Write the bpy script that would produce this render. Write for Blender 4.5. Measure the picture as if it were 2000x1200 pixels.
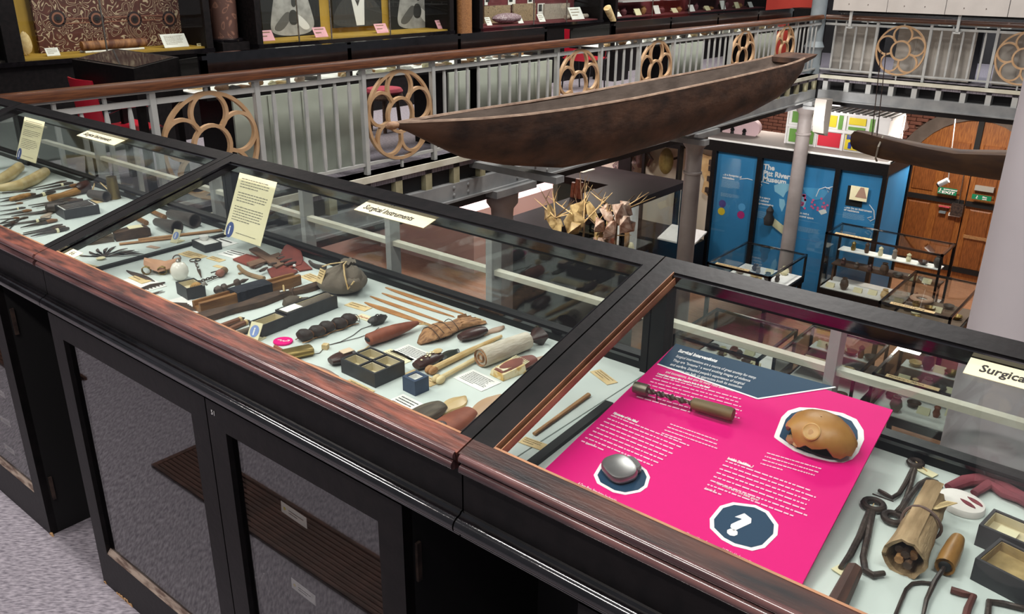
import bpy, math, random
from mathutils import Vector, Matrix
random.seed(7)
SC = bpy.context.scene
COL = SC.collection
for o in list(bpy.data.objects): bpy.data.objects.remove(o)

# ---------------------------------------------------------------- camera
CR = Vector((0.77126507, 0.63644622, 0.00929462))    # right
CD = Vector((0.24437086, -0.28258963, -0.9275915))   # down
CF = Vector((-0.58773554, 0.71769026, -0.37348042))  # forward
CAMP = Vector((0, 0, 1.68)); FPX = 1666.676
cd = bpy.data.cameras.new('camera'); cam = bpy.data.objects.new('camera', cd); COL.objects.link(cam)
cd.sensor_width = 36.0; cd.lens = FPX / 2000 * 36; cd.clip_start = 0.02; cd.clip_end = 100
m3 = Matrix((CR, -CD, -CF)).transposed()
cam.matrix_world = Matrix.Translation(CAMP) @ m3.to_4x4()
SC.camera = cam

# ---------------------------------------------------------------- light and exposure
w = bpy.data.worlds.new('hall_air'); SC.world = w; w.use_nodes = True
bg = w.node_tree.nodes['Background']; bg.inputs[0].default_value = (0.86, 0.90, 1.0, 1); bg.inputs[1].default_value = 0.11
def area(loc, size, power, col=(1, .93, .84), aim=(0, 0, -1), sy=None, spread=180):
    l = bpy.data.lights.new('ceiling_or_fill_light', 'AREA'); l.energy = power; l.color = col
    l.shape = 'RECTANGLE'; l.size = size; l.size_y = sy or size; l.spread = math.radians(spread)
    o = bpy.data.objects.new('ceiling_or_fill_light', l); COL.objects.link(o); o.location = loc
    o.rotation_euler = Vector(aim).to_track_quat('-Z', 'Y').to_euler(); return o
# fluorescent strips and spot tracks under the gallery above our aisle
for x in (-3.4, -1.6, 0.2):
    area((x, 0.7, 3.3), 1.1, 25, (1, .96, .91), (0, .12, -1), .12)
for x in (-3.6, -1.2):
    area((x, -0.7, 3.2), 1.5, 40, (1, .93, .88), (0, .3, -1), .15)
# left gallery lamps
for y in (3.9, 6.8, 9.8, 13.0):
    area((-7.0, y, 3.1), 0.3, 46, (1, .92, .82), (-.25, 0, -1), 1.4)
# court lamps high above, and lamps under the galleries on the ground floor
for x, y in ((-3.2, 6.4), (-3.2, 9.4), (-3.0, 12.6)):
    area((x, y, 6.0), 1.2, 210, (1, .96, .92))
area((-3.5, 16.6, 3.0), 2.6, 70, (.92, .96, 1), (0, 0, -1), .4)
for x, y, p in ((-8.4, 8.0, 50), (-8.9, 13.0, 40), (-3.6, 16.6, 75), (-7.0, 16.8, 26)):
    area((x, y, -0.55), 0.5, p, (1, .9, .8), (0, 0, -1), .5)
for x in (-6.9, -5.2):  # added fill lights to brighten the blue panels and the bays beside them
    area((x, 13.6, -0.55), 0.25, 20, (1, .97, .94), (0, .62, -.8), .25)
SC.view_settings.view_transform = 'Standard'; SC.view_settings.look = 'None'
SC.view_settings.exposure = 0.45; SC.view_settings.gamma = 1.0; SC.view_settings.use_curve_mapping = False

# ---------------------------------------------------------------- sight lines -> places in the hall
def ray(u, v): return (CR * ((u - 1000) / FPX) + CD * ((v - 600) / FPX) + CF)
def hz(u, v, z): d = ray(u, v); return CAMP + d * ((z - CAMP.z) / d.z)
def hy(u, v, y): d = ray(u, v); return CAMP + d * (y / d.y)
def hx(u, v, x): d = ray(u, v); return CAMP + d * (x / d.x)
def hp(u, v, p, n): d = ray(u, v); return CAMP + d * ((Vector(p) - CAMP).dot(n) / d.dot(n))

# ---------------------------------------------------------------- materials
MATS = {}
def srgb(h):
    if isinstance(h, str):
        h = h.lstrip('#'); c = [int(h[i:i + 2], 16) / 255 for i in (0, 2, 4)]
    else: c = h
    return tuple((x / 12.92 if x <= .04045 else ((x + .055) / 1.055) ** 2.4) for x in c) + (1,)
def mat(name, col, rough=.6, metal=0, col2=None, scale=8, bump=0, bscale=None, contrast=.5, stretch=None, spec=.5, emit=0, detail=4, coat=0, rot=0):
    if name in MATS: return MATS[name]
    m = bpy.data.materials.new(name); m.use_nodes = True; nt = m.node_tree; N = nt.nodes; L = nt.links
    b = N['Principled BSDF']; c1 = srgb(col)
    b.inputs['Base Color'].default_value = c1; b.inputs['Roughness'].default_value = rough
    b.inputs['Metallic'].default_value = metal; b.inputs['Specular IOR Level'].default_value = spec
    if coat: b.inputs['Coat Weight'].default_value = coat; b.inputs['Coat Roughness'].default_value = .08
    if col2 or bump:
        tc = N.new('ShaderNodeTexCoord'); mp = N.new('ShaderNodeMapping'); L.new(tc.outputs['Object'], mp.inputs[0])
        if stretch: mp.inputs['Scale'].default_value = stretch
        if rot:
            vr = N.new('ShaderNodeVectorRotate'); vr.rotation_type = 'Z_AXIS'; vr.inputs['Angle'].default_value = rot; L.new(tc.outputs['Object'], vr.inputs['Vector']); L.new(vr.outputs[0], mp.inputs[0])
    if col2:
        n = N.new('ShaderNodeTexNoise'); n.inputs['Scale'].default_value = scale; n.inputs['Detail'].default_value = detail; L.new(mp.outputs[0], n.inputs[0])
        r = N.new('ShaderNodeValToRGB'); k = .5 * (1 - contrast) * .5
        r.color_ramp.elements[0].position = .5 - max(.02, k); r.color_ramp.elements[1].position = .5 + max(.02, k)
        r.color_ramp.elements[0].color = c1; r.color_ramp.elements[1].color = srgb(col2)
        L.new(n.outputs[0], r.inputs[0]); L.new(r.outputs[0], b.inputs['Base Color'])
    if bump:
        n2 = N.new('ShaderNodeTexNoise'); n2.inputs['Scale'].default_value = bscale or scale; n2.inputs['Detail'].default_value = 5; L.new(mp.outputs[0], n2.inputs[0])
        bp = N.new('ShaderNodeBump'); bp.inputs['Strength'].default_value = bump; bp.inputs['Distance'].default_value = .01
        L.new(n2.outputs[0], bp.inputs['Height']); L.new(bp.outputs[0], b.inputs['Normal'])
    if emit:
        b.inputs['Emission Color'].default_value = c1; b.inputs['Emission Strength'].default_value = emit
    MATS[name] = m; return m
def glassmat(name='clear_glass', tint=(1, 1, 1, 1), refl=1.0):
    m = bpy.data.materials.new(name); m.use_nodes = True; nt = m.node_tree; nt.nodes.clear(); N = nt.nodes; L = nt.links
    out = N.new('ShaderNodeOutputMaterial'); mx = N.new('ShaderNodeMixShader'); t = N.new('ShaderNodeBsdfTransparent'); g = N.new('ShaderNodeBsdfGlossy')
    t.inputs[0].default_value = tint; g.inputs['Roughness'].default_value = .015
    lw = N.new('ShaderNodeLayerWeight'); lw.inputs[0].default_value = .5
    pw = N.new('ShaderNodeMath'); pw.operation = 'POWER'; pw.inputs[1].default_value = 5; L.new(lw.outputs['Facing'], pw.inputs[0])
    mul = N.new('ShaderNodeMath'); mul.operation = 'MULTIPLY_ADD'; mul.inputs[1].default_value = .96 * min(refl, 1); mul.inputs[2].default_value = .04 * refl; L.new(pw.outputs[0], mul.inputs[0])
    L.new(mul.outputs[0], mx.inputs[0]); L.new(t.outputs[0], mx.inputs[1]); L.new(g.outputs[0], mx.inputs[2]); L.new(mx.outputs[0], out.inputs[0])
    MATS[name] = m; return m
GLASS = glassmat('clear_glass', (.93, .95, .94, 1), 1.0)
GLASSB = glassmat('old_plate_glass', (.87, .89, .88, 1), 1.25)

# ---------------------------------------------------------------- mesh building
class MB:
    def __init__(s): s.v = []; s.f = []
    def add(s, vs, fs):
        k = len(s.v); s.v += [tuple(p) for p in vs]; s.f += [tuple(i + k for i in f) for f in fs]; return s
    def hexa(s, p): return s.add(p, [(0, 3, 2, 1), (4, 5, 6, 7), (0, 1, 5, 4), (1, 2, 6, 5), (2, 3, 7, 6), (3, 0, 4, 7)])
    def box(s, x0, x1, y0, y1, z0, z1):
        return s.hexa([(x0, y0, z0), (x1, y0, z0), (x1, y1, z0), (x0, y1, z0), (x0, y0, z1), (x1, y0, z1), (x1, y1, z1), (x0, y1, z1)])
    def bar(s, a, b, w, h, up=(0, 0, 1)):
        a = Vector(a); b = Vector(b); d = (b - a).normalized(); sd = d.cross(Vector(up)).normalized() * (w / 2); u = sd.cross(d).normalized() * (h / 2)
        return s.hexa([a - sd - u, a + sd - u, b + sd - u, b - sd - u, a - sd + u, a + sd + u, b + sd + u, b - sd + u])
    def loft(s, rings, cap=True, closed=False):
        n = len(rings[0]); vs = [p for r in rings for p in r]; fs = []
        m = len(rings)
        for i in range(m if closed else m - 1):
            for j in range(n):
                a = i * n + j; b = i * n + (j + 1) % n; c = ((i + 1) % m) * n + (j + 1) % n; d = ((i + 1) % m) * n + j
                fs.append((a, b, c, d))
        if cap and not closed: fs += [tuple(range(n))[::-1], tuple(range((m - 1) * n, m * n))]
        return s.add(vs, fs)
    def tube(s, path, r, n=8, closed=False, flat=1.0, up=(0, 0, 1), cap=True):
        P = [Vector(p) for p in path]; m = len(P); rings = []
        R_ = r if isinstance(r, (list, tuple)) else [r] * m
        u = Vector(up); prev = None
        for i in range(m):
            if closed: t = P[(i + 1) % m] - P[i - 1]
            else: t = P[min(i + 1, m - 1)] - P[max(i - 1, 0)]
            t.normalize()
            if prev is None:
                a = u - t * u.dot(t)
                if a.length < .05: a = Vector((1, 0, 0)) - t * t.x
            else: a = prev - t * prev.dot(t)
            a.normalize(); prev = a; b = t.cross(a)
            rings.append([P[i] + a * (R_[i] * flat * math.sin(2 * math.pi * k / n)) + b * (R_[i] * math.cos(2 * math.pi * k / n)) for k in range(n)])
        return s.loft(rings, cap, closed)
    def lathe(s, prof, n=16, c=(0, 0, 0), axis='z', cap=True, sx=1, sy=1):
        rings = []
        for r, h in prof:
            ring = []
            for k in range(n):
                a = 2 * math.pi * k / n; x, y = r * math.cos(a) * sx, r * math.sin(a) * sy
                p = (x, y, h) if axis == 'z' else ((h, x, y) if axis == 'x' else (y, h, x))
                ring.append((p[0] + c[0], p[1] + c[1], p[2] + c[2]))
            rings.append(ring)
        return s.loft(rings, cap)
    def prism(s, poly, z0, z1):
        n = len(poly); a = 0
        for i in range(n): a += poly[i][0] * poly[(i + 1) % n][1] - poly[(i + 1) % n][0] * poly[i][1]
        if a < 0: poly = poly[::-1]
        return s.loft([[(x, y, z0) for x, y in poly], [(x, y, z1) for x, y in poly]])
    def blob(s, c, rx, ry, rz, n=14, m=9, jit=0, seed=0, flatbot=False):
        rr = random.Random(seed); rings = []
        for i in range(m + 1):
            t = math.pi * i / m; z = -math.cos(t); r = max(.02, math.sin(t)); ring = []
            for k in range(n):
                a = 2 * math.pi * k / n; q = 1 + rr.uniform(-jit, jit)
                zz = z * q
                if flatbot and zz < -.75: zz = -.75
                ring.append((c[0] + rx * r * q * math.cos(a), c[1] + ry * r * q * math.sin(a), c[2] + rz * zz))
            rings.append(ring)
        return s.loft(rings)
def mk(name, mb, m, parent=None, loc=None, rz=0, smooth=True, ang=35):
    me = bpy.data.meshes.new(name); me.from_pydata(mb.v, [], mb.f); me.update()
    if smooth:
        me.shade_smooth()
        me.set_sharp_from_angle(angle=math.radians(ang))
    if m is not None: me.materials.append(m)
    o = bpy.data.objects.new(name, me); COL.objects.link(o)
    if parent: o.parent = parent
    if loc is not None: o.location = loc
    o.rotation_euler = (0, 0, rz)
    return o
def dup(o, parent=None, loc=None, rz=None, scale=None):
    c = o.copy(); COL.objects.link(c); c.parent = parent
    if loc is not None: c.location = loc
    if rz is not None: c.rotation_euler = (0, 0, rz)
    if scale is not None: c.scale = scale
    for g in list(o.children): dup(g, c)
    return c
def tag(o, label, cat, group=None):
    o['label'] = label; o['category'] = cat
    if group: o['group'] = group
    return o
def struct(o, label=None):
    o['kind'] = 'structure'
    if label: o['label'] = label
    return o
def thing(name, label, cat, loc=(0, 0, 0), rz=0, group=None):
    o = bpy.data.objects.new(name, None); COL.objects.link(o); o.location = loc; o.rotation_euler = (0, 0, rz); o.empty_display_size = .05
    return tag(o, label, cat, group)
def fr2(u1, v1, u2, v2, z, z2=None):
    a = hz(u1, v1, z); b = hz(u2, v2, z if z2 is None else z2); d = b - a
    return a, math.atan2(d.y, d.x), math.hypot(d.x, d.y)
def text(body, size, m, parent, mw=None, name='lettering', shear=0, align='LEFT', bold=0, depth=.0002, spacing=1.0, xs=1.0):
    cu = bpy.data.curves.new('t', 'FONT'); cu.body = body; cu.size = size; cu.shear = shear; cu.align_x = align; cu.offset = bold
    cu.extrude = depth; cu.resolution_u = 2; cu.space_character = spacing
    t = bpy.data.objects.new('t', cu); COL.objects.link(t)
    bpy.context.view_layer.update()
    me = bpy.data.meshes.new_from_object(t.evaluated_get(bpy.context.evaluated_depsgraph_get()))
    bpy.data.objects.remove(t); bpy.data.curves.remove(cu)
    me.materials.clear(); me.materials.append(m)
    o = bpy.data.objects.new(name, me); COL.objects.link(o); o.parent = parent
    o.matrix_basis = (mw if mw is not None else Matrix()) @ Matrix.Diagonal((xs, 1, 1, 1))
    return o
def greek(mb, x, y, w, h, lines, rr, lead=None, last=.6, z=0.0004, fill=.34, word=(.03, .11), gap=.016):
    """illegible print: rows of word-long dashes"""
    lead = lead or h / lines
    for i in range(lines):
        yy = y - i * lead; xx = x; end = x + w * (last if i == lines - 1 else rr.uniform(.86, 1.0))
        while xx < end - .001:
            ww = min(rr.uniform(*word) * w, end - xx)
            mb.add([(xx, yy - lead * fill, z), (xx + ww, yy - lead * fill, z), (xx + ww, yy, z), (xx, yy, z)], [(0, 1, 2, 3)])
            xx += ww + gap * w
    return mb
def basis(o, ex, ey):
    ex = Vector(ex).normalized(); ey = Vector(ey); ey = (ey - ex * ey.dot(ex)).normalized(); ez = ex.cross(ey)
    m = Matrix((ex, ey, ez)).transposed().to_4x4(); m.translation = Vector(o); return m

# common materials
BLACK = mat('black_paint', '#0d0c0d', .42, col2='#151213', scale=30, bump=.04, bscale=60, spec=.2)
BLACKG = mat('black_gloss_paint', '#0c0b0d', .12, col2='#141215', scale=20, bump=.03, bscale=40, spec=.8, coat=.5)
BLACKM = mat('black_matt_board', '#0e0d0e', .7)
GREYST = mat('grey_painted_iron', '#b6b6b2', .45, col2='#a6a8a6', scale=6, bump=.04, bscale=50)
GREYDK = mat('grey_painted_girder', '#77797a', .5, col2='#8a8b8a', scale=4, bump=.06, bscale=40)
CREAM = mat('cream_painted_kerb', '#d9d6c6', .55, col2='#c4c0ad', scale=5)
CREAMB = mat('ochre_cream_brackets', '#a8a284', .6, col2='#8f8a6c', scale=7)
HANDR = mat('varnished_oak', '#6a3e22', .3, col2='#4a2815', scale=10, stretch=(.5, 8, 8), bump=.04, coat=.25)
RINGM = mat('buff_painted_ring', '#c2a07c', .45, col2='#b28e68', scale=8)
CARPET = mat('grey_ribbed_carpet', '#9c969e', .95, col2='#5e5962', scale=1, stretch=(45, 170, 1), contrast=.25, bump=.2, bscale=1, detail=2, rot=-.69)
MAHOG = mat('worn_mahogany', '#7c4638', .36, col2='#33201d', scale=26, stretch=(.5, 3, 3), contrast=.35, bump=.12, bscale=50)
MAHOGB = mat('black_paint_worn_to_mahogany', '#171315', .35, col2='#4e2c22', scale=9, stretch=(.6, 5, 5), contrast=.3, bump=.1, bscale=60)
PLUM = mat('polished_plum_moulding', '#6a4a48', .2, col2='#3c2a2c', scale=10, stretch=(.5, 6, 6), coat=.4)
ORANGEW = mat('bare_orange_wood_edge', '#a07250', .5, col2='#6e4630', scale=8, stretch=(1, 1, 1))
BED = mat('pale_mint_board', '#ccd4d0', .85, col2='#c3ccc9', scale=6)
PAPERW = mat('white_paper', '#ecebe8', .8, col2='#e2e1dc', scale=9)
PAPERC = mat('cream_paper', '#e6deba', .8, col2='#ddd4ac', scale=7)
PAPERT = mat('tan_old_paper', '#dcc393', .85, col2='#cdb07e', scale=40)
INK = mat('black_ink', '#2a2826', .8)
INKF = mat('faded_brown_ink', '#7a6648', .8)
BRONZE = mat('dark_iron', '#3a3130', .45, .35, col2='#5a4a42', scale=30, bump=.15, bscale=50)
SILVER = mat('worn_steel', '#8d8a86', .32, .8, col2='#6d6a66', scale=30)
BRASS = mat('aged_brass', '#6e5d36', .4, .6, col2='#8a7440', scale=20, bump=.05)
BONE = mat('aged_bone', '#d9c193', .5, col2='#c29f68', scale=18, stretch=(1, 3, 3))
WOODL = mat('pale_brown_wood', '#b58a5c', .6, col2='#96683e', scale=16, stretch=(1.2, 9, 9), bump=.08)
WOODM = mat('mid_brown_wood', '#8a6038', .55, col2='#6a4526', scale=14, stretch=(1.2, 9, 9), bump=.1)
WOODD = mat('dark_brown_wood', '#553d2c', .6, col2='#37261c', scale=14, stretch=(1.5, 7, 7), bump=.15)
LEAF = mat('dried_leaf', '#b08258', .7, col2='#7a5234', scale=22, stretch=(2, 7, 4), bump=.3)
RESIN = mat('dark_resin', '#4a2a24', .35, col2='#2e1815', scale=20, bump=.15)
REDLEATH = mat('red_leather', '#8a4034', .6, col2='#6e2f28', scale=14, bump=.12)
REDOCH = mat('red_ochre', '#98553c', .6, col2='#7a3e2b', scale=22, bump=.15)
STONEB = mat('pinkish_quartzite', '#b79c88', .5, col2='#9d806c', scale=12, bump=.08)
CLOTHG = mat('grey_brown_cloth', '#746a5e', .9, col2='#655b50', scale=14, bump=.3, bscale=90)
# ================================================================ THE SETTING
GZ = -4.2          # ground floor of the court
XR = -5.5          # rail plane of the left gallery
YR = 14.8          # rail plane of the far gallery
YN = 1.84          # rail plane of our own gallery
FLOORW = mat('warm_parquet', '#b98a6a', .45, col2='#a37354', scale=5, stretch=(1, 6, 1), bump=.03)
DARKW = mat('dark_wall_paint', '#2b2a2c', .8, col2='#232224', scale=3)
struct(mk('floor', MB().box(-9.2, 3, -3.5, 1.98, -.14, 0), CARPET), 'grey ribbed carpet of the near gallery aisle')
struct(mk('floor', MB().box(-9.2, XR + .06, 1.98, 18.6, -.1, 0), CARPET), 'grey carpet of the left gallery')
struct(mk('floor', MB().box(XR + .06, 4, YR - .06, 18.6, -.1, 0), CARPET), 'grey carpet of the far gallery')
struct(mk('floor', MB().box(-14, 4, 2, 19, GZ - .1, GZ), FLOORW), 'warm wooden floor of the court below')
struct(mk('wall_left', MB().box(-9.4, -9.2, -3.5, 18.8, -.1, 4), DARKW))
struct(mk('wall_left', MB().box(-14.2, -14, 2, 19, GZ, -.4), mat('pinkish_plaster', '#c9a79a', .85)))
struct(mk('wall_back', MB().box(-9.2, 4, 18.6, 18.8, -.05, 4), DARKW))
struct(mk('ceiling', MB().box(-14, XR, 2, 18.6, -.52, -.12), DARKW), 'dark underside of the left gallery')
struct(mk('ceiling', MB().box(XR, 4, YR + .1, 18.6, -.52, -.12), DARKW), 'dark underside of the far gallery')

# ---- brick end wall of the court with its arched doorway
BRICK = mat('red_brick', '#8a5a4a', .85, col2='#6f4438', scale=3, bump=.25, bscale=40)
BRICK2 = mat('pale_red_brick', '#a06a54', .85, col2='#82503f', scale=3, bump=.25, bscale=40)
MORTAR = mat('mortar', '#8c7468', .95)
STONE = mat('grey_dressed_stone', '#5d534c', .85, col2='#6d625a', scale=4, bump=.2)
YW = 18.3
bw = struct(mk('wall_back', MB().box(-14, 4, YW + .16, YW + .4, GZ, -.4), MORTAR), 'red brick end wall of the court')
DX, DA, DT = -3.5, 1.38, -1.0      # door axis, half width, crown
def in_door(x, z):
    spring = -2.75
    if abs(x - DX) > DA + .25: return False
    if z < spring: return True
    r = ((x - DX) / (DA + .25)) ** 2 + ((z - spring) / (DT + .22 - spring)) ** 2
    return r < 1
bm = MB().box(-.105, .105, 0, .17, -.031, .031)
bsrc = None; nb = 0; stuff = MB()
for r in range(50):
    z = -.52 - r * .074
    for c in range(62):
        x = -13.6 + c * .226 + (r % 2) * .113
        if in_door(x, z) or x > 0: continue
        vis = (-7.9 < x < -2.2) and z > -1.75
        if vis and nb < 300:
            if bsrc is None: bsrc = mk('brick', bm, BRICK, bw, (x, YW, z), smooth=False); b = bsrc
            else: b = dup(bsrc, bw, (x, YW, z))
            nb += 1
        else: stuff.box(x - .105, x + .105, YW, YW + .17, z - .031, z + .031)
o = mk('brickwork', stuff, BRICK, bw, smooth=False); o['kind'] = 'stuff'
# stone arch and pale plaster patch
def arch_pts(a, top, spring=-2.75, n=20, foot=GZ):
    pts = [(DX - a, foot)]
    for i in range(n + 1):
        t = math.pi - math.pi * i / n; pts.append((DX + a * math.cos(t), spring + (top - spring) * math.sin(t)))
    return pts + [(DX + a, foot)]
oi = arch_pts(DA, DT); oo = arch_pts(DA + .26, DT + .24)
mb = MB()
for i in range(len(oi) - 1):
    a, b, c, d = oi[i], oi[i + 1], oo[i + 1], oo[i]
    mb.hexa([(a[0], YW - .04, a[1]), (b[0], YW - .04, b[1]), (c[0], YW - .04, c[1]), (d[0], YW - .04, d[1]), (a[0], YW + .2, a[1]), (b[0], YW + .2, b[1]), (c[0], YW + .2, c[1]), (d[0], YW + .2, d[1])])
mk('stone_arch', mb, STONE, bw)
q = [hy(u, v, YW - .02) for u, v in ((1738, 205), (1765, 215), (1775, 250), (1752, 268), (1730, 270))]
mk('plaster_patch', MB().loft([[(p.x, YW - .03, p.z) for p in q], [(p.x, YW, p.z) for p in q]]), mat('pink_grey_plaster', '#b79a92', .9, col2='#a88a82', scale=6), bw)
# arched double door
DOORW = mat('orange_oak_door', '#a5672f', .5, col2='#824a1e', scale=9, stretch=(7, 1, .7), bump=.06)
DOORD = mat('orange_oak_panel', '#96592a', .5, col2='#75421c', scale=9, stretch=(7, 1, .7), bump=.06)
door = struct(bpy.data.objects.new('door_1', None), 'arched orange oak double door with black iron straps'); COL.objects.link(door)
for s in (-1, 1):
    pts = [(x, z) for x, z in arch_pts(DA, DT) if (x - DX) * s >= -.001]
    pts = [(x if abs(x - DX) > .001 else DX + s * .012, z) for x, z in pts]
    if s < 0: pts = pts + [(DX - .012, GZ)]
    else: pts = pts + [(DX + .012, GZ)]
    lf = mk('door_leaf', MB().loft([[(x, YW + .05, z) for x, z in pts], [(x, YW + .12, z) for x, z in pts]]), DOORW, door)
    for k, (x0, x1) in enumerate(((.1, .5), (.62, 1.06))):
        for (z0, z1) in ((-2.5, -1.45 if k == 0 else -1.85), (-3.95, -2.72)):
            xa, xb = sorted((DX + s * x0, DX + s * x1))
            mk('panel', MB().hexa([(xa, YW + .055, z0), (xb, YW + .055, z0), (xb, YW + .055, z1), (xa, YW + .055, z1), (xa + .03, YW + .03, z0 + .03), (xb - .03, YW + .03, z0 + .03), (xb - .03, YW + .03, z1 - .03), (xa + .03, YW + .03, z1 - .03)]), DOORD, lf, smooth=False)
    xa, xb = sorted((DX + s * .02, DX + s * 1.36))
    for z in (-2.62, -3.98): mk('iron_strap', MB().box(xa, xb, YW + .005, YW + .05, z - .05, z + .05), BLACKM, lf)
mk('iron_bar', MB().box(DX - .05, DX + .05, YW, YW + .06, -1.75, DT + .02), BLACKM, door)
mk('brass_rail', MB().box(DX + .1, DX + .75, YW + .0, YW + .03, -3.3, -3.24), WOODL, door)

# ---- gallery edges: kerb, brackets, girder
def gallery_edge(name, axis, fixed, a, b, step, sgn, label, brm, skip=()):
    root = struct(bpy.data.objects.new(name, None), label); COL.objects.link(root)
    def bx(t0, t1, d0, d1, z0, z1):
        d0, d1 = sorted((fixed + sgn * d0, fixed + sgn * d1))
        return MB().box(d0, d1, t0, t1, z0, z1) if axis == 'y' else MB().box(t0, t1, d0, d1, z0, z1)
    mk('kerb', bx(a, b, -.08, .1, -.055, .0), CREAM, root)
    mk('fascia', bx(a, b, .14, .2, -.3, -.05), BLACKM if axis == 'x' else CREAMB, root)
    src = None; t = a + .1
    while t < b:
        if src is None:
            src = mk('bracket', bx(-.04, .04, -.06, .16, -.25, -.05), brm, root); src.location = (0, t, 0) if axis == 'y' else (t, 0, 0)
        else: dup(src, root, (0, t, 0) if axis == 'y' else (t, 0, 0))
        t += step
    g = mk('girder', bx(a, b, -.07, .12, -.4, -.25), GREYDK, root)
    mk('girder_flange', bx(a, b, -.1, .14, -.42, -.4), GREYDK, root)
    return root, g
e1, g1 = gallery_edge('trim_1', 'y', XR, 2.0, YR - .1, .37, -1, 'kerb, cream brackets and grey riveted girder of the left gallery', CREAMB)
e2, g2 = gallery_edge('trim_2', 'x', YR, XR + .1, 3.0, .357, 1, 'kerb, grey brackets and grey girder of the far gallery', GREYST)
e3, g3 = gallery_edge('trim_3', 'x', YN, -9, 3.0, .36, -1, 'edge of the near gallery behind the display cases', GREYST)
src = None
for y in (5.75, 5.95, 6.7, 7.0, 7.2):
    for z in (-.29, -.36):
        if src is None: src = mk('rivet', MB().lathe([(.001, .012), (.014, .008), (.018, 0)], 8, axis='x'), GREYDK, g1, (XR + .07, y, z))
        else: dup(src, g1, (XR + .07, y, z))

# ---- iron columns
COLM = mat('taupe_painted_iron_column', '#8b8380', .5, col2='#7d7572', scale=3, bump=.03)
COLU = mat('blue_grey_painted_iron_column', '#8e979b', .5, col2='#7f888c', scale=3)
COLN = mat('lilac_grey_painted_column', '#b3acb0', .55, col2='#aba4a8', scale=2, bump=.02)
def lower_col(y, label):
    t = thing('iron_column', label, 'column', (XR - .05, y, GZ), group='court columns')
    H = -.42 - GZ
    mk('base', MB().lathe([(.2, 0), (.2, .12), (.16, .18), (.135, .22)], 20), COLM, t)
    mk('shaft', MB().lathe([(.13, .2), (.115, H - .3)], 20), COLM, t)
    mk('collar', MB().lathe([(.116, H - .62), (.132, H - .61), (.132, H - .585), (.116, H - .575)], 20), COLM, t)
    mk('capital', MB().lathe([(.115, H - .34), (.12, H - .26), (.165, H - .2), (.17, H - .09), (.155, H - .07)], 20), COLM, t)
    mk('bearing_plate', MB().box(-.24, .2, -.32, .32, H - .07, H), GREYDK, t)
    return t
lower_col(6.6, 'grey column capital under the riveted girder, nearest the near canoe end')
lower_col(10.75, 'taupe iron column left of the blue museum panels, below the canoe')
c3 = lower_col(14.72, 'taupe iron column standing in front of the blue museum panels')
t = thing('iron_column', 'blue grey upper column at the corner of the two far railings', 'column', (-5.6, 14.8, 0))
mk('shaft', MB().lathe([(.125, .5), (.11, 3.2)], 20), COLU, t)
mk('base', MB().lathe([(.15, -.05), (.15, .1), (.135, .14), (.135, .36), (.15, .4), (.165, .43), (.15, .46), (.125, .52)], 20), COLU, t)
pn = hy(1885, 640, 2.1)
t = thing('iron_column', 'large lilac grey column rising behind the right display case', 'column', (pn.x + .155, 2.12, 0))
mk('shaft', MB().lathe([(.155, -.3), (.15, 3.2)], 40), COLN, t)

# ---- balustrades
ROSE = None
def rose_mesh(R=.37, d=.017, w=.026):
    mb = MB()
    def band(pts, closed=False):
        n = len(pts); rings = []
        for i in range(n):
            p = Vector(pts[i]); q = Vector(pts[(i + 1) % n if closed else min(i + 1, n - 1)]); r = Vector(pts[i - 1 if closed else max(i - 1, 0)])
            t = (q - r).normalized(); nn = Vector((-t.y, t.x)) * (w / 2)
            rings.append([(p.x - nn.x, -d, p.y - nn.y), (p.x + nn.x, -d, p.y + nn.y), (p.x + nn.x, d, p.y + nn.y), (p.x - nn.x, d, p.y - nn.y)])
        mb.loft(rings, True, closed)
    band([(R * math.cos(2 * math.pi * i / 48), R * math.sin(2 * math.pi * i / 48)) for i in range(48)], True)
    band([(.145 * math.cos(2 * math.pi * i / 28), .145 * math.sin(2 * math.pi * i / 28)) for i in range(28)], True)
    for k in range(5):
        a0 = math.pi / 2 + k * 2 * math.pi / 5; cx, cy = .232 * math.cos(a0), .232 * math.sin(a0); run = []
        for i in range(61):
            a = a0 + math.pi + 2 * math.pi * i / 60; x, y = cx + .138 * math.cos(a), cy + .138 * math.sin(a)
            da = (math.atan2(y, x) - a0 + math.pi) % (2 * math.pi) - math.pi
            if abs(da) < math.radians(37) and math.hypot(x, y) > .14: run.append((x, y))
        band(run)
    return mb
rosesrc = [None]
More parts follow.
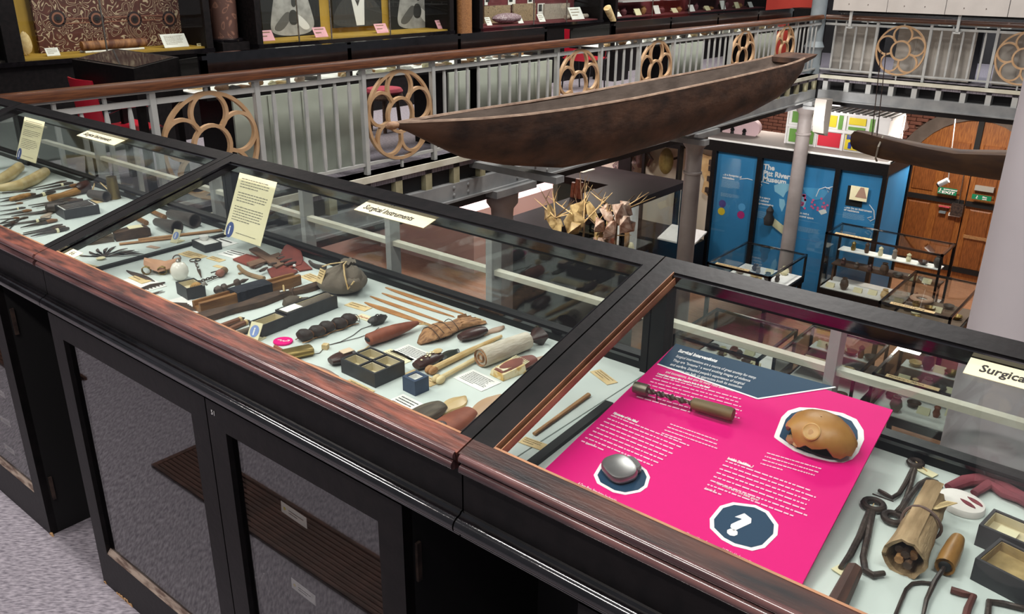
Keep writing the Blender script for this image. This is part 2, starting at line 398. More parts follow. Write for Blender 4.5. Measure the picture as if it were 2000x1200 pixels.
def balustrade(axis, fixed, a, b, roses, label, skipbal=False, hand=True, uprights=None):
    root = thing('balustrade', label, 'railing', (fixed, a, 0) if axis == 'y' else (a, fixed, 0), math.pi / 2 if axis == 'y' else 0)
    L = b - a
    # local x runs along the rail
    if hand:
        rings = []
        for x in (0, L):
            rings.append([(x, yy, zz) for yy, zz in ((-.05, .885), (.05, .885), (.052, .915), (.035, .945), (0, .952), (-.035, .945), (-.052, .915))])
        mk('handrail', MB().loft(rings), HANDR, root)
    if hand: mk('top_bar', MB().box(0, L, -.028, .028, .868, .886), GREYST, root)
    if skipbal: mk('second_rail', MB().box(0, L, -.012, .012, .812, .828), CREAM, root)
    else: mk('second_rail', MB().box(0, L, -.016, .016, .79, .825), GREYST, root)
    if not skipbal: mk('bottom_rail', MB().box(0, L, -.014, .014, .075, .1), GREYST, root)
    centres = [r - a for r in roses]
    if rosesrc[0] is None and roses:
        rosesrc[0] = mk('rosette', rose_mesh(), RINGM, root, (centres[0], -.0, .455))
        first = 1
    else: first = 0
    for c in centres[first:]:
        dup(rosesrc[0], root, (c, 0, .455), 0)
    bal = post = stub = None
    posts = sorted([c + s * .405 for c in centres for s in (-1, 1)]) if uprights is None else uprights
    for p in posts:
        if not 0 <= p <= L: continue
        if post is None: post = mk('post', MB().box(-.012 if skipbal else -.02, .012 if skipbal else .02, -.022, .022, 0, .87 if hand else .98), GREYST, root, (p, 0, 0))
        else: dup(post, root, (p, 0, 0))
    if not skipbal:
        edges = [0.0] + posts + [L]
        for i in range(0, len(edges) - 1):
            e0, e1 = edges[i], edges[i + 1]
            if any(e0 < c < e1 for c in centres):
                c = (e0 + e1) / 2
                for z0, z1 in ((.825, .87), (0, .076)):
                    mk('stub', MB().box(c - .011, c + .011, -.01, .01, z0, z1), GREYST, root)
                continue
            n = max(1, round((e1 - e0) / .156))
            for k in range(1, n):
                x = e0 + (e1 - e0) * k / n
                if bal is None:
                    bal = mk('baluster', MB().loft([[(-w, -.008, z), (w, -.008, z), (w, .008, z), (-w, .008, z)] for z, w in ((.1, .006), (.14, .015), (.72, .015), (.79, .008))]), GREYST, root, (x, 0, 0), smooth=False)
                    stub = mk('stub', MB().box(-.011, .011, -.01, .01, .825, .87), GREYST, root, (x, 0, 0), smooth=False)
                else:
                    dup(bal, root, (x, 0, 0))
                    if k % 2 == 0: dup(stub, root, (x, 0, 0))
    return root
balustrade('y', XR, 1.98, YR - .1, [3.33, 5.16, 7.82, 9.44, 11.84, 13.3], 'long grey iron balustrade with buff rosettes and oak handrail behind the canoe')
balustrade('x', YR, XR + .05, 3.0, [-4.2, -2.46, .9], 'grey iron balustrade with buff rosettes on the far gallery')
balustrade('x', YN, -4.6, 1.5, [], 'grey rail of the near gallery seen through the back glass of the cases', True, False, [.6, 1.55, 2.13, 2.58, 3.02, 4.05, 5.2])

# ---- dugout canoe
CANOE = mat('weathered_dugout_wood', '#5e4232', .62, col2='#2c1f1a', scale=3.2, stretch=(1.6, .8, 1.8), contrast=.35, bump=.6, bscale=7, detail=10)
CANOEI = mat('grey_weathered_canoe_inside', '#7c6e64', .8, col2='#544840', scale=4, stretch=(2, .6, 2), contrast=.1, bump=.3, bscale=10)
def canoe():
    t = thing('dugout_canoe', 'long weathered wooden dugout canoe hung beside the left balustrade', 'canoe', (-4.7, 0, 0))
    st = [(4.36, .575, .55, .025), (4.5, .565, .49, .05), (4.75, .55, .37, .11), (5.1, .53, .2, .19), (5.6, .51, .06, .255), (6.3, .49, -.07, .29), (7.2, .48, -.11, .31), (8.2, .485, -.11, .315), (9.2, .49, -.08, .31), (10.2, .5, -.04, .295), (10.9, .51, .03, .28), (11.3, .525, .13, .26), (11.55, .54, .27, .24)]
    rings = []; inr = []; n = 13; th = .035; rr = random.Random(3)
    for i, (y, zr, zb, w) in enumerate(st):
        ring = []; wob = rr.uniform(-.008, .008)
        for k in range(n):
            a = math.pi * k / (n - 1); ca, sa = math.cos(a), math.sin(a)
            ring.append((w * math.copysign(abs(ca) ** .62, ca), y, zr + wob - (zr - zb) * abs(sa) ** .8))
        rings.append(ring); ring = []
        tt = min(th, w * .5); dz = (zr - zb) * .85 if i not in (0, 1, len(st) - 1) else (zr - zb) * .35
        for k in range(n):
            a = math.pi * (n - 1 - k) / (n - 1); ca, sa = math.cos(a), math.sin(a)
            ring.append(((w - tt) * math.copysign(abs(ca) ** .62, ca), y, zr + wob - dz * abs(sa) ** .8))
        inr.append(ring)
    def sheet(R): n_ = len(R[0]); return MB().add([p for r in R for p in r], [(i * n_ + j, i * n_ + j + 1, (i + 1) * n_ + j + 1, (i + 1) * n_ + j) for i in range(len(R) - 1) for j in range(n_ - 1)] + [tuple(range(n_)), tuple(range((len(R) - 1) * n_, len(R) * n_))])
    mk('hull', sheet(rings), CANOE, t, ang=50)
    mk('hollow', MB().add([p for r in inr for p in r], [(i * n + j, i * n + j + 1, (i + 1) * n + j + 1, (i + 1) * n + j) for i in range(len(inr) - 1) for j in range(n - 1)]), CANOEI, t, ang=50)
    y0 = 11.5
    mk('stern_platform', MB().hexa([(-.24, y0, .48), (.24, y0, .48), (.2, 12.0, .53), (-.2, 12.0, .53), (-.25, y0, .545), (.25, y0, .545), (.22, 12.02, .57), (-.22, 12.02, .57)]), CANOE, t)
    mk('prow_knob', MB().blob((0, 4.33, .565), .035, .07, .03), mat('pale_worn_wood', '#b08a6a', .6, col2='#8d6648', scale=20), t)
    # gunwale edges, with a thin pale highlight put into their colour
    RIMHI = mat('gunwale_highlight', '#a88e78', .65, col2='#6a5040', scale=9, stretch=(2, .7, 2), contrast=.1)
    for s in (-1, 1):
        mk('gunwale', MB().tube([(s * (w - .016), y, zr + .004) for y, zr, zb, w in st], [min(.017, w * .4) for y, zr, zb, w in st], 6), RIMHI, t)
    return t
canoe()
for y, z in ((6.1, -.05), (8.9, -.12)):
    s = tag(mk('canoe_cradle', MB().box(-.75, .3, -.06, .06, -.1, -.04), GREYDK, loc=(-4.75, y, z)), '%s grey steel cradle carrying the canoe' % ('near' if y < 7 else 'far'), 'bracket', 'canoe cradles')
# ================================================================ THE NEAR ROW OF TABLE CASES
BZ = .94                        # top of the display board
LIDO = Vector((0, .787, 1.013)); LIDY = Vector((0, .555, .152)).normalized(); LIDN = Vector((1, 0, 0)).cross(LIDY)
LIDLEN = .598
def lid_hit(u, v, off=0.0): return hp(u, v, LIDO + LIDN * off, LIDN)
def lidm(x, s, n=0): return basis(LIDO + LIDY * s + LIDN * n + Vector((x, 0, 0)), (1, 0, 0), LIDY)
def lidbox(x0, x1, s0, s1, n0, n1):
    P = lambda x, s, n: LIDO + Vector((x, 0, 0)) + LIDY * s + LIDN * n
    return MB().hexa([P(x0, s0, n0), P(x1, s0, n0), P(x1, s1, n0), P(x0, s1, n0), P(x0, s0, n1), P(x1, s0, n1), P(x1, s1, n1), P(x0, s1, n1)])
def prof(x0, x1, pts): return MB().loft([[(x, y, z) for y, z in pts] for x in (x0, x1)])
def arc(cy, cz, r, a0, a1, n=7): return [(cy + r * math.cos(math.radians(a0 + (a1 - a0) * i / (n - 1))), cz + r * math.sin(math.radians(a0 + (a1 - a0) * i / (n - 1)))) for i in range(n)]
def display_case(xa, xb, label, frontm, worn):
    t = thing('display_case', label, 'display case', ((xa + xb) / 2, 1.08, 0)); t.location = (0, 0, 0)
    g = .0015; x0, x1 = xa + g, xb - g
    mk('fascia', MB().box(x0, x1, .797, .82, .86, .985), BLACK, t)
    mk('bullnose_moulding', prof(x0, x1, [(.80, .862), (.79, .864), (.788, .872)] + arc(.787, .888, .0135, 250, 100, 9) + [(.79, .903), (.793, .907), (.80, .908)]), BLACKG, t)
    mk('lower_moulding', prof(x0 + .006, x1 - .006, [(.80, .980), (.792, .981)] + arc(.788, .9895, .0085, 240, 80, 7) + [(.80, .998)]), PLUM, t)
    mk('lid_moulding', prof(x0 + .004, x1 - .004, [(.80, .999)] + arc(.789, 1.006, .0075, 250, 95, 6) + [(.80, 1.014)]), PLUM, t)
    mk('display_board', MB().box(x0, x1, .815, 1.343, BZ - .02, BZ), BED, t)
    mk('well_side', MB().box(x0, x1, .803, .815, BZ - .02, 1.008), BLACK, t)
    # lid
    fr = mk('front_rail', lidbox(x0, x1, 0, .034, -.022, 0), frontm, t)
    mk('ridge_rail', lidbox(x0, x1, LIDLEN - .042, LIDLEN, -.03, 0), BLACK, t)
    for a, b, s in ((x0, x0 + .04, 1), (x1 - .022, x1, -1)):
        mk('stile', lidbox(a, b, .034, LIDLEN - .042, -.024, 0), BLACK, t)
        # quarter-round bead inside the stile
        e = b if s > 0 else a
        mk('bead', lidbox(min(e, e + s * .0014), max(e, e + s * .0014), .034, LIDLEN - .042, -.02, .0008), worn, t)
        mk('bead', lidbox(min(e + s * .006, e + s * .0078), max(e + s * .006, e + s * .0078), .034, LIDLEN - .042, -.02, -.006), worn, t)
        mk('bead', lidbox(min(e + s * .003, e + s * .006), max(e + s * .003, e + s * .006), .034, LIDLEN - .042, -.02, -.009), BLACKG, t)
    mk('bead', lidbox(x0 + .04, x1 - .022, .034, .0375, -.02, .0006), ORANGEW, t)
    mk('bead', lidbox(x0 + .04, x1 - .022, LIDLEN - .05, LIDLEN - .042, -.024, -.003), BLACKG, t)
    mk('lid_glass', lidbox(x0 + .038, x1 - .02, .036, LIDLEN - .044, -.0165, -.0135), GLASS, t, smooth=False)
    # back
    zr = LIDO.z + LIDY.z * (LIDLEN - .02) - .03
    mk('back_rail', MB().box(x0, x1, 1.335, 1.36, BZ - .02, BZ + .028), BLACK, t)
    mk('back_sill_bead', MB().box(x0 + .02, x1 - .02, 1.33, 1.335, BZ + .018, BZ + .024), BLACKG, t)
    mk('back_head', MB().box(x0, x1, 1.338, 1.36, zr - .012, zr + .012), BLACK, t)
    mk('back_glass', MB().box(x0 + .02, x1 - .02, 1.347, 1.35, BZ + .026, zr - .01), GLASSB, t, smooth=False)
    for a in (x0, x1 - .014): mk('corner_post', MB().box(a, a + (.03 if a == x0 else .014), 1.325, 1.36, BZ, zr), BLACK, t)
    mk('carcass', MB().box(x0, x1, .82, 1.36, .86, BZ - .02), BLACKM, t)
    return t
XJ = (-4.925, -3.535, -2.145, -.745, .645)
case0 = display_case(XJ[0], XJ[1], 'black table case at the far left end of the near row', MAHOG, BLACKG)
case1 = display_case(XJ[1], XJ[2], 'black glass table case on the left, crowded with slender dark instruments and horns', MAHOG, BLACKG)
case2 = display_case(XJ[2], XJ[3], 'middle black glass table case with worn red brown front rail and surgical curios', MAHOG, BLACKG)
case3 = display_case(XJ[3], XJ[4], 'black glass table case in the right foreground holding the pink board', MAHOGB, ORANGEW)

# black divider strips lying on the boards
def strip(u1, v1, u2, v2, label, w=.012):
    a, b = hz(u1, v1, BZ), hz(u2, v2, BZ)
    d = (b - a); n = Vector((-d.y, d.x, 0)).normalized() * (w / 2)
    o = mk('divider_strip', MB().hexa([a - n, a + n, b + n, b - n] + [p + Vector((0, 0, .008)) for p in (a - n, a + n, b + n, b - n)]), BLACKM)
    tag(o, label, 'strip')
strip(176, 533, 448, 459, 'thin black strip dividing the board of the middle case', .014)
strip(1026, 920, 1190, 792, 'thin black strip on the board beside the pink panel', .016)

# ---------------------------------------------------------------- cupboards below
DGLASS = glassmat('cupboard_glass', (.78, .78, .78, 1), 3.2)
BEADW = mat('worn_pale_bead', '#9c8c80', .5, col2='#5d4a42', scale=18, stretch=(1, 5, 5), contrast=.6)
CHIP = mat('chipped_bare_wood', '#c49a6c', .7)
def cupboard(x0, x1, doors, label, number=None):
    t = thing('cupboard', label, 'cupboard', (0, 0, 0))
    mk('carcass', MB().box(x0, x1, 1.28, 1.3, 0, .852).box(x0, x0 + .02, .822, 1.28, 0, .852).box(x1 - .02, x1, .822, 1.28, 0, .852).box(x0 + .02, x1 - .02, .822, 1.28, 0, .06).box(x0 + .02, x1 - .02, .822, 1.28, .83, .852), BLACKM, t)
    for i, (a, b) in enumerate(doors):
        st, rl, br = .062, .06, .13
        d = mk('door', MB().box(a, a + st, .80, .822, .0, .85).box(b - st, b, .80, .822, .0, .85).box(a + st, b - st, .80, .822, .0, br).box(a + st, b - st, .80, .822, .85 - rl, .85), BLACK, t)
        mk('pane', MB().box(a + st, b - st, .812, .815, br, .85 - rl), DGLASS, d, smooth=False)
        mk('sill_bead', MB().hexa([(a + st, .80, br - .001), (b - st, .80, br - .001), (b - st, .812, br + .001), (a + st, .812, br + .001), (a + st, .803, br + .004), (b - st, .803, br + .004), (b - st, .812, br + .014), (a + st, .812, br + .014)]), BEADW, d)
        if number and i == 1:
            text(number, .016, mat('painted_white_numeral', '#cfcfcf', .6), d, basis((a + .018, .7985, .82), (1, 0, 0), (0, 0, 1)), 'number')
    return t
cb2 = cupboard(-2.178, -.886, ((-2.178, -1.468), (-1.464, -.886)), 'black two door glazed cupboard under the middle case', '51')
cb1 = cupboard(-3.85, -2.516, ((-3.85, -3.19), (-3.186, -2.516)), 'black glazed cupboard at the left edge under the left case')
cb3 = cupboard(-.53, .6, ((-.53, .03), (.034, .6)), 'black cupboard end in deep shade at the bottom right')
for z in (.16, .72):
    for x, c in ((-2.514, cb1), (-.884, cb2)):
        mk('hinge', MB().box(x - .002, x + .004, .826, .836, z - .04, z + .04), BRONZE, c)
rr = random.Random(5)
for x, c, n in ((-2.178, cb2, 9), (-2.516, cb1, 3)):
    mb = MB()
    for i in range(n):
        xx = (x + rr.uniform(0, .16)) if c is cb2 else x - rr.uniform(0, .012)
        s = rr.uniform(.004, .012); mb.hexa([(xx, .7985, .0), (xx + s * 1.4, .7985, 0), (xx + s, .7985, s), (xx, .7985, s * .8), (xx, .803, 0), (xx + s * 1.4, .803, 0), (xx + s, .803, s), (xx, .803, s * .8)])
    mk('chipped_edge', mb, CHIP, c)['kind'] = 'stuff'
tag(mk('knee_panel', MB().box(-.886, -.53, 1.18, 1.2, 0, .86), BLACKM), 'black panel in the dark gap between the two cupboards', 'panel')
tag(mk('knee_panel', MB().box(-2.516, -2.178, 1.18, 1.2, 0, .86), BLACKM), 'black panel in the dark gap beside the left cupboard', 'panel')
# labels stuck inside the panes
k = 0
for (uu, vv, ang, cc, lab) in (((548, 598), (978, 1012), 0, cb2, 'upper small white label on the right pane of the middle cupboard'), ((568, 615), (1128, 1164), 0, cb2, 'lower small white label on the right pane of the middle cupboard'),
        ((-8, 8), (756, 768), 0, cb1, 'topmost small white label on the left cupboard pane'), ((0, 19), (812, 824), 0, cb1, 'second small white label on the left cupboard pane'), ((8, 27), (866, 880), 0, cb1, 'third small white label on the left cupboard pane'), ((12, 40), (906, 918), 0, cb1, 'lowest small white label on the left cupboard pane')):
    a = hy(uu[0], vv[0], .82); b = hy(uu[1], vv[1], .82); wdt = b.x - a.x; h = .026 if cc is cb2 else .02
    mw = basis((a.x, .8195, a.z - h), (1, 0, (b.z - a.z) / wdt), (0, 0, 1))
    t = thing('paper_label', lab, 'label'); t.matrix_world = mw
    mk('card', MB().box(0, wdt, 0, h, -.0006, 0), PAPERW, t)
    mk('print', greek(MB(), wdt * .3, h * .62, wdt * .6, h * .45, 2, random.Random(k)), INK, t)
    mk('stamp', MB().lathe([(h * .14, 0), (h * .14, .0005)], 12, (wdt * .14, h * .5, 0)), mat('yellow_dot', '#d8c860', .7), t); k += 1
# crumpled clear plastic bags inside the middle cupboard
PLAST = glassmat('clear_plastic', (.9, .9, .92, 1), 3.0)
def plastic(cx, cy, cz, sx, sy, sz, seed, label):
    r2 = random.Random(seed); mb = MB(); n, m = 14, 8; vs = []
    for i in range(n):
        for j in range(m):
            vs.append((cx + sx * (i / (n - 1) - .5) + r2.uniform(-.01, .01), cy + sy * (j / (m - 1) - .5) + r2.uniform(-.012, .012), cz + sz * math.sin(3 * i / n + j * .7) * .5 + r2.uniform(-.015, .015)))
    mb.add(vs, [(i * m + j, i * m + j + 1, (i + 1) * m + j + 1, (i + 1) * m + j) for i in range(n - 1) for j in range(m - 1)])
    tag(mk('plastic_bag', mb, PLAST, smooth=False), label, 'bag')
plastic(-1.72, .93, .2, .34, .16, .1, 1, 'crumpled clear plastic bag behind the left door of the middle cupboard')
plastic(-1.12, .95, .2, .3, .16, .1, 2, 'crumpled clear plastic bag behind the right door of the middle cupboard')
plastic(-2.75, .95, .28, .2, .12, .1, 3, 'small crumpled plastic bag behind the left cupboard pane')
# slatted heating grille set in the carpet in front of the cases (mirrored in the panes)
GRW = mat('red_brown_grille_wood', '#54362c', .5, col2='#3a241c', scale=12, stretch=(1, 8, 8))
g = thing('floor_grille', 'dark brown slatted floor grille mirrored in the middle cupboard glass', 'grille', (-1.7, .33, 0))
sl = None
for i in range(9):
    y = -.066 + i * .0165
    if sl is None: sl = mk('slat', MB().box(-.92, 1.5, -.006, .006, .0, .012), GRW, g, (0, y, 0))
    else: dup(sl, g, (0, y, 0))
mk('grille_frame', MB().box(-.94, 1.52, -.09, -.077, 0, .014).box(-.94, 1.52, .077, .09, 0, .014).box(-.94, -.92, -.077, .077, 0, .014), GRW, g)

g2 = thing('floor_grille', 'dark brown slatted floor grille mirrored in the left cupboard pane', 'grille', (-4.1, .33, 0))
for o in list(g.children):
    c = dup(o, g2, o.location.copy()); c.scale.x = .4
# ---------------------------------------------------------------- title strips and cards on the lids
def title_strip(xa, xb, sa, sb, words, label, n=6):
    t = thing('title_label', label, 'label'); w_, h = xb - xa, sb - sa
    t.matrix_world = lidm(xa, sa, .0008 - .0135)
    mk('card', MB().box(0, w_, 0, h, 0, .001), PAPERC, t)
    text(words, h * .62, INK, t, Matrix.Translation((w_ * .07, h * .32, .0012)), shear=.12, bold=.0005, depth=.0003, xs=w_ * .86 / (h * .62 * len(words) * .5))
    return t
def sl_of(p): return (p - LIDO).dot(LIDY)
title_strip(-1.535, -1.303, .507, .549, 'Surgical Instruments', 'cream strip lettered Surgical Instruments, on the middle case')
title_strip(-2.93, -2.68, .507, .547, 'Surgical Instruments', 'cream strip lettered Surgical Instruments, on the left case')
title_strip(-.2, .04, .506, .546, 'Surgical Instruments', 'cream strip lettered Surgical Instruments, cut by the right picture edge')
def info_card(x0, x1, yb, zb, yt, zt, label, seed, name='information_card'):
    t = thing(name, label, 'card'); up = Vector((0, yt - yb, zt - zb)); h = up.length; w_ = x1 - x0
    t.matrix_world = basis((x0, yb, zb), (1, 0, 0), up)
    mk('card', MB().box(0, w_, 0, h, -.0006, 0), PAPERC, t)
    r2 = random.Random(seed); mb = MB()
    greek(mb, w_ * .1, h * .93, w_ * .82, h * .17, 4, r2, fill=.3); greek(mb, w_ * .1, h * .71, w_ * .82, h * .17, 4, r2, fill=.3); greek(mb, w_ * .1, h * .49, w_ * .82, h * .25, 6, r2, fill=.3)
    greek(mb, w_ * .3, h * .09, w_ * .6, h * .03, 1, r2, last=.9, fill=.35)
    mk('print', mb, mat('grey_ink', '#6a665c', .8), t)
    b = mk('badge', MB().lathe([(.1 * w_, 0), (.1 * w_, .0006)], 20, (w_ * .13, h * .1, 0), sy=1.3), mat('info_blue', '#3c4f86', .6), t)
    text('i', .2 * w_, PAPERW, b, Matrix.Translation((w_ * .13 - .005, h * .1 - .07 * w_, .0008)), bold=.001)
    return t
info_card(-2.016, -1.85, 1.222, .99, 1.292, 1.148, 'large cream text card with a blue i badge hung inside the middle case', 1)
a = hy(12, 305, 1.222); info_card(-3.353, -3.19, 1.235, 1.01, 1.292, 1.148, 'large cream text card with a blue i badge hung inside the left case', 2)
# numbered card tucked in the corner of the middle lid
a = lid_hit(88, 489, -.01); t = thing('number_card', 'small cream card numbered 66 in the lid corner of the middle case', 'card')
t.matrix_world = basis((-2.095, .835, 1.0125), (1, .0, 0), (0, .555, .152))
mk('card', MB().box(0, .05, 0, .024, .001, .002), PAPERC, t); text('66', .02, INK, t, Matrix.Translation((.012, .005, .0022)))
# ================================================================ THINGS ON THE BOARDS
def place(u1, v1, u2, v2, h=0, z=BZ):
    a, rz, L = fr2(u1, v1, u2, v2, z + h); return (a.x, a.y, z), rz, L
def mpp(u, v, z=BZ): return (hz(u, v, z) - CAMP).dot(CF) / FPX      # metres per pixel at a spot
def rod(name, u1, v1, u2, v2, r, m, label, cat, r2=None, n=8, bend=0, flat=1, group=None, lift=0, parent=None):
    loc, rz, L = place(u1, v1, u2, v2, r * flat)
    r2 = r if r2 is None else r2; pts = []; rs = []
    for i in range(9):
        t = i / 8; pts.append((L * t, bend * math.sin(math.pi * t), max(r, r2) * flat + lift)); rs.append(r + (r2 - r) * t)
    o = mk(name, MB().tube(pts, rs, n, flat=flat), m, loc=loc, rz=rz)
    return tag(o, label, cat, group)
def lens(L, w, n=9, tip=1.0, back=0.0):
    up = []
    for i in range(n + 1):
        t = i / n; up.append((L * t, w / 2 * (math.sin(math.pi * t ** tip) ** .8 if 0 < t < 1 else back)))
    return up + [(x, -y) for x, y in up[::-1] if y > 0 or True]
def card(u, v, u2, v2, hgt, m, label, name='paper_label', lines=3, ink=INK, words=None, z=BZ, wm=None, size=None, seed=1, cat='label', th=.0012):
    """card lying on the board; (u,v)-(u2,v2) is its near lower edge, hgt its depth in metres"""
    a, rz, L = fr2(u, v, u2, v2, z)
    t = thing(name, label, cat, (a.x, a.y, z), rz)
    mk('card', MB().box(0, L, 0, hgt, 0.0004, th), m, t)
    if words:
        for i, wd in enumerate(words):
            text(wd, size or hgt * .5, ink, t, Matrix.Translation((L * .1, hgt * .3 - i * hgt * .3, th + .0001)), xs=L * .8 / ((size or hgt * .5) * .52 * len(wd)))
    elif lines:
        mk('print', greek(MB(), L * .1, hgt * .86, L * .8, hgt * .75, lines, random.Random(seed), z=th + .0003), ink, t)
    return t
def open_box(name, u, v, u2, v2, depth, h, label, outm, inm, cells=(1, 1), wall=.003, fill=None, lip=.0, cat='box', floor=.4):
    a, rz, L = fr2(u, v, u2, v2, BZ)
    t = thing(name, label, cat, (a.x, a.y, BZ), rz)
    mk('tray', MB().box(0, L, 0, depth, .0003, h * floor), outm, t)
    mb = MB().box(0, L, 0, wall, h * floor, h).box(0, L, depth - wall, depth, h * floor, h).box(0, wall, wall, depth - wall, h * floor, h).box(L - wall, L, wall, depth - wall, h * floor, h)
    for i in range(1, cells[0]): mb.box(L * i / cells[0] - wall / 2, L * i / cells[0] + wall / 2, wall, depth - wall, h * floor, h)
    for j in range(1, cells[1]): mb.box(wall, L - wall, depth * j / cells[1] - wall / 2, depth * j / cells[1] + wall / 2, h * floor, h)
    mk('walls', mb, outm, t)
    for i in range(cells[0]):
        for j in range(cells[1]):
            x0, x1 = L * i / cells[0] + wall, L * (i + 1) / cells[0] - wall; y0, y1 = depth * j / cells[1] + wall, depth * (j + 1) / cells[1] - wall
            l = mk('lining', MB().box(x0, x1, y0, y1, h * floor, h * floor + .001).box(x0, x1, y1 - .001, y1, h * floor, h * .93).box(x0, x0 + .001, y0, y1, h * floor, h * .93).box(x1 - .001, x1, y0, y1, h * floor, h * .93), inm, t)
            if fill: mk('specimen', MB().blob(((x0 + x1) / 2, (y0 + y1) / 2, h * floor + .003), (x1 - x0) * .28, (y1 - y0) * .16, .003, jit=.15, seed=i + j), fill, l)
    return t, L
LINING = mat('cream_box_lining', '#d8cdb0', .85, col2='#c9bc9a', scale=20)
BOXBLK = mat('black_card_box', '#26262a', .5, col2='#303034', scale=40)

# ---- middle case, left bay
t = thing('blade_fan', 'fan of small dark leaf shaped blades tied with a round tag', 'tool', hz(203, 503, BZ))
mb0 = None
for i, (u, v) in enumerate(((152, 499), (175, 493), (192, 488), (211, 485), (227, 483), (250, 488), (263, 490), (272, 494), (281, 499))):
    a = hz(203, 503, BZ); b = hz(u, v, BZ); d = b - a; L = math.hypot(d.x, d.y)
    mk('blade', MB().prism([(0, -.001), (L * .45, -.0015)] + [(L * .45 + x, y) for x, y in lens(L * .55, .019, 6)][:7] + [(L * .45, .0015), (0, .001)], 0, .0012).tube([(0, 0, .001), (L * .45, 0, .001)], .0016, 5), BRONZE, t, (0, 0, .001 + .0012 * (i % 3)), math.atan2(d.y, d.x))
mk('tag', MB().lathe([(.012, 0), (.012, .001)], 16, (0.012, -.014, .004)), PAPERC, t)
t = thing('sheathed_knife', 'split dark wooden sheath with cream label, lower left of the horn cups', 'knife', *place(165, 472, 292, 452, .01)[:2])
L = place(165, 472, 292, 452, .01)[2]
mk('grip', MB().loft([[(x, -w, 0), (x, w, 0), (x, w * .9, h), (x, -w * .9, h)] for x, w, h in ((0, .008, .012), (L * .1, .014, .02), (L * .38, .013, .02), (L * .42, .016, .022))]), mat('grey_brown_bark', '#6e6154', .85, col2='#4c4238', scale=25, stretch=(1, 6, 6), bump=.3), t)
mk('sheath', MB().loft([[(x, -w, 0), (x, w, 0), (x, w * .85, h), (x, -w * .85, h)] for x, w, h in ((L * .45, .02, .024), (L * .7, .021, .028), (L * .93, .022, .028), (L, .016, .022))]), WOODD, t)
mk('label', MB().box(L * .68, L * .9, -.012, .02, .0285, .0292), PAPERC, t)
def cup(name, u1, v1, u2, v2, r1, r2, m, label, cat='horn'):
    loc, rz, L = place(u1, v1, u2, v2, max(r1, r2))
    mb = MB(); R = max(r1, r2); n = 18
    prof_ = [(r1 * .3, 0), (r1, L * .12), (r2, L), (r2 * .85, L), (r1 * .5, L * .35), (r1 * .1, L * .3)]
    mb.lathe(prof_, n, (0, 0, R), 'x')
    return tag(mk(name, mb, m, loc=loc, rz=rz), label, cat)
DKHORN = mat('dark_horn', '#4e4743', .5, col2='#3a332f', scale=14, stretch=(1, 4, 4), bump=.12)
cup('horn_cup', 300, 432, 346, 445, .012, .021, DKHORN, 'stubby dark horn cup, open end to the right, upper left of the middle case', 'cup')
cup('horn_cup', 326, 416, 381, 432, .014, .022, DKHORN, 'larger dark horn cup tucked against the back of the middle case', 'cup')
rod('wooden_spatula', 256, 421, 286, 437, .006, WOODM, 'short brown wooden stick left of the horn cups', 'stick', .008)
rod('wooden_spatula', 286, 409, 322, 426, .006, WOODM, 'longer brown wooden stick at the back left of the middle case', 'stick', .008)
rod('wooden_stick', 233, 477, 350, 464, .006, WOODL, 'pale wooden stick, left of the small blue i tag', 'stick', .005, flat=.6)
rod('wooden_stick', 270, 469, 434, 450, .006, WOODL, 'long pale wooden stick pointing at the large cream text card', 'stick', .007, flat=.6)
def info_tag(u, v, label, w=.026, h=.04, ):
    p = hz(u, v, BZ); t = thing('info_tag', label, 'tag', p, .25)
    up = Vector((0, .02, .03)).normalized(); m0 = basis((-w / 2, 0, 0.0005), (1, 0, 0), up)
    c = mk('card', MB().box(0, w, 0, h, -.0015, 0), PAPERC, t); c.matrix_basis = m0
    b = mk('badge', MB().lathe([(.38 * w, 0), (.38 * w, .0005)], 20, (w / 2, h * .54, 0), sy=1.15), mat('info_pale_blue', '#7d92c8', .6), t); b.matrix_basis = m0
    text('i', h * .55, PAPERW, b, Matrix.Translation((w / 2 - .0032, h * .35, .0006)), bold=.0008)
    mk('foot', MB().hexa([(-w / 2, 0, 0.0003), (w / 2, 0, 0.0003), (w / 2, .03, 0.0003), (-w / 2, .03, 0.0003), (-w / 2, 0, .002), (w / 2, 0, .002), (w / 2, .03, .002), (-w / 2, .03, .002)]), PAPERC, t)
info_tag(339, 475, 'small standing tag with a blue i badge between the pale sticks')
info_tag(491, 668, 'small standing tag with a blue i badge in front of the long black box', .03, .042)
card(150, 522, 182, 530, .03, PAPERT, 'small tan label near the front rail, left bay of the middle case', lines=2, ink=INKF)
card(285, 483, 305, 487, .016, mat('pinkish_scrap', '#b99a84', .8), 'tiny crumpled scrap of paper beyond the blade fan', 'paper_scrap', 0, cat='paper')

# ---- middle case, centre left
t, L = open_box('black_box', 376, 483, 401, 495, .05, .022, 'small black box with a glassy white cup at the back of the middle case', BOXBLK, PAPERW, floor=.7)
mk('glass_cup', MB().lathe([(.006, .016), (.012, .024), (.0125, .03)], 16, (.014, .03, 0)), PAPERW, t)
card(402, 473, 436, 484, .05, PAPERW, 'white card with a printed picture behind the black box', lines=2)
card(424, 497, 462, 507, .05, PAPERW, 'curling white paper sheet right of the black box', 'paper_sheet', 3, cat='paper')
card(347, 497, 385, 508, .035, PAPERT, 'tan handwritten label in front of the black box', lines=3, ink=INKF)
card(402, 505, 428, 513, .022, PAPERT, 'small tan label to the right of the corkscrew', lines=2, ink=INKF)
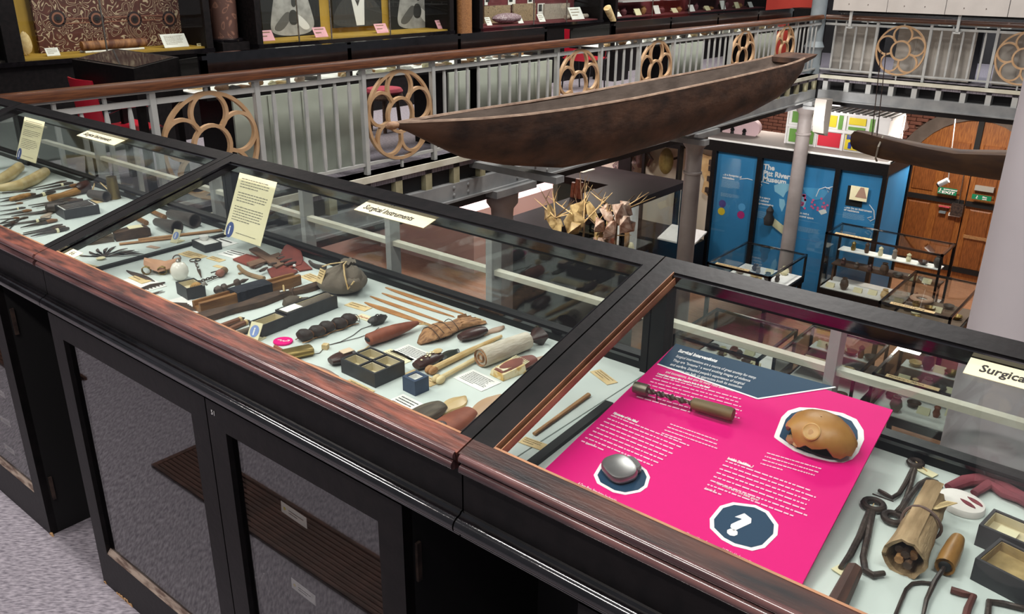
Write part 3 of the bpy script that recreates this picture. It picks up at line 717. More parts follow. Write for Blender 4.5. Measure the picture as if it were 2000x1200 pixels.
# leather saddle-shaped pouch
t = thing('leather_pouch', 'tan leather pouch with coiled brass wire ends and a ring', 'pouch', *place(285, 522, 352, 522, .012)[:2])
L = place(285, 522, 352, 522, .012)[2]
TANL = mat('tan_leather', '#bf9274', .6, col2='#a87a5c', scale=14, bump=.1)
rings = []
for i in range(9):
    x = L * i / 8; q = math.sin(math.pi * i / 8); w = .012 + .02 * q; zc = .016 + .012 * abs(i / 8 - .5) * 2
    rings.append([(x, -w, zc - .006), (x, -w * .4, zc - .013), (x, w * .4, zc - .013), (x, w, zc - .006), (x, w * .6, zc + .006), (x, 0, zc + .010), (x, -w * .6, zc + .006)])
mk('body', MB().loft(rings), TANL, t)
for cx in (L * .12, L * .58):
    mk('wire_coil', MB().tube([(cx + .011 * math.cos(a * .8), -.026 + .004 * math.sin(a), .012 + .011 * math.sin(a * .8)) for a in range(0, 24)], .0013, 5), BRASS, t)
mk('ring', MB().tube([(L * .82 + .010 * math.cos(a * .52), .026 + .006 * math.sin(a * .52), .026 + .008 * math.sin(a * .52)) for a in range(12)], .0018, 6, True), BRONZE, t)
t = thing('china_jar', 'white printed china ball jar left of the small open black box', 'jar', hz(353, 546, BZ))
CHINA = mat('glazed_white_china', '#e9e4da', .2)
mk('body', MB().lathe([(.010, 0), (.017, .006), (.0215, .018), (.021, .03), (.015, .041), (.006, .046), (.001, .0465)], 22), CHINA, t)
mk('print', MB().lathe([(.007, 0), (.0065, .0008)], 14), mat('faint_brown_transfer', '#b9a48c', .5), t).matrix_basis = Matrix.Translation((-.004, -.019, .026)) @ Matrix.Rotation(1.35, 4, 'X')
mk('stopper', MB().lathe([(.004, .044), (.006, .05), (.003, .054)], 10), mat('worn_steel', 0), t)
open_box('black_box', 346, 574, 367, 588, .045, .03, 'small open black box with cream lining in front of the china jar', BOXBLK, LINING, floor=.5)
t = thing('corkscrew', 'small iron corkscrew with a ring handle, right of the china jar', 'corkscrew', *place(381, 508, 393, 541, .004)[:2])
L = place(381, 508, 393, 541, .004)[2]
mk('handle', MB().tube([(.004, .014 * math.cos(a * .45), .005 + .004 * math.sin(a * .45)) for a in range(14)], .0017, 6, True), BRONZE, t)
mk('screw', MB().tube([(.006 + L * .6 * i / 20, .0028 * math.cos(i * .9), .005 + .0028 * math.sin(i * .9)) for i in range(21)], .0016, 6), BRONZE, t)
mk('tip', MB().loft([[(L * .6, -.004, .002), (L * .6, .004, .002), (L * .6, .004, .006), (L * .6, -.004, .006)], [(L, -.001, .002), (L, .001, .002), (L, .001, .004), (L, -.001, .004)]]), WOODD, t)
# cards, blades and scissors by the front rail
card(240, 548, 283, 571, .055, PAPERW, 'white card carrying a tan label by the front rail', lines=0)
card(250, 543, 277, 555, .026, PAPERT, 'tan label lying on the white card by the front rail', lines=2, ink=INKF, z=BZ + .0015)
def blade(name, u1, v1, u2, v2, w, m, label, th=.003, cat='blade', tip=1.0, group=None):
    loc, rz, L = place(u1, v1, u2, v2, th)
    P = lens(L, w, 10, tip); n = len(P)
    mb = MB().loft([[(x, y, .0005) for x, y in P], [(x, y, th * .5) for x, y in P], [(L * .02 + x * .96, y * .35, th) for x, y in P]])
    return tag(mk(name, mb, m, loc=loc, rz=rz), label, cat, group)
blade('leaf_shaped_knife', 246, 527, 303, 549, .02, BRONZE, 'dark leaf shaped blade behind the tan label by the front rail', .004, 'knife')
t = thing('comb', 'small black comb shaped tool beside the scissors', 'comb', *place(268, 568, 322, 552, .003)[:2]); L = place(268, 568, 322, 552, .003)[2]
mk('back', MB().tube([(0, 0, .003), (L * .5, .002, .004), (L, 0, .003)], [.003, .005, .002], 6), BRONZE, t)
tooth = None
for i in range(6):
    if tooth is None: tooth = mk('tooth', MB().tube([(0, 0, .003), (.002, -.012, .003)], .0014, 5), BRONZE, t, (L * .15, 0, 0))
    else: dup(tooth, t, (L * (.15 + .13 * i), 0, 0))
t = thing('scissors', 'small dark scissors near the front rail', 'scissors', *place(268, 582, 320, 568, .003)[:2]); L = place(268, 582, 320, 568, .003)[2]
for s in (-1, 1):
    mk('blade', MB().tube([(L * .3, -s * .004, .002), (L * .55, 0, .003), (L, s * .006, .002)], [.002, .003, .0008], 6, flat=.6), BRONZE, t)
    mk('finger_ring', MB().tube([(L * .16 + .010 * math.cos(a * .52), -s * .009 + .006 * math.sin(a * .52), .003) for a in range(12)], .0014, 6, True), BRONZE, t)
card(292, 590, 320, 602, .02, PAPERT, 'tan scrap label beside the small scissors', lines=2, ink=INKF)
t = card(305, 594, 352, 622, .07, PAPERW, 'white card holding six dark lancets near the front rail', 'lancet_card', 0, cat='card')
lanc = None
for i in range(6):
    if lanc is None: lanc = mk('lancet', MB().box(0, .062, -.0024, .0024, .0012, .004).tube([(0, 0, .0026), (-.006, 0, .0026)], [.002, .0008], 5), BRONZE, t, (.006, .01, 0), math.radians(38))
    else: dup(lanc, t, (.006 + .0105 * i, .01 - .0005 * i, 0))
# woven cage ball
t = thing('woven_rattle', 'little woven cane ball next to the open black box', 'rattle', hz(386, 578, BZ))
CANE = mat('golden_cane', '#c49a5c', .55, col2='#a67c40', scale=20)
mk('core', MB().blob((0, 0, .017), .012, .012, .014), mat('dark_core', '#4c3a26', .8), t)
for k in range(9):
    a = math.pi * k / 9
    mk('cane_rib', MB().tube([(.015 * math.cos(a) * math.sin(b * .3), .015 * math.sin(a) * math.sin(b * .3), .017 - .016 * math.cos(b * .3)) for b in range(21)], .0012, 5, True), CANE, t)
mk('handle', MB().tube([(.012, .006, .026), (.02, .012, .034), (.02, .016, .028)], [.004, .005, .003], 8), mat('grey_shell', '#9a948c', .4), t)
# chain and knobs
t = thing('chain_tool', 'small iron chain ending in two rosy gourd knobs', 'chain', *place(383, 553, 424, 540, .002)[:2]); L = place(383, 553, 424, 540, .002)[2]
lk = None
for i in range(9):
    if lk is None: lk = mk('link', MB().tube([(.005 * math.cos(a * .785), .003 * math.sin(a * .785), 0) for a in range(8)], .0012, 5, True), BRONZE, t, (0, 0, .003))
    else:
        q = dup(lk, t, (L * i / 9, 0, .003)); q.rotation_euler = (i % 2 * 1.2, 0, 0)
mk('needle', MB().tube([(L * .3, -.018, .003), (L * 1.02, -.012, .004)], .001, 5), BRONZE, t)
mk('knob', MB().blob((L * 1.08, -.008, .011), .012, .010, .010, jit=.06), mat('rosy_gourd', '#a06a5a', .6, col2='#8a5446', scale=30, bump=.2), t)
mk('knob', MB().blob((L * 1.42, .004, .010), .010, .009, .009, jit=.06), mat('brown_gourd', '#8a6a4c', .6, col2='#6e5238', scale=30, bump=.2), t)
mk('cotton', MB().blob((L * 1.26, -.001, .008), .006, .006, .006, jit=.2), PAPERW, t)
t = thing('spindle', 'black turned spindle with two flanges above the wooden trough', 'spindle', *place(420, 573, 486, 549, .006)[:2]); L = place(420, 573, 486, 549, .006)[2]
mk('spindle_body', MB().lathe([(.005, 0), (.009, .004), (.011, L * .12), (.006, L * .2), (.0105, L * .25), (.0105, L * .3), (.0035, L * .34), (.0035, L * .58), (.010, L * .62), (.011, L * .68), (.004, L * .74), (.0055, L * .84), (.001, L)], 14, (0, 0, .011), 'x'), BRONZE, t)
rod('forked_stick', 466, 521, 516, 545, .005, mat('pale_root', '#a08462', .6, col2='#84684a', scale=20, bump=.2), 'pale curved stick with a forked tip below the red leather pouch', 'stick', .006, bend=-.012)
rod('forked_stick', 466, 535, 478, 532, .003, mat('pale_root', 0), 'stub of pale forked stick below the red leather pouch', 'stick', .002)
for i, (a, b, c, d) in enumerate(((412, 533, 435, 526), (420, 536, 446, 528))):
    rod('thin_needle', a, b, c, d, .0016, BRONZE, 'thin needle above the two rosy knobs, %s one' % ('upper', 'lower')[i], 'needle', .0008)
card(415, 521, 432, 525, .014, PAPERT, 'tiny curled tan tag above the thin needles', lines=0)
# red leather tool roll
t = thing('leather_tool_roll', 'opened red leather tool roll with dark instruments in its loops', 'tool roll', hz(530, 520, BZ))
O = hz(530, 520, BZ)
def pxp(lst, z=BZ): return [((p := hz(u, v, z)).x - O.x, p.y - O.y) for u, v in lst]
mk('flap', MB().prism(pxp([(455, 510), (482, 500), (506, 506), (520, 514), (500, 527), (480, 520)]), .002, .006), REDLEATH, t)
mk('flap', MB().prism(pxp([(522, 530), (552, 521), (582, 533), (556, 552), (530, 545)]), .002, .006), REDLEATH, t)
q = pxp([(540, 508), (556, 490), (572, 479), (584, 484), (592, 502), (588, 514), (566, 520)], BZ + .01)
mk('raised_flap', MB().loft([[(x, y, .003 + .016 * (i in (1, 2, 3))) for i, (x, y) in enumerate(q)], [(x, y, .007 + .016 * (i in (1, 2, 3))) for i, (x, y) in enumerate(q)]]), REDLEATH, t)
mk('flap', MB().prism(pxp([(566, 518), (590, 510), (610, 528), (585, 532)]), .002, .005), REDLEATH, t)
BRL = mat('brown_leather', '#7a5a46', .7, col2='#5f4434', scale=16, bump=.15)
mk('loop_band', MB().prism(pxp([(487, 494), (502, 489), (556, 522), (540, 530)]), .006, .011), BRL, t)
mk('loop_band', MB().prism(pxp([(482, 520), (545, 500), (552, 506), (490, 528)]), .006, .010), BRL, t)
for i, (a, b, c, d) in enumerate(((498, 524, 515, 516), (508, 530, 522, 523), (524, 518, 540, 514), (542, 505, 560, 502), (548, 512, 570, 506), (556, 518, 578, 512), (546, 500, 562, 497))):
    p, q2 = hz(a, b, BZ + .012), hz(c, d, BZ + .012)
    mk('instrument', MB().tube([p - O, (p + q2) / 2 - O, q2 - O], [.004, .006, .003], 7, flat=.7), BRONZE, t)
mk('white_bead', MB().blob(tuple(hz(575, 519, BZ + .012) - O), .005, .004, .004, 8, 6), PAPERW, t)
rod('horn_hook', 605, 513, 636, 525, .004, DKHORN, 'small dark curved hook beside the grey cloth bag', 'hook', .007, bend=-.01)
card(584, 541, 612, 552, .034, PAPERT, 'tan label between the red tool roll and the grey bag', lines=3, ink=INKF)
# wooden trough and sheath
t = thing('wooden_trough', 'long golden brown wooden trough wrapped with dark blue cloth', 'trough', *place(384, 600, 580, 544, .012)[:2]); L = place(384, 600, 580, 544, .012)[2]
GOLDW = mat('golden_brown_wood', '#94683c', .5, col2='#6e4826', scale=10, stretch=(1, 7, 7), bump=.12)
rings = []
for x in (0, L * .06, L * .5, L * .9, L): 
    w = .021 if 0 < x < L * .95 else .019
    rings.append([(x, -w, .001), (x, w, .001), (x, w, .022), (x, w * .55, .023), (x, w * .5, .012), (x, -w * .5, .012), (x, -w * .55, .026), (x, -w, .025)])
mk('trough_body', MB().loft(rings), GOLDW, t, ang=20)
mk('cloth_wrap', MB().loft([[(x, -.024 - .002 * math.sin(x * 300), .001), (x, .024, .001), (x, .024, .026), (x, .008, .0285), (x, -.01, .0275), (x, -.024 - .002 * math.sin(x * 300), .027)] for x in [L * (.34 + .035 * i) for i in range(11)]]), mat('dark_navy_cloth', '#191b24', .95, col2='#22242e', scale=30, bump=.4, bscale=80), t)
t = thing('wooden_sheath', 'dark brown wavy wooden sheath lying along the golden trough', 'sheath', *place(378, 624, 624, 553, .01)[:2]); L = place(378, 624, 624, 553, .01)[2]
rings = []
for i in range(15):
    x = L * i / 14; w = .017 + .004 * math.sin(i * 1.1) - (.006 if i > 10 else 0); h = .02 - (.004 if i > 10 else 0); yc = .003 * math.sin(i * .9)
    rings.append([(x, yc - w, .001), (x, yc + w, .001), (x, yc + w * .9, h * .7), (x, yc, h), (x, yc - w * .9, h * .7)])
mk('sheath_body', MB().loft(rings), WOODD, t)
mk('bone_peg', MB().tube([(L * .69, -.004, .016), (L * .70, .002, .026), (L * .71, .008, .026), (L * .715, .012, .016)], .0022, 6), BONE, t)
mk('shell_inlay', MB().box(L * .655, L * .675, -.008, -.004, .0185, .0205).box(L * .70, L * .72, -.01, -.006, .0175, .0195), PAPERW, t)
# grey cloth bag
P = hz(668, 565, BZ); t = thing('cloth_bag', 'tied grey brown cloth bag with a tan paper label', 'bag', P, -.15)
rings = []; n = 40
for i in range(15):
    s = i / 14; h = .078 * s; base = 1.1 * [.036, .048, .055, .058, .0585, .057, .054, .049, .042, .034, .026, .019, .0135, .0125, .017][i]
    ring = []
    for k in range(n):
        a = 2 * math.pi * k / n; pl = (.03 + .34 * s ** 1.8) * (math.sin(k * 2 * math.pi * 9 / n + .8 * s) * .7 + .5 * math.sin(k * 2 * math.pi * 5 / n + 2)) * (1 if s > .3 else s / .3)
        r = base * (1 + pl * (.7 if i < 13 else .4)); lean = .028 * s ** 2.2
        ring.append((r * math.cos(a) + lean, r * math.sin(a) * .9 + lean * .2, h + .0005 + (.0 if i < 12 else .004 * math.sin(k))))
    rings.append(ring)
mk('body', MB().loft(rings), CLOTHG, t, ang=70)
mk('knot', MB().blob((.062, -.004, .054), .028, .02, .022, 14, 9, .13, 4).blob((.078, -.012, .04), .018, .018, .018, 12, 8, .13, 5), CLOTHG, t, ang=60)
mk('drawstring', MB().tube([(.03, .0, .078), (.05, -.02, .08), (.068, -.03, .062), (.08, -.03, .03), (.095, -.022, .052)], .0022, 6).tube([(.03, 0, .078), (.008, -.03, .074), (-.008, -.045, .066)], .0016, 6), BONE, t)
lb = mk('paper_tag', MB().box(-.013, .013, 0, .034, 0, .001), PAPERT, t); lb.matrix_basis = basis((-.012, -.0545, .026), (1, 0, 0), (0, .014, .03))
mk('tag_print', greek(MB(), -.010, .03, .02, .024, 4, random.Random(3), z=.0013), INKF, lb)
# lump, boxes, sticks
t = thing('stone_lump', 'rounded dark stone lump behind the long black box', 'stone', *place(552, 600, 604, 590, .012)[:2]); L = place(552, 600, 604, 590, .012)[2]
mk('stone', MB().lathe([(.002, 0), (.014, .006), (.019, .02), (.016, .036), (.009, .048), (.007, L * .98)], 14, (0, 0, .018), 'x', sx=1, sy=.9), mat('brown_stone', '#5f5448', .7, col2='#4a4036', scale=25, bump=.2), t)
mk('tuft', MB().tube([(.03, .006, .03), (.028, .01, .042), (.034, .013, .05)], [.004, .002, .0006], 6), WOODD, t)
mk('chalk_spot', MB().blob((.04, -.008, .03), .003, .003, .002, 8, 6), PAPERC, t)
t, L = open_box('long_box', 563, 640, 660, 602, .04, .032, 'long shallow black box with a grey roll and a small label inside', BOXBLK, LINING, floor=.35)
mk('grey_roll', MB().tube([(L * .3, .02, .019), (L * .95, .022, .02)], [.013, .015], 12), CLOTHG, t)
mk('label', MB().box(L * .04, L * .34, .006, .034, .0318, .0326), PAPERW, t)
open_box('short_box', 512, 661, 563, 641, .04, .028, 'short black box lined in cream, left end of the long black box', BOXBLK, LINING, floor=.4, fill=mat('grey_powder', '#a8a294', .9))
for i, (a, b, c, d) in enumerate(((426, 640, 478, 622), (440, 648, 488, 627))):
    t = thing('brown_stick', 'brown pointed stick with a pale band near the front rail, %s of the pair' % ('upper', 'lower')[i], 'stick', *place(a, b, c, d, .005)[:2], group='banded sticks'); L = place(a, b, c, d, .005)[2]
    mk('shaft', MB().tube([(0, 0, .006), (L * .8, 0, .006)], [.0055, .006], 9), mat('chestnut_wood', '#7a4c34', .5, col2='#5f3826', scale=15, stretch=(1, 8, 8)), t)
    mk('band', MB().tube([(L * .78, 0, .006), (L * .86, 0, .006)], .0065, 9), BONE, t)
    mk('point', MB().tube([(L * .86, 0, .006), (L, 0, .006)], [.006, .001], 9), WOODD, t)
rod('grey_stick', 455, 654, 500, 640, .0065, mat('grey_brown_bark', 0), 'grey barked stick under the banded brown sticks', 'stick', .006)
rod('grey_stick', 468, 664, 495, 654, .004, WOODD, 'thin dark stick beside the lower i tag', 'stick', .003)
# pink disc and brass case
p = hz(553, 669, BZ); t = thing('pink_disc', 'magenta oval disc with a white scribble symbol', 'disc', p, .1)
PINK = mat('magenta_print', '#de107a', .6, spec=.2)
mk('disc', MB().lathe([(.0205, .0005), (.021, .002), (.0205, .004)], 28, sy=.95), PINK, t)
mk('symbol', MB().tube([(-.012, -.004, .0042), (-.006, .001, .0042), (-.003, -.005, .0042), (.002, .002, .0042), (.004, -.003, .0042), (.008, .003, .0042), (.012, .004, .0042), (.010, .009, .0042), (.005, .008, .0042)], .0011, 5, flat=.2), PAPERW, t)
t = thing('brass_case', 'worn rounded brass case beside the magenta disc', 'case', *place(552, 695, 610, 683, .009)[:2]); L = place(552, 695, 610, 683, .009)[2]
rings = []
for x, k in ((0, .8), (.003, 1), (L - .003, 1), (L, .8)):
    rings.append([(x, .017 * k * math.copysign(abs(math.cos(a)) ** .6, math.cos(a)), .0095 + .009 * k * math.copysign(abs(math.sin(a)) ** .7, math.sin(a))) for a in [2 * math.pi * j / 20 for j in range(20)]])
mk('case_body', MB().loft(rings), BRASS, t)
mk('seam', MB().box(.002, L - .002, -.0178, -.0168, .008, .0092), mat('bright_brass', '#c8a860', .3, .7), t)
rod('brown_stick', 537, 677, 560, 690, .004, REDOCH, 'stub of reddish stick poking out by the front rail', 'stick', .003)
# row of dark seed pods on a cord
t = thing('seed_rattle', 'row of five split dark seed pods strung on a cord', 'rattle', *place(583, 660, 692, 622, .012)[:2]); L = place(583, 660, 692, 622, .012)[2]
POD = mat('dark_seed_husk', '#33241f', .6, col2='#1f1512', scale=35, bump=.4, bscale=60)
PODI = mat('brown_seed_inside', '#6e4a30', .6)
pod = None
for i in range(5):
    x = L * (.1 + .2 * i)
    if pod is None:
        pod = mk('pod', MB().blob((0, 0, .014), .014, .018, .013, 14, 9, .05, 3), POD, t, (x, 0, 0), .5)
        mk('pod_lip', MB().blob((.010, -.004, .012), .005, .014, .010, 10, 7), PODI, pod)
    else: dup(pod, t, (x, .002 * (-1) ** i, 0))
for s in (-1, 1): mk('cord', MB().tube([(L * i / 10, s * (.012 + .003 * math.sin(i * 2)), .004) for i in range(11)], .0011, 5), WOODL, t)
mk('cord_loop', MB().tube([(L * 1.02 + .014 * math.cos(a * .5), .006 + .012 * math.sin(a * .5), .008 + .006 * math.sin(a)) for a in range(12)], .0008, 5, True), BRONZE, t)
card(692, 620, 726, 631, .024, PAPERC, 'cream label reading Japan in red', words=['Japan'], ink=mat('red_ink', '#b5482c', .8))
card(672, 597, 712, 609, .026, PAPERT, 'tan label with faded writing above the Japan label', lines=2, ink=INKF)
t = thing('black_lump', 'small black resin lump trailing two thin strings to a bone bead', 'amulet', *place(722, 632, 757, 621, .008)[:2]); L = place(722, 632, 757, 621, .008)[2]
mk('lump', MB().blob((L * .45, 0, .011), L * .5, .011, .011, 14, 9, .14, 6), mat('black_resin', '#1e1a1a', .5, col2='#2c2624', scale=40, bump=.4, bscale=60), t)
mk('chalk_mark', MB().box(L * .4, L * .52, -.004, .0, .0205, .0222), PAPERW, t)
Q = Vector(t.location)
def toloc(p): 
    d = p - Q; c, s = math.cos(-t.rotation_euler.z), math.sin(-t.rotation_euler.z); return (d.x * c - d.y * s, d.x * s + d.y * c, d.z)
for pts in (((726, 636), (705, 643), (690, 655), (665, 668), (643, 674)), ((740, 640), (728, 650), (700, 660), (668, 668), (643, 674)), ((632, 681), (624, 690), (612, 692), (600, 688))):
    mk('string', MB().tube([toloc(hz(u, v, BZ + .0015)) for u, v in pts], .0008, 5), BRONZE, t)
p = hz(636, 682, BZ); mk('bone_bead', MB().box(-.006, .006, -.006, .006, .0005, .011), BONE, t, toloc(p)).rotation_euler = (0, 0, .6)
# four bone slivers
for i, (a, b, c, d, w) in enumerate(((752, 560, 908, 613, .015), (745, 571, 888, 618, .013), (722, 577, 868, 629, .013), (711, 589, 848, 636, .019))):
    blade('bone_sliver', a, b, c, d, w, mat('orange_bone', '#c08c58', .5, col2='#a06c3c', scale=16, stretch=(1, 6, 6), bump=.08), 'long orange bone sliver, %s of the row of four by the back rail' % ('first', 'second', 'third', 'front most')[i], .004, tip=.75, group='bone slivers')
# red ochre bundle
t = thing('ochre_bundle', 'red brown fish shaped bundle with a pale fibre tassel', 'bundle', *place(718, 668, 816, 634, .012)[:2]); L = place(718, 668, 816, 634, .012)[2]
mk('skin_wrap', MB().lathe([(.010, 0), (.015, .004), (.0155, .02), (.017, L * .3), (.0155, L * .55), (.011, L * .8), (.005, L)], 16, (0, 0, .016), 'x', sy=.85), REDOCH, t)
mk('mouth', MB().blob((-.0005, 0, .017), .003, .009, .004), BLACKM, t)
r2 = random.Random(8)
tf = MB()
for i in range(16): tf.tube([(L * .97, 0, .012), (L + .012, r2.uniform(-.007, .007), .010), (L + .03, r2.uniform(-.018, .018), .004)], .0005, 4)
mk('tassel', tf, BONE, t)['kind'] = 'stuff'
mk('cord', MB().tube([(.0, -.004, .004), (-.016, -.008, .002), (-.03, -.006, .002)], .0014, 5), BONE, t)
# leaf bundle
t = thing('leaf_bundle', 'bundle wrapped in dried tan leaves and bound with dark cord', 'bundle', *place(818, 664, 930, 618, .012)[:2]); L = place(818, 664, 930, 618, .012)[2]
rings = []
r2 = random.Random(4)
for i in range(12):
    s = i / 11; w = [.006, .016, .024, .028, .028, .026, .022, .019, .022, .026, .028, .03][i]; h = [.006, .015, .022, .025, .025, .024, .02, .017, .017, .015, .010, .006][i]
    rings.append([(L * s, w * math.cos(a) * (1 + r2.uniform(-.1, .1)), h * .5 + .001 + h * .5 * math.sin(a) * (1 + r2.uniform(-.1, .12))) for a in [2 * math.pi * j / 18 for j in range(18)]])
mk('leaf_wrap', MB().loft(rings), LEAF, t, ang=50)
for k, x in enumerate((.2, .3, .42, .55)):
    mk('binding_cord', MB().tube([(L * x + .004 * math.sin(b), .029 * math.cos(b * .52) * (.95 if x < .5 else .8), .0125 + .0145 * math.sin(b * .52)) for b in range(12)], .0009, 5, True), WOODD, t)
for k in range(5):
    a0 = L * (.62 + .04 * k); mk('leaf_fold', MB().loft([[(a0, -.022 + .01 * k, .012), (a0, -.018 + .01 * k, .012), (a0, -.02 + .01 * k, .02)], [(L * 1.02, -.03 + .015 * k, .002), (L * 1.02, -.02 + .015 * k, .002), (L * 1.02, -.025 + .015 * k, .008)]]), LEAF, t)
card(918, 626, 934, 631, .02, PAPERT, 'small tan label half under the leaf bundle', lines=2, ink=INKF)
# hafted stone knives
def hafted(u1, v1, u2, v2, hl, hw, hm, bm_, label, hh=.011, bw=.022, extras=None, tip=1.4):
    loc, rz, L = place(u1, v1, u2, v2, hh); t = thing('stone_knife', label, 'knife', loc, rz)
    P = [(x + L * hl * .85, y) for x, y in lens(L * (1 - hl * .85), bw, 9, tip)]
    b0 = L * hl * .85
    mid = [(b0, bw * .42)] + [(x, y) for x, y in P[3:10]] + [(x, y) for x, y in P[10:-3]] + [(b0, -bw * .42)]
    mk('stone_blade', MB().loft([[(x, y, .001) for x, y in mid], [(x, y * .9, .004) for x, y in mid], [(b0 + (x - b0) * .95, y * .2, .0075) for x, y in mid]]), bm_, t)
    rings = []
    for i in range(9):
        s = i / 8; k = math.sin(math.pi * (.12 + .76 * s)) ** .5; k = max(k, .45)
        rings.append([(L * hl * s, hw / 2 * k * math.cos(a), hh * (1.0 + .95 * k * math.sin(a))) for a in [2 * math.pi * j / 16 for j in range(16)]])
    h = mk('haft', MB().loft(rings), hm, t)
    if extras: extras(t, h, L)
    return t
hafted(898, 660, 986, 632, .56, .032, RESIN, STONEB, 'stone knife with a smooth dark resin haft beside the leaf bundle', bw=.02)
BLKST = mat('black_obsidian', '#1f221e', .3, col2='#2c3028', scale=20, bump=.1)
def spots(t, h, L):
    r2 = random.Random(2)
    for i in range(9): mk('shell_bead', MB().blob((L * r2.uniform(.06, .42), r2.uniform(-.008, .008), .0225), .0025, .0025, .0012, 8, 5), PAPERC, h)
    mk('wax_patch', MB().blob((L * .5, .002, .021), .013, .009, .003, 12, 6, .1), BONE, h)
hafted(812, 715, 897, 677, .55, .034, RESIN, BLKST, 'stone knife with black blade and white spotted resin haft', bw=.034, extras=spots)
GRN = mat('dark_green_stone', '#2e3426', .4, col2='#3c4430', scale=20)
def lab1(t, h, L): mk('label', MB().box(L * .28, L * .55, -.009, .009, .021, .0225), mat('pinkish_label', '#d8bfa4', .8), h)
hafted(645, 706, 722, 680, .6, .034, RESIN, GRN, 'stone knife with glossy dark red haft and pinkish label', bw=.02, extras=lab1)
blade('stone_flake', 600, 708, 663, 735, .017, mat('mauve_stone', '#a08478', .5, col2='#8c7066', scale=18), 'slim mauve lens shaped stone flake by the front rail', .006)
# long bone points
def bone_rod(u1, v1, u2, v2, r, label, m):
    loc, rz, L = place(u1, v1, u2, v2, .006); t = thing('bone_point', label, 'bone', loc, rz)
    mk('shaft', MB().tube([(L * .05, 0, .008), (L * .5, 0, .007), (L, 0, .005)], [r * 1.05, r, r * .55], 10), m, t)
    mk('knuckle', MB().blob((L * .03, .005, .008), .012, .007, .0078, 12, 8, .06).blob((L * .03, -.005, .008), .012, .007, .0078, 12, 8, .06), WOODL if r > .006 else m, t)
bone_rod(838, 727, 979, 656, .0065, 'long bone with brown knuckle end, left of the pair', BONE)
bone_rod(851, 746, 1017, 653, .005, 'long pale bone point with cream knuckle end, right of the pair', mat('pale_bone', '#e2cfa2', .5, col2='#cfb482', scale=16, stretch=(1, 4, 4)))
# printed cards
card(762, 688, 815, 711, .05, PAPERW, 'white printed card between the red bundle and the black bladed knife', lines=7, seed=3)
card(733, 694, 780, 716, .04, PAPERC, 'cream handwritten card partly under the white printed card', lines=5, ink=INKF, seed=4)
card(885, 739, 940, 766, .052, PAPERW, 'white printed card to the right of the bone points', lines=8, seed=5)
card(787, 732, 840, 757, .028, PAPERT, 'tan handwritten slip beside the blue box', lines=3, ink=INKF, seed=6)
card(746, 789, 790, 812, .05, PAPERW, 'white printed card by the front rail, below the blue box', lines=5, seed=7)
card(660, 752, 708, 776, .03, PAPERT, 'tan handwritten slip by the front rail below the four part box', lines=3, ink=INKF, seed=8)
# boxes
open_box('divided_box', 667, 728, 733, 759, .075, .03, 'black box divided into four cream lined compartments', BOXBLK, LINING, (2, 2), .004, floor=.35, fill=mat('olive_crumbs', '#8a8468', .9))
open_box('blue_box', 787, 763, 811, 775, .034, .03, 'small navy blue box with a window in its lid', mat('navy_card', '#2c3c56', .6, col2='#34455f', scale=30), PAPERW, wall=.006, floor=.6)
# white roll with tuft
t = thing('cloth_roll', 'off white cloth roll bundle with a dark tuft at its end', 'roll', *place(940, 702, 1030, 668, .016)[:2]); L = place(940, 702, 1030, 668, .016)[2]
WROLL = mat('soiled_white_cloth', '#d3cabb', .9, col2='#bfb4a2', scale=30, stretch=(1, 4, 4), bump=.3, bscale=70)
mk('roll', MB().lathe([(.0195, 0), (.02, L * .1), (.0195, L * .6), (.018, L)], 20, (0, 0, .0195), 'x'), WROLL, t)
mk('leaf_end', MB().lathe([(.004, .003), (.008, -.004), (.013, .004), (.0175, -.004), (.0165, .01)], 16, (0, 0, .0195), 'x', cap=False), LEAF, t, ang=20)
mk('neck', MB().tube([(L, .0, .02), (L * 1.06, 0, .018)], [.006, .004], 8), BRONZE, t)
rings = []
for i in range(6):
    rings.append([(L * (1.05 + .05 * i), (.004 + .0035 * i) * math.cos(a) * (1 + .25 * math.sin(3 * a)), .018 + (.004 + .003 * i) * math.sin(a)) for a in [2 * math.pi * j / 15 for j in range(15)]])
mk('tuft', MB().loft(rings), RESIN, t, ang=60)
rod('slim_rod', 962, 684, 1012, 655, .003, mat('pale_bone', 0), 'slim pale pointed rod behind the white cloth roll', 'rod', .001)
# knife with fringed sheath
def fringe(t, h, L):
    GLD = mat('golden_beadwork', '#caa45c', .6, col2='#e4d6b0', scale=60, contrast=.7, bump=.3)
    mk('beaded_sheath', MB().hexa([(-.004, -.02, .001), (L * .42, -.022, .001), (L * .42, .022, .001), (-.004, .018, .001), (-.002, -.018, .013), (L * .4, -.02, .018), (L * .4, .02, .018), (-.002, .016, .013)]), GLD, t)
    mk('sheath_panel', MB().box(L * .03, L * .3, -.012, .012, .0165, .0182), mat('ivory_beads', '#efe4c8', .6, col2='#c8a868', scale=90, contrast=.8), t)
    for i in range(9): mk('fringe_tooth', MB().tube([(L * .4, -.018 + .0045 * i, .018), (L * .5, -.018 + .0045 * i, .0205)], [.0016, .0009], 5), PAPERC, t)
hafted(972, 728, 1068, 690, .72, .04, mat('dull_red_haft', '#8a5246', .6, col2='#74423a', scale=18, bump=.12), STONEB, 'stone knife with dull red haft and ivory fringed bead sheath', extras=fringe)
def groove(t, h, L): mk('haft_groove', MB().loft([[(L * .1, -.002, .0205), (L * .1, .004, .0205), (L * .1, .001, .022)], [(L * .45, -.006, .021), (L * .45, .008, .021), (L * .45, .001, .0245)]]), BRONZE, h)
hafted(790, 830, 911, 766, .58, .05, mat('grey_brown_resin', '#5f5446', .6, col2='#463c32', scale=20, stretch=(1, 5, 5), bump=.25), mat('amber_quartz', '#cdb68e', .35, col2='#b7965c', scale=9), 'large stone knife with grey brown haft and honey coloured blade by the front rail', bw=.04, extras=groove, hh=.013)
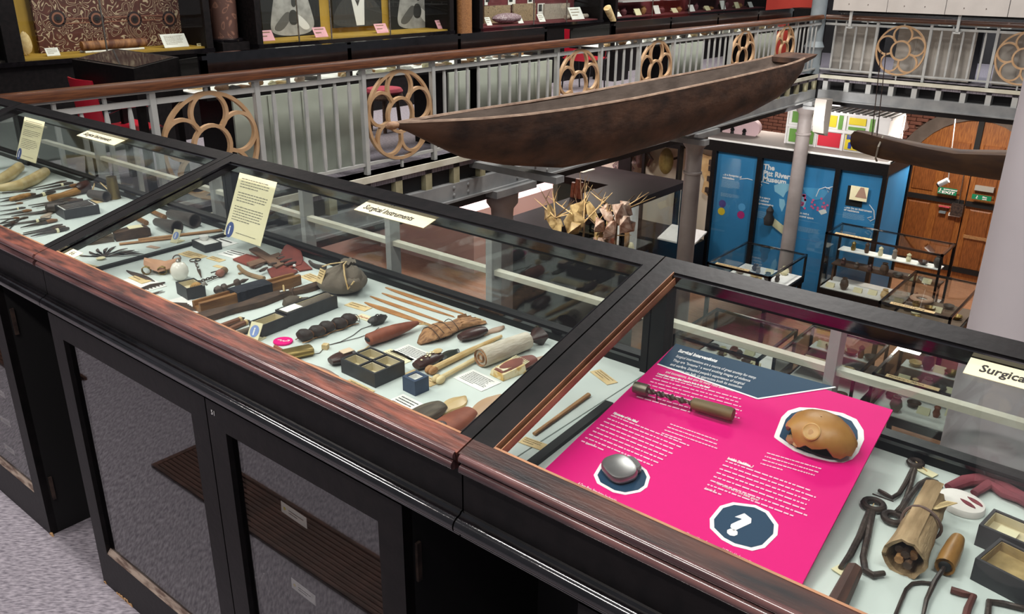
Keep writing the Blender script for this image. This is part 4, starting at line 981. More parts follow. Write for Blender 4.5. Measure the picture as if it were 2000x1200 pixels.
def ringm(t, h, L):
    mk('painted_ring', MB().tube([(L * .17 + .011 * math.cos(a * .33), .009 * math.sin(a * .33), .0262) for a in range(19)], .0028, 6, True, flat=.4), mat('purple_black_paint', '#4a3a3a', .6), h)
    mk('sparkle_patch', MB().blob((L * .17, 0, .0255), .009, .007, .001, 12, 5), mat('crusted_pigment', '#d8a890', .5, col2='#b87860', scale=120, contrast=.7, bump=.4), h)
t = hafted(830, 862, 981, 762, .56, .052, REDOCH, mat('tan_quartzite', '#c2a284', .5, col2='#b08e70', scale=10), 'large red ochre hafted stone knife with lettering on its tan blade', bw=.042, extras=ringm, hh=.013)
mk('inscription', greek(MB(), .085, .008, .05, .014, 3, random.Random(3), z=.0085), INK, t)
# ================================================================ RIGHT CASE
PT = hy(1320, 672, 1.335); PTR = hy(1744, 801, 1.335)
PBL = Vector((-.675, .90, .953)); PBR = Vector((-.265, .895, .953))
PO = (PT + PTR) / 2 - (PT + PTR - PBL - PBR) * .5 * (1 + .045 / .43)      # middle of the front edge
ex = Vector((1, 0, 0)); eyv = ((PT + PTR) - (PBL + PBR)); eyv.x = 0
PM = basis(Vector((0, PO.y, PO.z)), ex, eyv); PMI = PM.inverted(); PN = PM.to_3x3() @ Vector((0, 0, 1))
def pan(u, v):
    p = PMI @ hp(u, v, PM.translation, PN); return p.x, p.y
pb = thing('exhibition_board', 'magenta and navy text board about surgical interventions', 'board')
pb.matrix_world = PM
NAVY = mat('navy_print', '#1c3c58', .6, spec=.3); WHITEP = mat('white_print', '#f3eef0', .5)
TL_, TR_, BLp, BRp = pan(1320, 672), pan(1744, 801), pan(1056, 925), pan(1558, 1158)
def ext(a, b, y0=.003): k = (y0 - a[1]) / (b[1] - a[1]); return (a[0] + (b[0] - a[0]) * k, y0)
BLp, BRp = ext(TL_, BLp), ext(TR_, BRp)
mk('board', MB().prism([TL_, TR_, BRp, BLp], -.004, 0), PINK, pb)
nv = [TL_, pan(1634, 757), pan(1622, 759), pan(1481, 778), pan(1283, 713)]
mk('navy_field', MB().prism([TL_, pan(1632, 757), pan(1480, 780), pan(1284, 712)], 0, .0006), NAVY, pb)
a, b, c = pan(1284, 712), pan(1480, 780), pan(1632, 757)
mk('white_rule', MB().bar((a[0], a[1], .0007), (b[0], b[1], .0007), .0035, .0005).bar((b[0], b[1], .0007), (c[0], c[1], .0007), .0035, .0005), WHITEP, pb)
def ptxt(u, v, u2, v2, words, size, bold=0):
    a, b = pan(u, v), pan(u2, v2); L = math.hypot(b[0] - a[0], b[1] - a[1]); rz = math.atan2(b[1] - a[1], b[0] - a[0])
    est = size * .53 * len(words)
    text(words, size, WHITEP, pb, Matrix.Translation((a[0], a[1], .0008)) @ Matrix.Rotation(rz, 4, 'Z'), bold=bold, xs=L / est, depth=.0001)
ptxt(1324, 688, 1425, 716, 'Surgical Interventions', .0145, .0006)
for i, (q, wd) in enumerate((((1316, 697), (1540, 758), ), ((1316, 706), (1500, 757)), ((1308, 715), (1502, 767)), ((1301, 724), (1500, 779)), ((1299, 731), (1478, 785))) and
        zip((((1319, 698), (1532, 757)), ((1313, 706), (1512, 760)), ((1308, 714), (1500, 766)), ((1303, 721), (1497, 773)), ((1299, 729), (1478, 779))),
            ('Surgical interventions are a source of great anxiety for many.', 'They are "invasive": a word evoking images of violence', "and warfare. Disabled people's experiences of surgical", 'intervention can help us appreciate both its successes', 'and innovations, but also its many risks and harms.'))):
    ptxt(*q[0], *q[1], wd, .0115)
def para(u, v, u2, v2, first, lines, lead, seed, last=.4, size=.0085, wscale=1.0):
    """heading line set in real words, then rows too small to read"""
    a, b = pan(u, v), pan(u2, v2); L = math.hypot(b[0] - a[0], b[1] - a[1]); rz = math.atan2(b[1] - a[1], b[0] - a[0])
    M_ = Matrix.Translation((a[0], a[1], .0008)) @ Matrix.Rotation(rz, 4, 'Z')
    if first: text(first, size, WHITEP, pb, M_, bold=.0004, xs=L / (size * .53 * len(first)), depth=.0001)
    o = mk('fine_print', greek(MB(), 0, -.004, L * wscale, lead * lines, lines, random.Random(seed), lead=lead, last=last, z=.0001, fill=.27, word=(.02, .08), gap=.012), mat('pale_pink_fine_print', '#f6bcd8', .6), pb); o.matrix_basis = M_
para(1283, 732, 1422, 770, 'I need that surgery like I need a hole in the head', 8, .0105, 1, .55, .0075, 1.35)
para(1197, 809, 1256, 832, 'Mysteries of the Mind', 9, .0105, 2, .3, .0085, 2.5)
para(1312, 826, 1416, 862, None, 4, .0095, 3, .4)
para(1420, 898, 1498, 925, 'Invisible Disabilities...?', 8, .0105, 4, .2, .0085, 2.3)
para(1500, 882, 1612, 915, None, 4, .0095, 5, .4)
ptxt(1397, 946, 1507, 992, 'How should we fill this blank space?', .0085)
ptxt(1376, 957, 1404, 966, 'Laurie P.', .0085); ptxt(1143, 868, 1168, 876, 'Laurie P.', .0085)
ptxt(1127, 947, 1222, 992, 'A Deep Brain Stimulation Implantable', .0085); ptxt(1122, 956, 1162, 974, 'Pulse Generator', .0085)
ptxt(1338, 1046, 1506, 1120, 'Have an idea on how you would fill this blank space to', .0095); ptxt(1334, 1052, 1432, 1094, 'represent Invisible Disabilities?', .0095)
def cartouche(pts, name):
    P = [pan(u, v) for u, v in pts]; c = (sum(p[0] for p in P) / len(P), sum(p[1] for p in P) / len(P))
    def rnd(P, k=.22):
        out = []
        for i in range(len(P)):
            p0, p1, p2 = P[i - 1], P[i], P[(i + 1) % len(P)]
            for s in (0, .25, .5, .75, 1):
                A = (p1[0] + (p0[0] - p1[0]) * k * (1 - s), p1[1] + (p0[1] - p1[1]) * k * (1 - s)); B = (p1[0] + (p2[0] - p1[0]) * k * s, p1[1] + (p2[1] - p1[1]) * k * s)
                out.append((A[0] + B[0] - p1[0], A[1] + B[1] - p1[1]))
        return out
    w_ = mk(name, MB().prism(rnd(P), 0, .0007), WHITEP, pb)
    mk('navy_centre', MB().prism(rnd([(c[0] + (x - c[0]) * .87, c[1] + (y - c[1]) * .87) for x, y in P]), .0007, .0013), NAVY, w_)
    return c
cQ = cartouche([(1378, 1024), (1414, 980), (1494, 990), (1528, 1037), (1484, 1081), (1418, 1064)], 'question_badge')
text('?', .062, WHITEP, pb, Matrix.Translation((cQ[0] - .017, cQ[1] - .024, .0014)), bold=.003, xs=1.1, depth=.0002)
cD = cartouche([(1154, 938), (1178, 898), (1232, 896), (1272, 926), (1262, 960), (1210, 970)], 'device_badge')
cS = cartouche([(1512, 852), (1530, 806), (1570, 794), (1668, 812), (1692, 850), (1672, 895), (1640, 907), (1560, 888), (1512, 856)], 'skull_badge')
# pulse generator lying on its badge
p = hp(1210, 925, PM.translation, PN); Q = PM.copy(); Q.translation = p + PN * .0014
t = thing('pulse_generator', 'rounded grey metal medical implant on the pink board', 'implant'); t.matrix_world = Q @ Matrix.Rotation(-.5, 4, 'Z')
ti = mat('brushed_titanium', '#8f8c8c', .3, .7, col2='#7b7878', scale=20)
def stadium(a, b, n=24, e=.75): return [(a * math.copysign(abs(math.cos(2 * math.pi * i / n)) ** e, math.cos(2 * math.pi * i / n)), b * math.copysign(abs(math.sin(2 * math.pi * i / n)) ** e, math.sin(2 * math.pi * i / n))) for i in range(n)]
mk('body', MB().loft([[(x * k, y * k, z) for x, y in stadium(.03, .024)] for k, z in ((.9, .001), (1, .004), (1, .010), (.93, .0135), (.8, .0145))]), ti, t)
mk('header', MB().loft([[(x * k, .021 + y * k, z) for x, y in stadium(.018, .012)] for k, z in ((.9, .001), (1, .003), (1, .009), (.85, .012))]), mat('smoky_epoxy', '#6e6a6a', .15, 0, coat=.5), t)
# trephine / auger tool on its stand
p = hp(1262, 778, PM.translation, PN); p2 = hp(1428, 826, PM.translation, PN); d = p2 - p; L = d.length
t = thing('hand_auger', 'trepanning tool with iron bit, twisted shank and wooden grip on the pink board', 'tool'); t.matrix_world = basis(p + PN * .0005, d, PN.cross(d))
h = .016
mk('bit', MB().lathe([(.008, -.022), (.010, -.022), (.0105, -.004), (.010, .003), (.006, .004)], 14, (0, 0, h), 'x', sx=1), mat('aged_pewter', '#7d7668', .4, .6, col2='#5f584c', scale=25), t)
mk('shank', MB().loft([[(.004 + L * .54 * i / 30, (.0035 + .0014 * math.sin(i * .9)) * math.cos(a + i * .5) * (1.3 if j % 2 else .8), h + (.0035 + .0014 * math.sin(i * .9)) * math.sin(a + i * .5) * (1.3 if j % 2 else .8)) for j, a in enumerate([k * math.pi / 4 for k in range(8)])] for i in range(31)]), BRONZE, t)
mk('grip', MB().lathe([(.006, L * .55), (.0095, L * .56), (.0105, L * .6), (.0115, L * .98), (.010, L * 1.02)], 16, (0, 0, h), 'x'), mat('olive_brown_wood', '#7a6440', .55, col2='#5f4c2e', scale=14, stretch=(1, 7, 7), bump=.1), t)
mk('pin', MB().tube([(.02, 0, 0), (.02, 0, h)], .0012, 6).tube([(.017, -.003, h + .003), (.02, 0, h - .002), (.023, .003, h + .003)], .001, 5), BRONZE, t)
mk('pin', MB().tube([(L * .54, 0, 0), (L * .54, 0, h)], .0012, 6), BRONZE, t)
# skull cap
p = hp(1598, 868, PM.translation, PN); t = thing('skull_cap', 'amber brown top of a human skull with a healed round hole', 'skull'); Q = PM.copy(); Q.translation = p + PN * .002; t.matrix_world = Q @ Matrix.Rotation(-.12, 4, 'Z')
SK = mat('amber_bone', '#b98748', .42, col2='#94622c', scale=16, bump=.12, bscale=30, contrast=.3)
rings = []; n = 32
for i in range(12):
    s = i / 11; ph = s * math.pi / 2; r = math.cos(ph) ** .75 if s < 1 else .02; z = .046 * math.sin(ph)
    ring = []
    for k in range(n):
        a = 2 * math.pi * k / n; rx, ry = .055, .043; ex_ = 1 + .06 * math.cos(a)
        jag = (.006 * math.sin(5 * a + 1) + .005 * math.sin(11 * a) + .008 + .012 * math.exp(-((a - 4.0) / .22) ** 2)) * (1 - s) ** 3
        lift = .008 * max(0, -math.sin(a + .3)) * (1 - s) ** 2 + jag
        ring.append((rx * r * math.cos(a) * ex_, ry * r * math.sin(a), z + .004 + lift))
    rings.append(ring)
inner = [[(x * .9, y * .9, max(z * .86, .002)) for x, y, z in r] for r in rings[::-1]]
mk('cranium', MB().loft(rings + inner[1:], False, True), SK, t, ang=60)
q = Matrix.Translation((.002, -.032, .0415)) @ Matrix.Rotation(.72, 4, 'X')
mk('healed_hole', MB().lathe([(.0135, -.004), (.0138, -.0008), (.0122, .0004), (.0108, -.0006), (.002, -.0012)], 22), mat('pale_scar_bone', '#cfa56c', .42, col2='#b98c4e', scale=30), t).matrix_basis = q
mk('bone_spur', MB().blob((-.03, -.029, .009), .008, .005, .008, 10, 7, .2, 2).blob((-.02, -.032, .006), .005, .004, .005, 8, 6, .2, 3), mat('pale_broken_bone', '#c8a878', .7, col2='#9a7648', scale=40, bump=.3), t)
mk('stand', MB().prism(stadium(.045, .03), .0004, .004), BLACKM, t)
# left of the board
card(1152, 727, 1186, 753, .024, PAPERT, 'tan handwritten slip at the back left of the right case', lines=3, ink=INKF, seed=12)
card(1012, 865, 1056, 881, .022, PAPERT, 'tan handwritten slip at the front left of the right case', lines=3, ink=INKF, seed=13)
rod('reed_stick', 1043, 849, 1150, 772, .0035, WOODL, 'single reed stick left of the pink board', 'stick', .0048, flat=.8)
# right of the board: forceps
IRON = mat('black_forged_iron', '#332a29', .4, .4, col2='#4c403a', scale=40, bump=.25, bscale=60)
def forceps(ring_px, legs, label, rr_=.013, tagpx=None, r=.0048):
    O = hz(*ring_px, BZ); t = thing('tooth_forceps', label, 'forceps', O)
    mk('ring_head', MB().tube([(rr_ * math.cos(a * .42), rr_ * math.sin(a * .42), .006) for a in range(15)], .0052, 8, True, flat=.9), IRON, t)
    for pts in legs:
        P = [hz(u, v, BZ + .006) - O for u, v in pts]
        mk('leg', MB().tube([(p.x, p.y, .006 + .0025 * (i == 0)) for i, p in enumerate(P)], [r * 1.15] + [r] * (len(P) - 2) + [r * .75], 8), IRON, t)
    if tagpx:
        P = hz(*tagpx, BZ) - O; tg = mk('paper_tag', MB().box(-.014, .014, -.008, .008, 0, .001), PAPERC, t, (P.x, P.y, .002), -.3)
        mk('string', MB().tube([(0, 0, .008), (P.x * .6, P.y * .6, .006), (P.x, P.y, .0035)], .0008, 5), BONE, t)
    return t
forceps((1705, 993), (((1698, 1003), (1678, 1050), (1660, 1085), (1642, 1110)), ((1702, 1004), (1695, 1050), (1686, 1090), (1690, 1115), (1705, 1124), (1727, 1120))), 'black iron tooth forceps with hooked leg beside the pink board', .0135, (1648, 1122))
forceps((1787, 911), (((1782, 920), (1768, 945), (1756, 965), (1742, 973), (1728, 965), (1716, 958)), ((1786, 921), (1780, 945), (1770, 972), (1762, 985))), 'small black iron forceps at the back rail with a cream tag', .009, (1810, 925), .0036)
forceps((1743, 1019), (((1755, 1008), (1775, 975), (1795, 948), (1812, 938), (1828, 943), (1838, 953)), ((1752, 1005), (1764, 988), (1770, 978))), 'large black iron forceps lying towards the bark roll', .0125, None)
rod('probe', 1704, 965, 1745, 980, .0012, IRON, 'thin dark probe under the small forceps', 'probe', .0008)
# bark roll
t = thing('bark_roll', 'brown bark roll tied with cord and stuffed with brown sticks', 'roll', *place(1765, 1098, 1820, 985, .02)[:2]); L = place(1765, 1098, 1820, 985, .02)[2]
BARK = mat('brown_wrinkled_bark', '#b59a76', .8, col2='#8c7252', scale=12, stretch=(1, 4, 4), bump=.45, bscale=24)
r2 = random.Random(3); rings = []
for i in range(10):
    x = L * i / 9; R = .0255 - .006 * (i / 9) + (.002 if i == 0 else 0)
    rings.append([(x + (r2.uniform(-.006, .003) if i in (0, 9) else 0), R * math.cos(a) * (1 + r2.uniform(-.06, .06)), .025 + R * math.sin(a) * (1 + r2.uniform(-.06, .06))) for a in [2 * math.pi * j / 20 for j in range(20)]])
inn = [[(p[0] + .002, p[1] * .82, .025 + (p[2] - .025) * .82) for p in r] for r in rings[::-1]]
mk('bark_sheet', MB().loft(rings + inn, False, True), BARK, t, ang=50)
mk('bark_flap', MB().loft([[(L * x, -.008, .049), (L * x, .006, .0505), (L * x, .016, .046), (L * x, .013, .043), (L * x, 0, .046)] for x in (.05, .3, .6, .9, 1.1)]), BARK, t, ang=60)
stp = None
for i, (yy, zz, m_) in enumerate(((-.006, .02, WOODD), (.006, .022, WOODL), (0, .031, WOODD), (-.009, .031, WOODM), (.009, .032, WOODD))):
    mk('inner_stick', MB().tube([(-.006 + .003 * i, yy, zz), (L * .7, yy * .7, zz)], .0058, 8), m_, t)
mk('tie_cord', MB().tube([(L * .58 + .003 * math.sin(2 * a), .0255 * math.cos(a), .025 + .0262 * math.sin(a)) for a in [k * math.pi / 10 for k in range(20)]], .0022, 6, True), mat('mauve_cord', '#6a5650', .8), t)
tg = mk('paper_tag', MB().prism([(-.02, -.009), (.018, -.009), (.024, 0), (.018, .009), (-.02, .009)], 0, .001), PAPERT, t); tg.matrix_basis = Matrix.Translation((L * .78, -.016, .044)) @ Matrix.Rotation(2.6, 4, 'Z') @ Matrix.Rotation(.4, 4, 'X')
mk('tag_print', greek(MB(), -.016, .005, .03, .01, 3, random.Random(2), z=.0013), INKF, tg)
# face mask and red cloth
O = hz(1876, 990, BZ); t = thing('surgical_mask', 'round white face pad with two red slits and a red cloth tie', 'mask', O, -.45)
FELT = mat('white_felt', '#e6e0dc', .9, col2='#dad3cf', scale=20, bump=.15)
mk('pad', MB().loft([[(x * k, y * k, z) for x, y in stadium(.034, .029, 28, 1)] for k, z in ((.98, .001), (1, .007), (.95, .011), (.7, .0135), (.2, .0145))]), FELT, t)
RC = mat('dark_red_cloth', '#7e343f', .85, col2='#5f2530', scale=12, bump=.35, bscale=50)
for (x, y) in ((0, .010), (-.001, -.004)): mk('red_slit', MB().prism([(x + px, y + py) for px, py in lens(.026, .008, 6)], .0128, .0152), RC, t)
O2 = hz(1900, 960, BZ); t = thing('red_cloth', 'twisted dark red cloth band along the back rail', 'cloth', O2)
for pts, r in (((( 1852, 955), (1885, 944), (1918, 938), (1946, 944), (1975, 962), (2010, 985)), .011), (((1902, 966), (1930, 950), (1960, 966), (1990, 980), (2020, 995)), .009)):
    P = [hz(u, v, BZ + .006) - O2 for u, v in pts]
    mk('cloth_fold', MB().tube([(p.x, p.y, .008 + .002 * (i % 2)) for i, p in enumerate(P)], [r * .7, r, r * 1.1, r * .9, r, r][:len(P)], 10, flat=.7), RC, t)
# black boxes at the right edge
TRAYB = mat('old_brown_packing', '#b39a68', .8, col2='#8a7448', scale=40, contrast=.4, bump=.2)
t, L = open_box('specimen_box', 1894, 1132, 2015, 1196, .07, .034, 'front black specimen box with brown packing cut by the right edge', BOXBLK, TRAYB, wall=.004, floor=.5)
t, L = open_box('specimen_box', 1902, 1065, 2030, 1122, .055, .034, 'rear black specimen box with cream lining at the right edge', BOXBLK, LINING, wall=.004, floor=.5)
mk('paper_insert', MB().box(L * .2, L * .5, .012, .04, .0215, .0225), PAPERC, t)
# handled tools near the front
t = thing('horn_handled_hook', 'hooked iron tool with a short hollow horn handle', 'tool', *place(1845, 1108, 1872, 1050, .014)[:2]); L = place(1845, 1108, 1872, 1050, .014)[2]
HORN = mat('orange_horn', '#a0743c', .4, col2='#7c5426', scale=18, stretch=(1, 4, 4))
mk('handle', MB().lathe([(.008, .004), (.0125, 0), (.013, L * .3), (.0115, L * .7), (.009, L * .95), (.004, L)], 14, (0, 0, .014), 'x'), HORN, t)
mk('socket', MB().blob((0.001, 0, .014), .003, .008, .008), BLACKM, t)
mk('iron_shank', MB().tube([(.002, 0, .014), (-.03, .004, .008), (-.07, .004, .006), (-.12, -.002, .005)], [.003, .0035, .003, .002], 7), IRON, t)
rod('wooden_grip', 1668, 1116, 1626, 1200, .0105, mat('maroon_brown_wood', '#54382f', .55, col2='#402a24', scale=14, stretch=(1, 7, 7)), 'tapered dark maroon wooden rod at the front rail right of the pink board', 'rod', .013)
def wire(pts, r, label, m=None, name='wire_hook'):
    P = [hz(u, v, BZ + r) for u, v in pts]; O = P[0].copy(); O.z = BZ
    return tag(mk(name, MB().tube([(p.x - O.x, p.y - O.y, r + .0004) for p in P], r, 8), m or IRON, loc=O), label, 'hook')
wire(((1748, 1205), (1760, 1175), (1770, 1152), (1782, 1141), (1800, 1139), (1822, 1141)), .0026, 'slender curved iron hook in front of the bark roll')
wire(((1884, 1215), (1890, 1190), (1901, 1166), (1880, 1160), (1857, 1153)), .0046, 'red brown bent iron bar below the horn handled hook', mat('rusty_red_iron', '#6a3a34', .6, .2, col2='#4c2824', scale=20))
wire(((1928, 1215), (1932, 1176), (1960, 1180), (2000, 1190)), .004, 'dark square bent iron wire at the bottom right corner')
# ================================================================ LEFT CASE
IVORY = mat('yellow_ivory', '#d8c596', .4, col2='#b9a06c', scale=8, stretch=(1, 3, 3))
def horn(pts, rs, label, m=IVORY, name='curved_horn', cat='horn'):
    P = [hz(u, v, BZ + max(rs)) for u, v in pts]; O = P[0].copy(); O.z = BZ; R = max(rs)
    return tag(mk(name, MB().tube([(p.x - O.x, p.y - O.y, R) for p in P], rs, 14), m, loc=O), label, cat)
horn(((88, 336), (66, 350), (38, 362), (5, 367), (-20, 368)), [.018, .02, .018, .013, .008], 'long curved ivory horn with its broad end to the right, in the left case')
horn(((38, 326), (18, 342), (-8, 356), (-30, 362)), [.018, .02, .017, .01], 'second ivory horn cut by the left picture edge')
STEELD = mat('dark_steel_tools', '#3c3636', .4, .4, col2='#58504c', scale=30)
# slender instruments, two-piece: shaft and handle
SL = [(58, 368, 130, 353), (70, 371, 143, 357), (84, 375, 158, 362), (4, 376, 60, 372), (0, 389, 70, 379), (30, 395, 108, 375), (0, 402, 45, 396), (55, 402, 150, 388), (62, 406, 162, 391), (0, 412, 50, 405), (0, 421, 62, 411), (22, 424, 110, 412), (0, 437, 55, 424), (12, 440, 100, 428), (40, 446, 112, 431), (45, 455, 122, 438), (36, 461, 128, 443), (60, 463, 135, 447), (0, 428, 38, 425), (0, 395, 40, 386), (0, 446, 30, 436)]
NTH = ('first', 'second', 'third', 'fourth', 'fifth', 'sixth', 'seventh', 'eighth', 'ninth', 'tenth', 'eleventh', 'twelfth', 'thirteenth', 'fourteenth', 'fifteenth', 'sixteenth', 'seventeenth', 'eighteenth', 'nineteenth', 'twentieth', 'twenty first')
order = sorted(range(len(SL)), key=lambda i: SL[i][1] + SL[i][3])
for k, i in enumerate(order):
    a, b, c, d = SL[i]; loc, rz, L = place(a, b, c, d, .004)
    t = thing('slender_instrument', 'slender dark instrument with a lighter end, %s from the back of the left case' % NTH[k], 'instrument', loc, rz, 'slender instruments in the left case')
    r = .003 + .0012 * (i % 3)
    mk('shaft', MB().tube([(0, 0, r), (L * .35, .003 * ((i % 3) - 1), r), (L * .72, 0, r)], [.0012, r * .7, r], 7), STEELD, t)
    mk('grip', MB().tube([(L * .7, 0, r * 1.2), (L * .85, 0, r * 1.3), (L, 0, r)], [r, r * 1.25, r * .7], 8), (WOODD, STEELD, WOODM, BRONZE)[i % 4], t)
    if i % 4 == 1: mk('wrapping', MB().tube([(L * .66, 0, r), (L * .72, 0, r)], r * 1.4, 8), PAPERC, t)
# cupped wooden handle
t = thing('wooden_scoop', 'wooden handled scoop with a dark cup in the left case', 'scoop', *place(96, 389, 172, 370, .01)[:2]); L = place(96, 389, 172, 370, .01)[2]
mk('handle', MB().tube([(0, 0, .012), (L * .3, 0, .012), (L * .75, 0, .014)], [.011, .009, .013], 10), mat('honey_wood', '#b08350', .5, col2='#94683a', scale=14, stretch=(1, 7, 7)), t)
mk('cup', MB().lathe([(.010, L * .7), (.019, L * .8), (.021, L), (.018, L), (.008, L * .78)], 16, (0, 0, .021), 'x'), RESIN, t)
horn(((20, 390), (40, 385), (58, 381)), [.006, .009, .008], 'short honey coloured wooden peg near the ivory horns', mat('honey_wood', 0), 'wooden_peg', 'peg')
t = thing('brass_tube', 'upright tapered brass tube at the back of the left case', 'tube', hz(224, 388, BZ))
mk('tube', MB().lathe([(.0195, .0005), (.016, .07), (.0165, .074), (.014, .074), (.013, .05)], 18), BRASS, t)
mk('rim', MB().lathe([(.0195, .0005), (.0205, .002), (.0195, .005)], 18), BRASS, t)
cup('horn_cup', 172, 378, 208, 384, .014, .018, DKHORN, 'dark round cup lying left of the brass tube', 'cup')
rod('crossed_reed', 176, 348, 214, 383, .0025, BONE, 'pale thin reed crossing in front of the brass tube', 'stick', .002, lift=.02)
rod('crossed_reed', 190, 352, 182, 376, .002, BONE, 'short pale reed stub left of the brass tube', 'stick', .0025, lift=.01)
cup('metal_cylinder', 88, 407, 126, 403, .016, .017, STEELD, 'short dark metal cylinder beside the black instrument box', 'cylinder')
t, L = open_box('instrument_box', 128, 430, 196, 418, .085, .03, 'black instrument box full of fine steel tools in the left case', BOXBLK, PAPERW, floor=.85)
for i in range(8): mk('fine_tool', MB().tube([(.01, .012 + .009 * i, .028), (L * .9, .016 + .008 * i, .03)], [.0015, .0025], 6), (SILVER, BRONZE)[i % 2], t)
card(8, 456, 28, 460, .02, PAPERT, 'tiny tan tag tied to a coiled wire at the left edge', lines=0)
card(36, 470, 56, 474, .014, PAPERC, 'small cream tag among the slender instruments', lines=0)
card(168, 393, 190, 398, .05, PAPERT, 'tan label leaning beside the brass tube', lines=2, ink=INKF)
wire(((0, 437), (18, 429), (30, 426), (38, 430), (26, 440), (14, 452)), .0016, 'looped dark wire with a small tag at the left edge', STEELD)
blade('shell_scraper', 78, 424, 104, 412, .02, mat('translucent_horn', '#b9a898', .3), 'translucent grey scraper by the metal cylinder', .005)
blade('shell_scraper', 84, 428, 100, 420, .014, mat('translucent_horn', 0), 'small translucent scraper by the metal cylinder', .004)
# ================================================================ LEFT GALLERY
def ordw(i):
    if i < 21: return NTH[i]
    return ('twenty', 'thirty', 'forty')[(i + 1) // 10 - 2] + ' ' + ('and tenth', 'first', 'second', 'third', 'fourth', 'fifth', 'sixth', 'seventh', 'eighth', 'ninth')[(i + 1) % 10]
def patmat(name, c1, c2, scale, dist, bands, rough=.8, c3=None):
    m = bpy.data.materials.new(name); m.use_nodes = True; nt = m.node_tree; N = nt.nodes; L = nt.links; b = N['Principled BSDF']; b.inputs['Roughness'].default_value = rough
    tc = N.new('ShaderNodeTexCoord'); n = N.new('ShaderNodeTexNoise'); n.inputs['Scale'].default_value = scale; n.inputs['Detail'].default_value = 1; n.inputs['Distortion'].default_value = dist
    L.new(tc.outputs['Object'], n.inputs[0]); mu = N.new('ShaderNodeMath'); mu.operation = 'MULTIPLY'; mu.inputs[1].default_value = bands; L.new(n.outputs[0], mu.inputs[0])
    fr = N.new('ShaderNodeMath'); fr.operation = 'FRACT'; L.new(mu.outputs[0], fr.inputs[0])
    r = N.new('ShaderNodeValToRGB'); e = r.color_ramp.elements; e[0].color = srgb(c1); e[0].position = 0; e[1].color = srgb(c2); e[1].position = .74
    x = r.color_ramp.elements.new(.58); x.color = srgb(c3 or c1); x = r.color_ramp.elements.new(.88); x.color = srgb(c1)
    L.new(fr.outputs[0], r.inputs[0]); L.new(r.outputs[0], b.inputs['Base Color']); MATS[name] = m; return m
OCHRE = mat('ochre_case_lining', '#b08c34', .8, col2='#a27f2c', scale=4)
REDIN = mat('maroon_case_lining', '#6e2e34', .85, col2='#5c262c', scale=4)
XW = -8.0; XB = -8.5
def wall_case(y0, y1, lining, label, sill=.87, top=2.3, mull=()):
    t = thing('wall_case', label, 'display case', (0, 0, 0))
    mk('plinth', MB().box(-8.7, XW, y0, y1, 0, sill - .04), BLACK, t)
    mk('sill', MB().box(-8.6, XW + .04, y0, y1, sill - .04, sill), BLACKG, t)
    mk('back_panel', MB().box(-8.6, XB, y0 + .05, y1 - .05, sill, top), lining, t)
    mk('shelf_board', MB().box(XB, XW - .03, y0 + .05, y1 - .05, sill, sill + .012), lining, t)
    for y in (y0, y1 - .07): mk('frame_post', MB().box(-8.6, XW + .02, y, y + .07, sill, top), BLACK, t)
    mk('head', MB().box(-8.6, XW + .02, y0, y1, top, top + .1), BLACK, t)
    mk('glass_front', MB().box(XW - .006, XW, y0 + .07, y1 - .07, sill, top), GLASS, t, smooth=False)
    for y in mull: mk('glass_joint', MB().box(XW - .008, XW + .004, y - .006, y + .006, sill, top), SILVER, t)
    return t
def wy(u, v, x=XB): p = hx(u, v, x); return p.y, p.z
wall_case(1.7, 3.1, mat('dark_brown_lining', '#3a322e', .85), 'dark wall case with pale fittings at the top left corner')
wall_case(3.1, 4.98, OCHRE, 'black wall case lined in ochre holding the large patterned panel', mull=(3.9,))
wall_case(5.5, 8.5, OCHRE, 'black wall case lined in ochre holding three large portrait photographs', mull=(6.05, 6.5, 7.4))
wall_case(9.0, 11.95, REDIN, 'black wall case lined in maroon with textiles and cards', mull=(10.2, 11.0))
wall_case(12.3, 18.2, REDIN, 'long far wall case lined in maroon, crowded with small objects', mull=(13.5, 14.8, 16.2))
def board(name, u0, v0, u1, v1, x, m, label, cat, th=.03, bottom=None, top=None, group=None, parent=None):
    a, b = wy(u0, v0, x), wy(u1, v1, x); z0 = bottom if bottom is not None else b[1]; z1 = top if top is not None else a[1]
    o = mk(name, MB().box(x - th, x, a[0], b[0], min(z0, z1), max(z0, z1)), m, parent)
    if label: tag(o, label, cat, group)
    return o, a[0], b[0]
PAINT = patmat('meander_painted_bark', '#4c241c', '#cbb79a', 7, 1.2, 9, c3='#5a2c22')
t = thing('patterned_panel', 'large red brown panel painted with cream meanders and concentric circles', 'painting')
ya, yb = wy(78, 95, -8.42)[0], wy(370, 80, -8.42)[0]
mk('panel', MB().box(-8.46, -8.42, ya, yb, .885, 1.9), PAINT, t)
DKC = mat('dark_umber_paint', '#2e1a1a', .8); RDC = mat('cream_red_paint', '#8a5a48', .8)
for (u, v) in ((113, 36), (189, 37), (263, 38), (331, 37)):
    p = hx(u, v, -8.415)
    for k, (r, m_) in enumerate(((.075, DKC), (.055, RDC), (.038, DKC), (.018, BLACKM))): mk('circle', MB().lathe([(r, 0), (r, .003)], 24, axis='x'), m_, t, (-8.42 + .003 * k, p.y, p.z))
mk('link_band', MB().box(-8.421, -8.417, hx(113, 36, -8.42).y, hx(331, 37, -8.42).y, 1.165, 1.175).box(-8.421, -8.417, hx(113, 36, -8.42).y, hx(331, 37, -8.42).y, 1.125, 1.135), RDC, t)
t = thing('bark_roll', 'brown rolled bark resting on white rods before the patterned panel', 'roll', (-8.2, 0, .9)); a, b = wy(160, 95, -8.2)[0], wy(285, 88, -8.2)[0]
mk('roll', MB().tube([(0, a, .045), (0, b, .045)], .04, 14), mat('banded_bark', '#5c3426', .7, col2='#a0704c', scale=6, stretch=(1, 3, 1), contrast=.6), t)
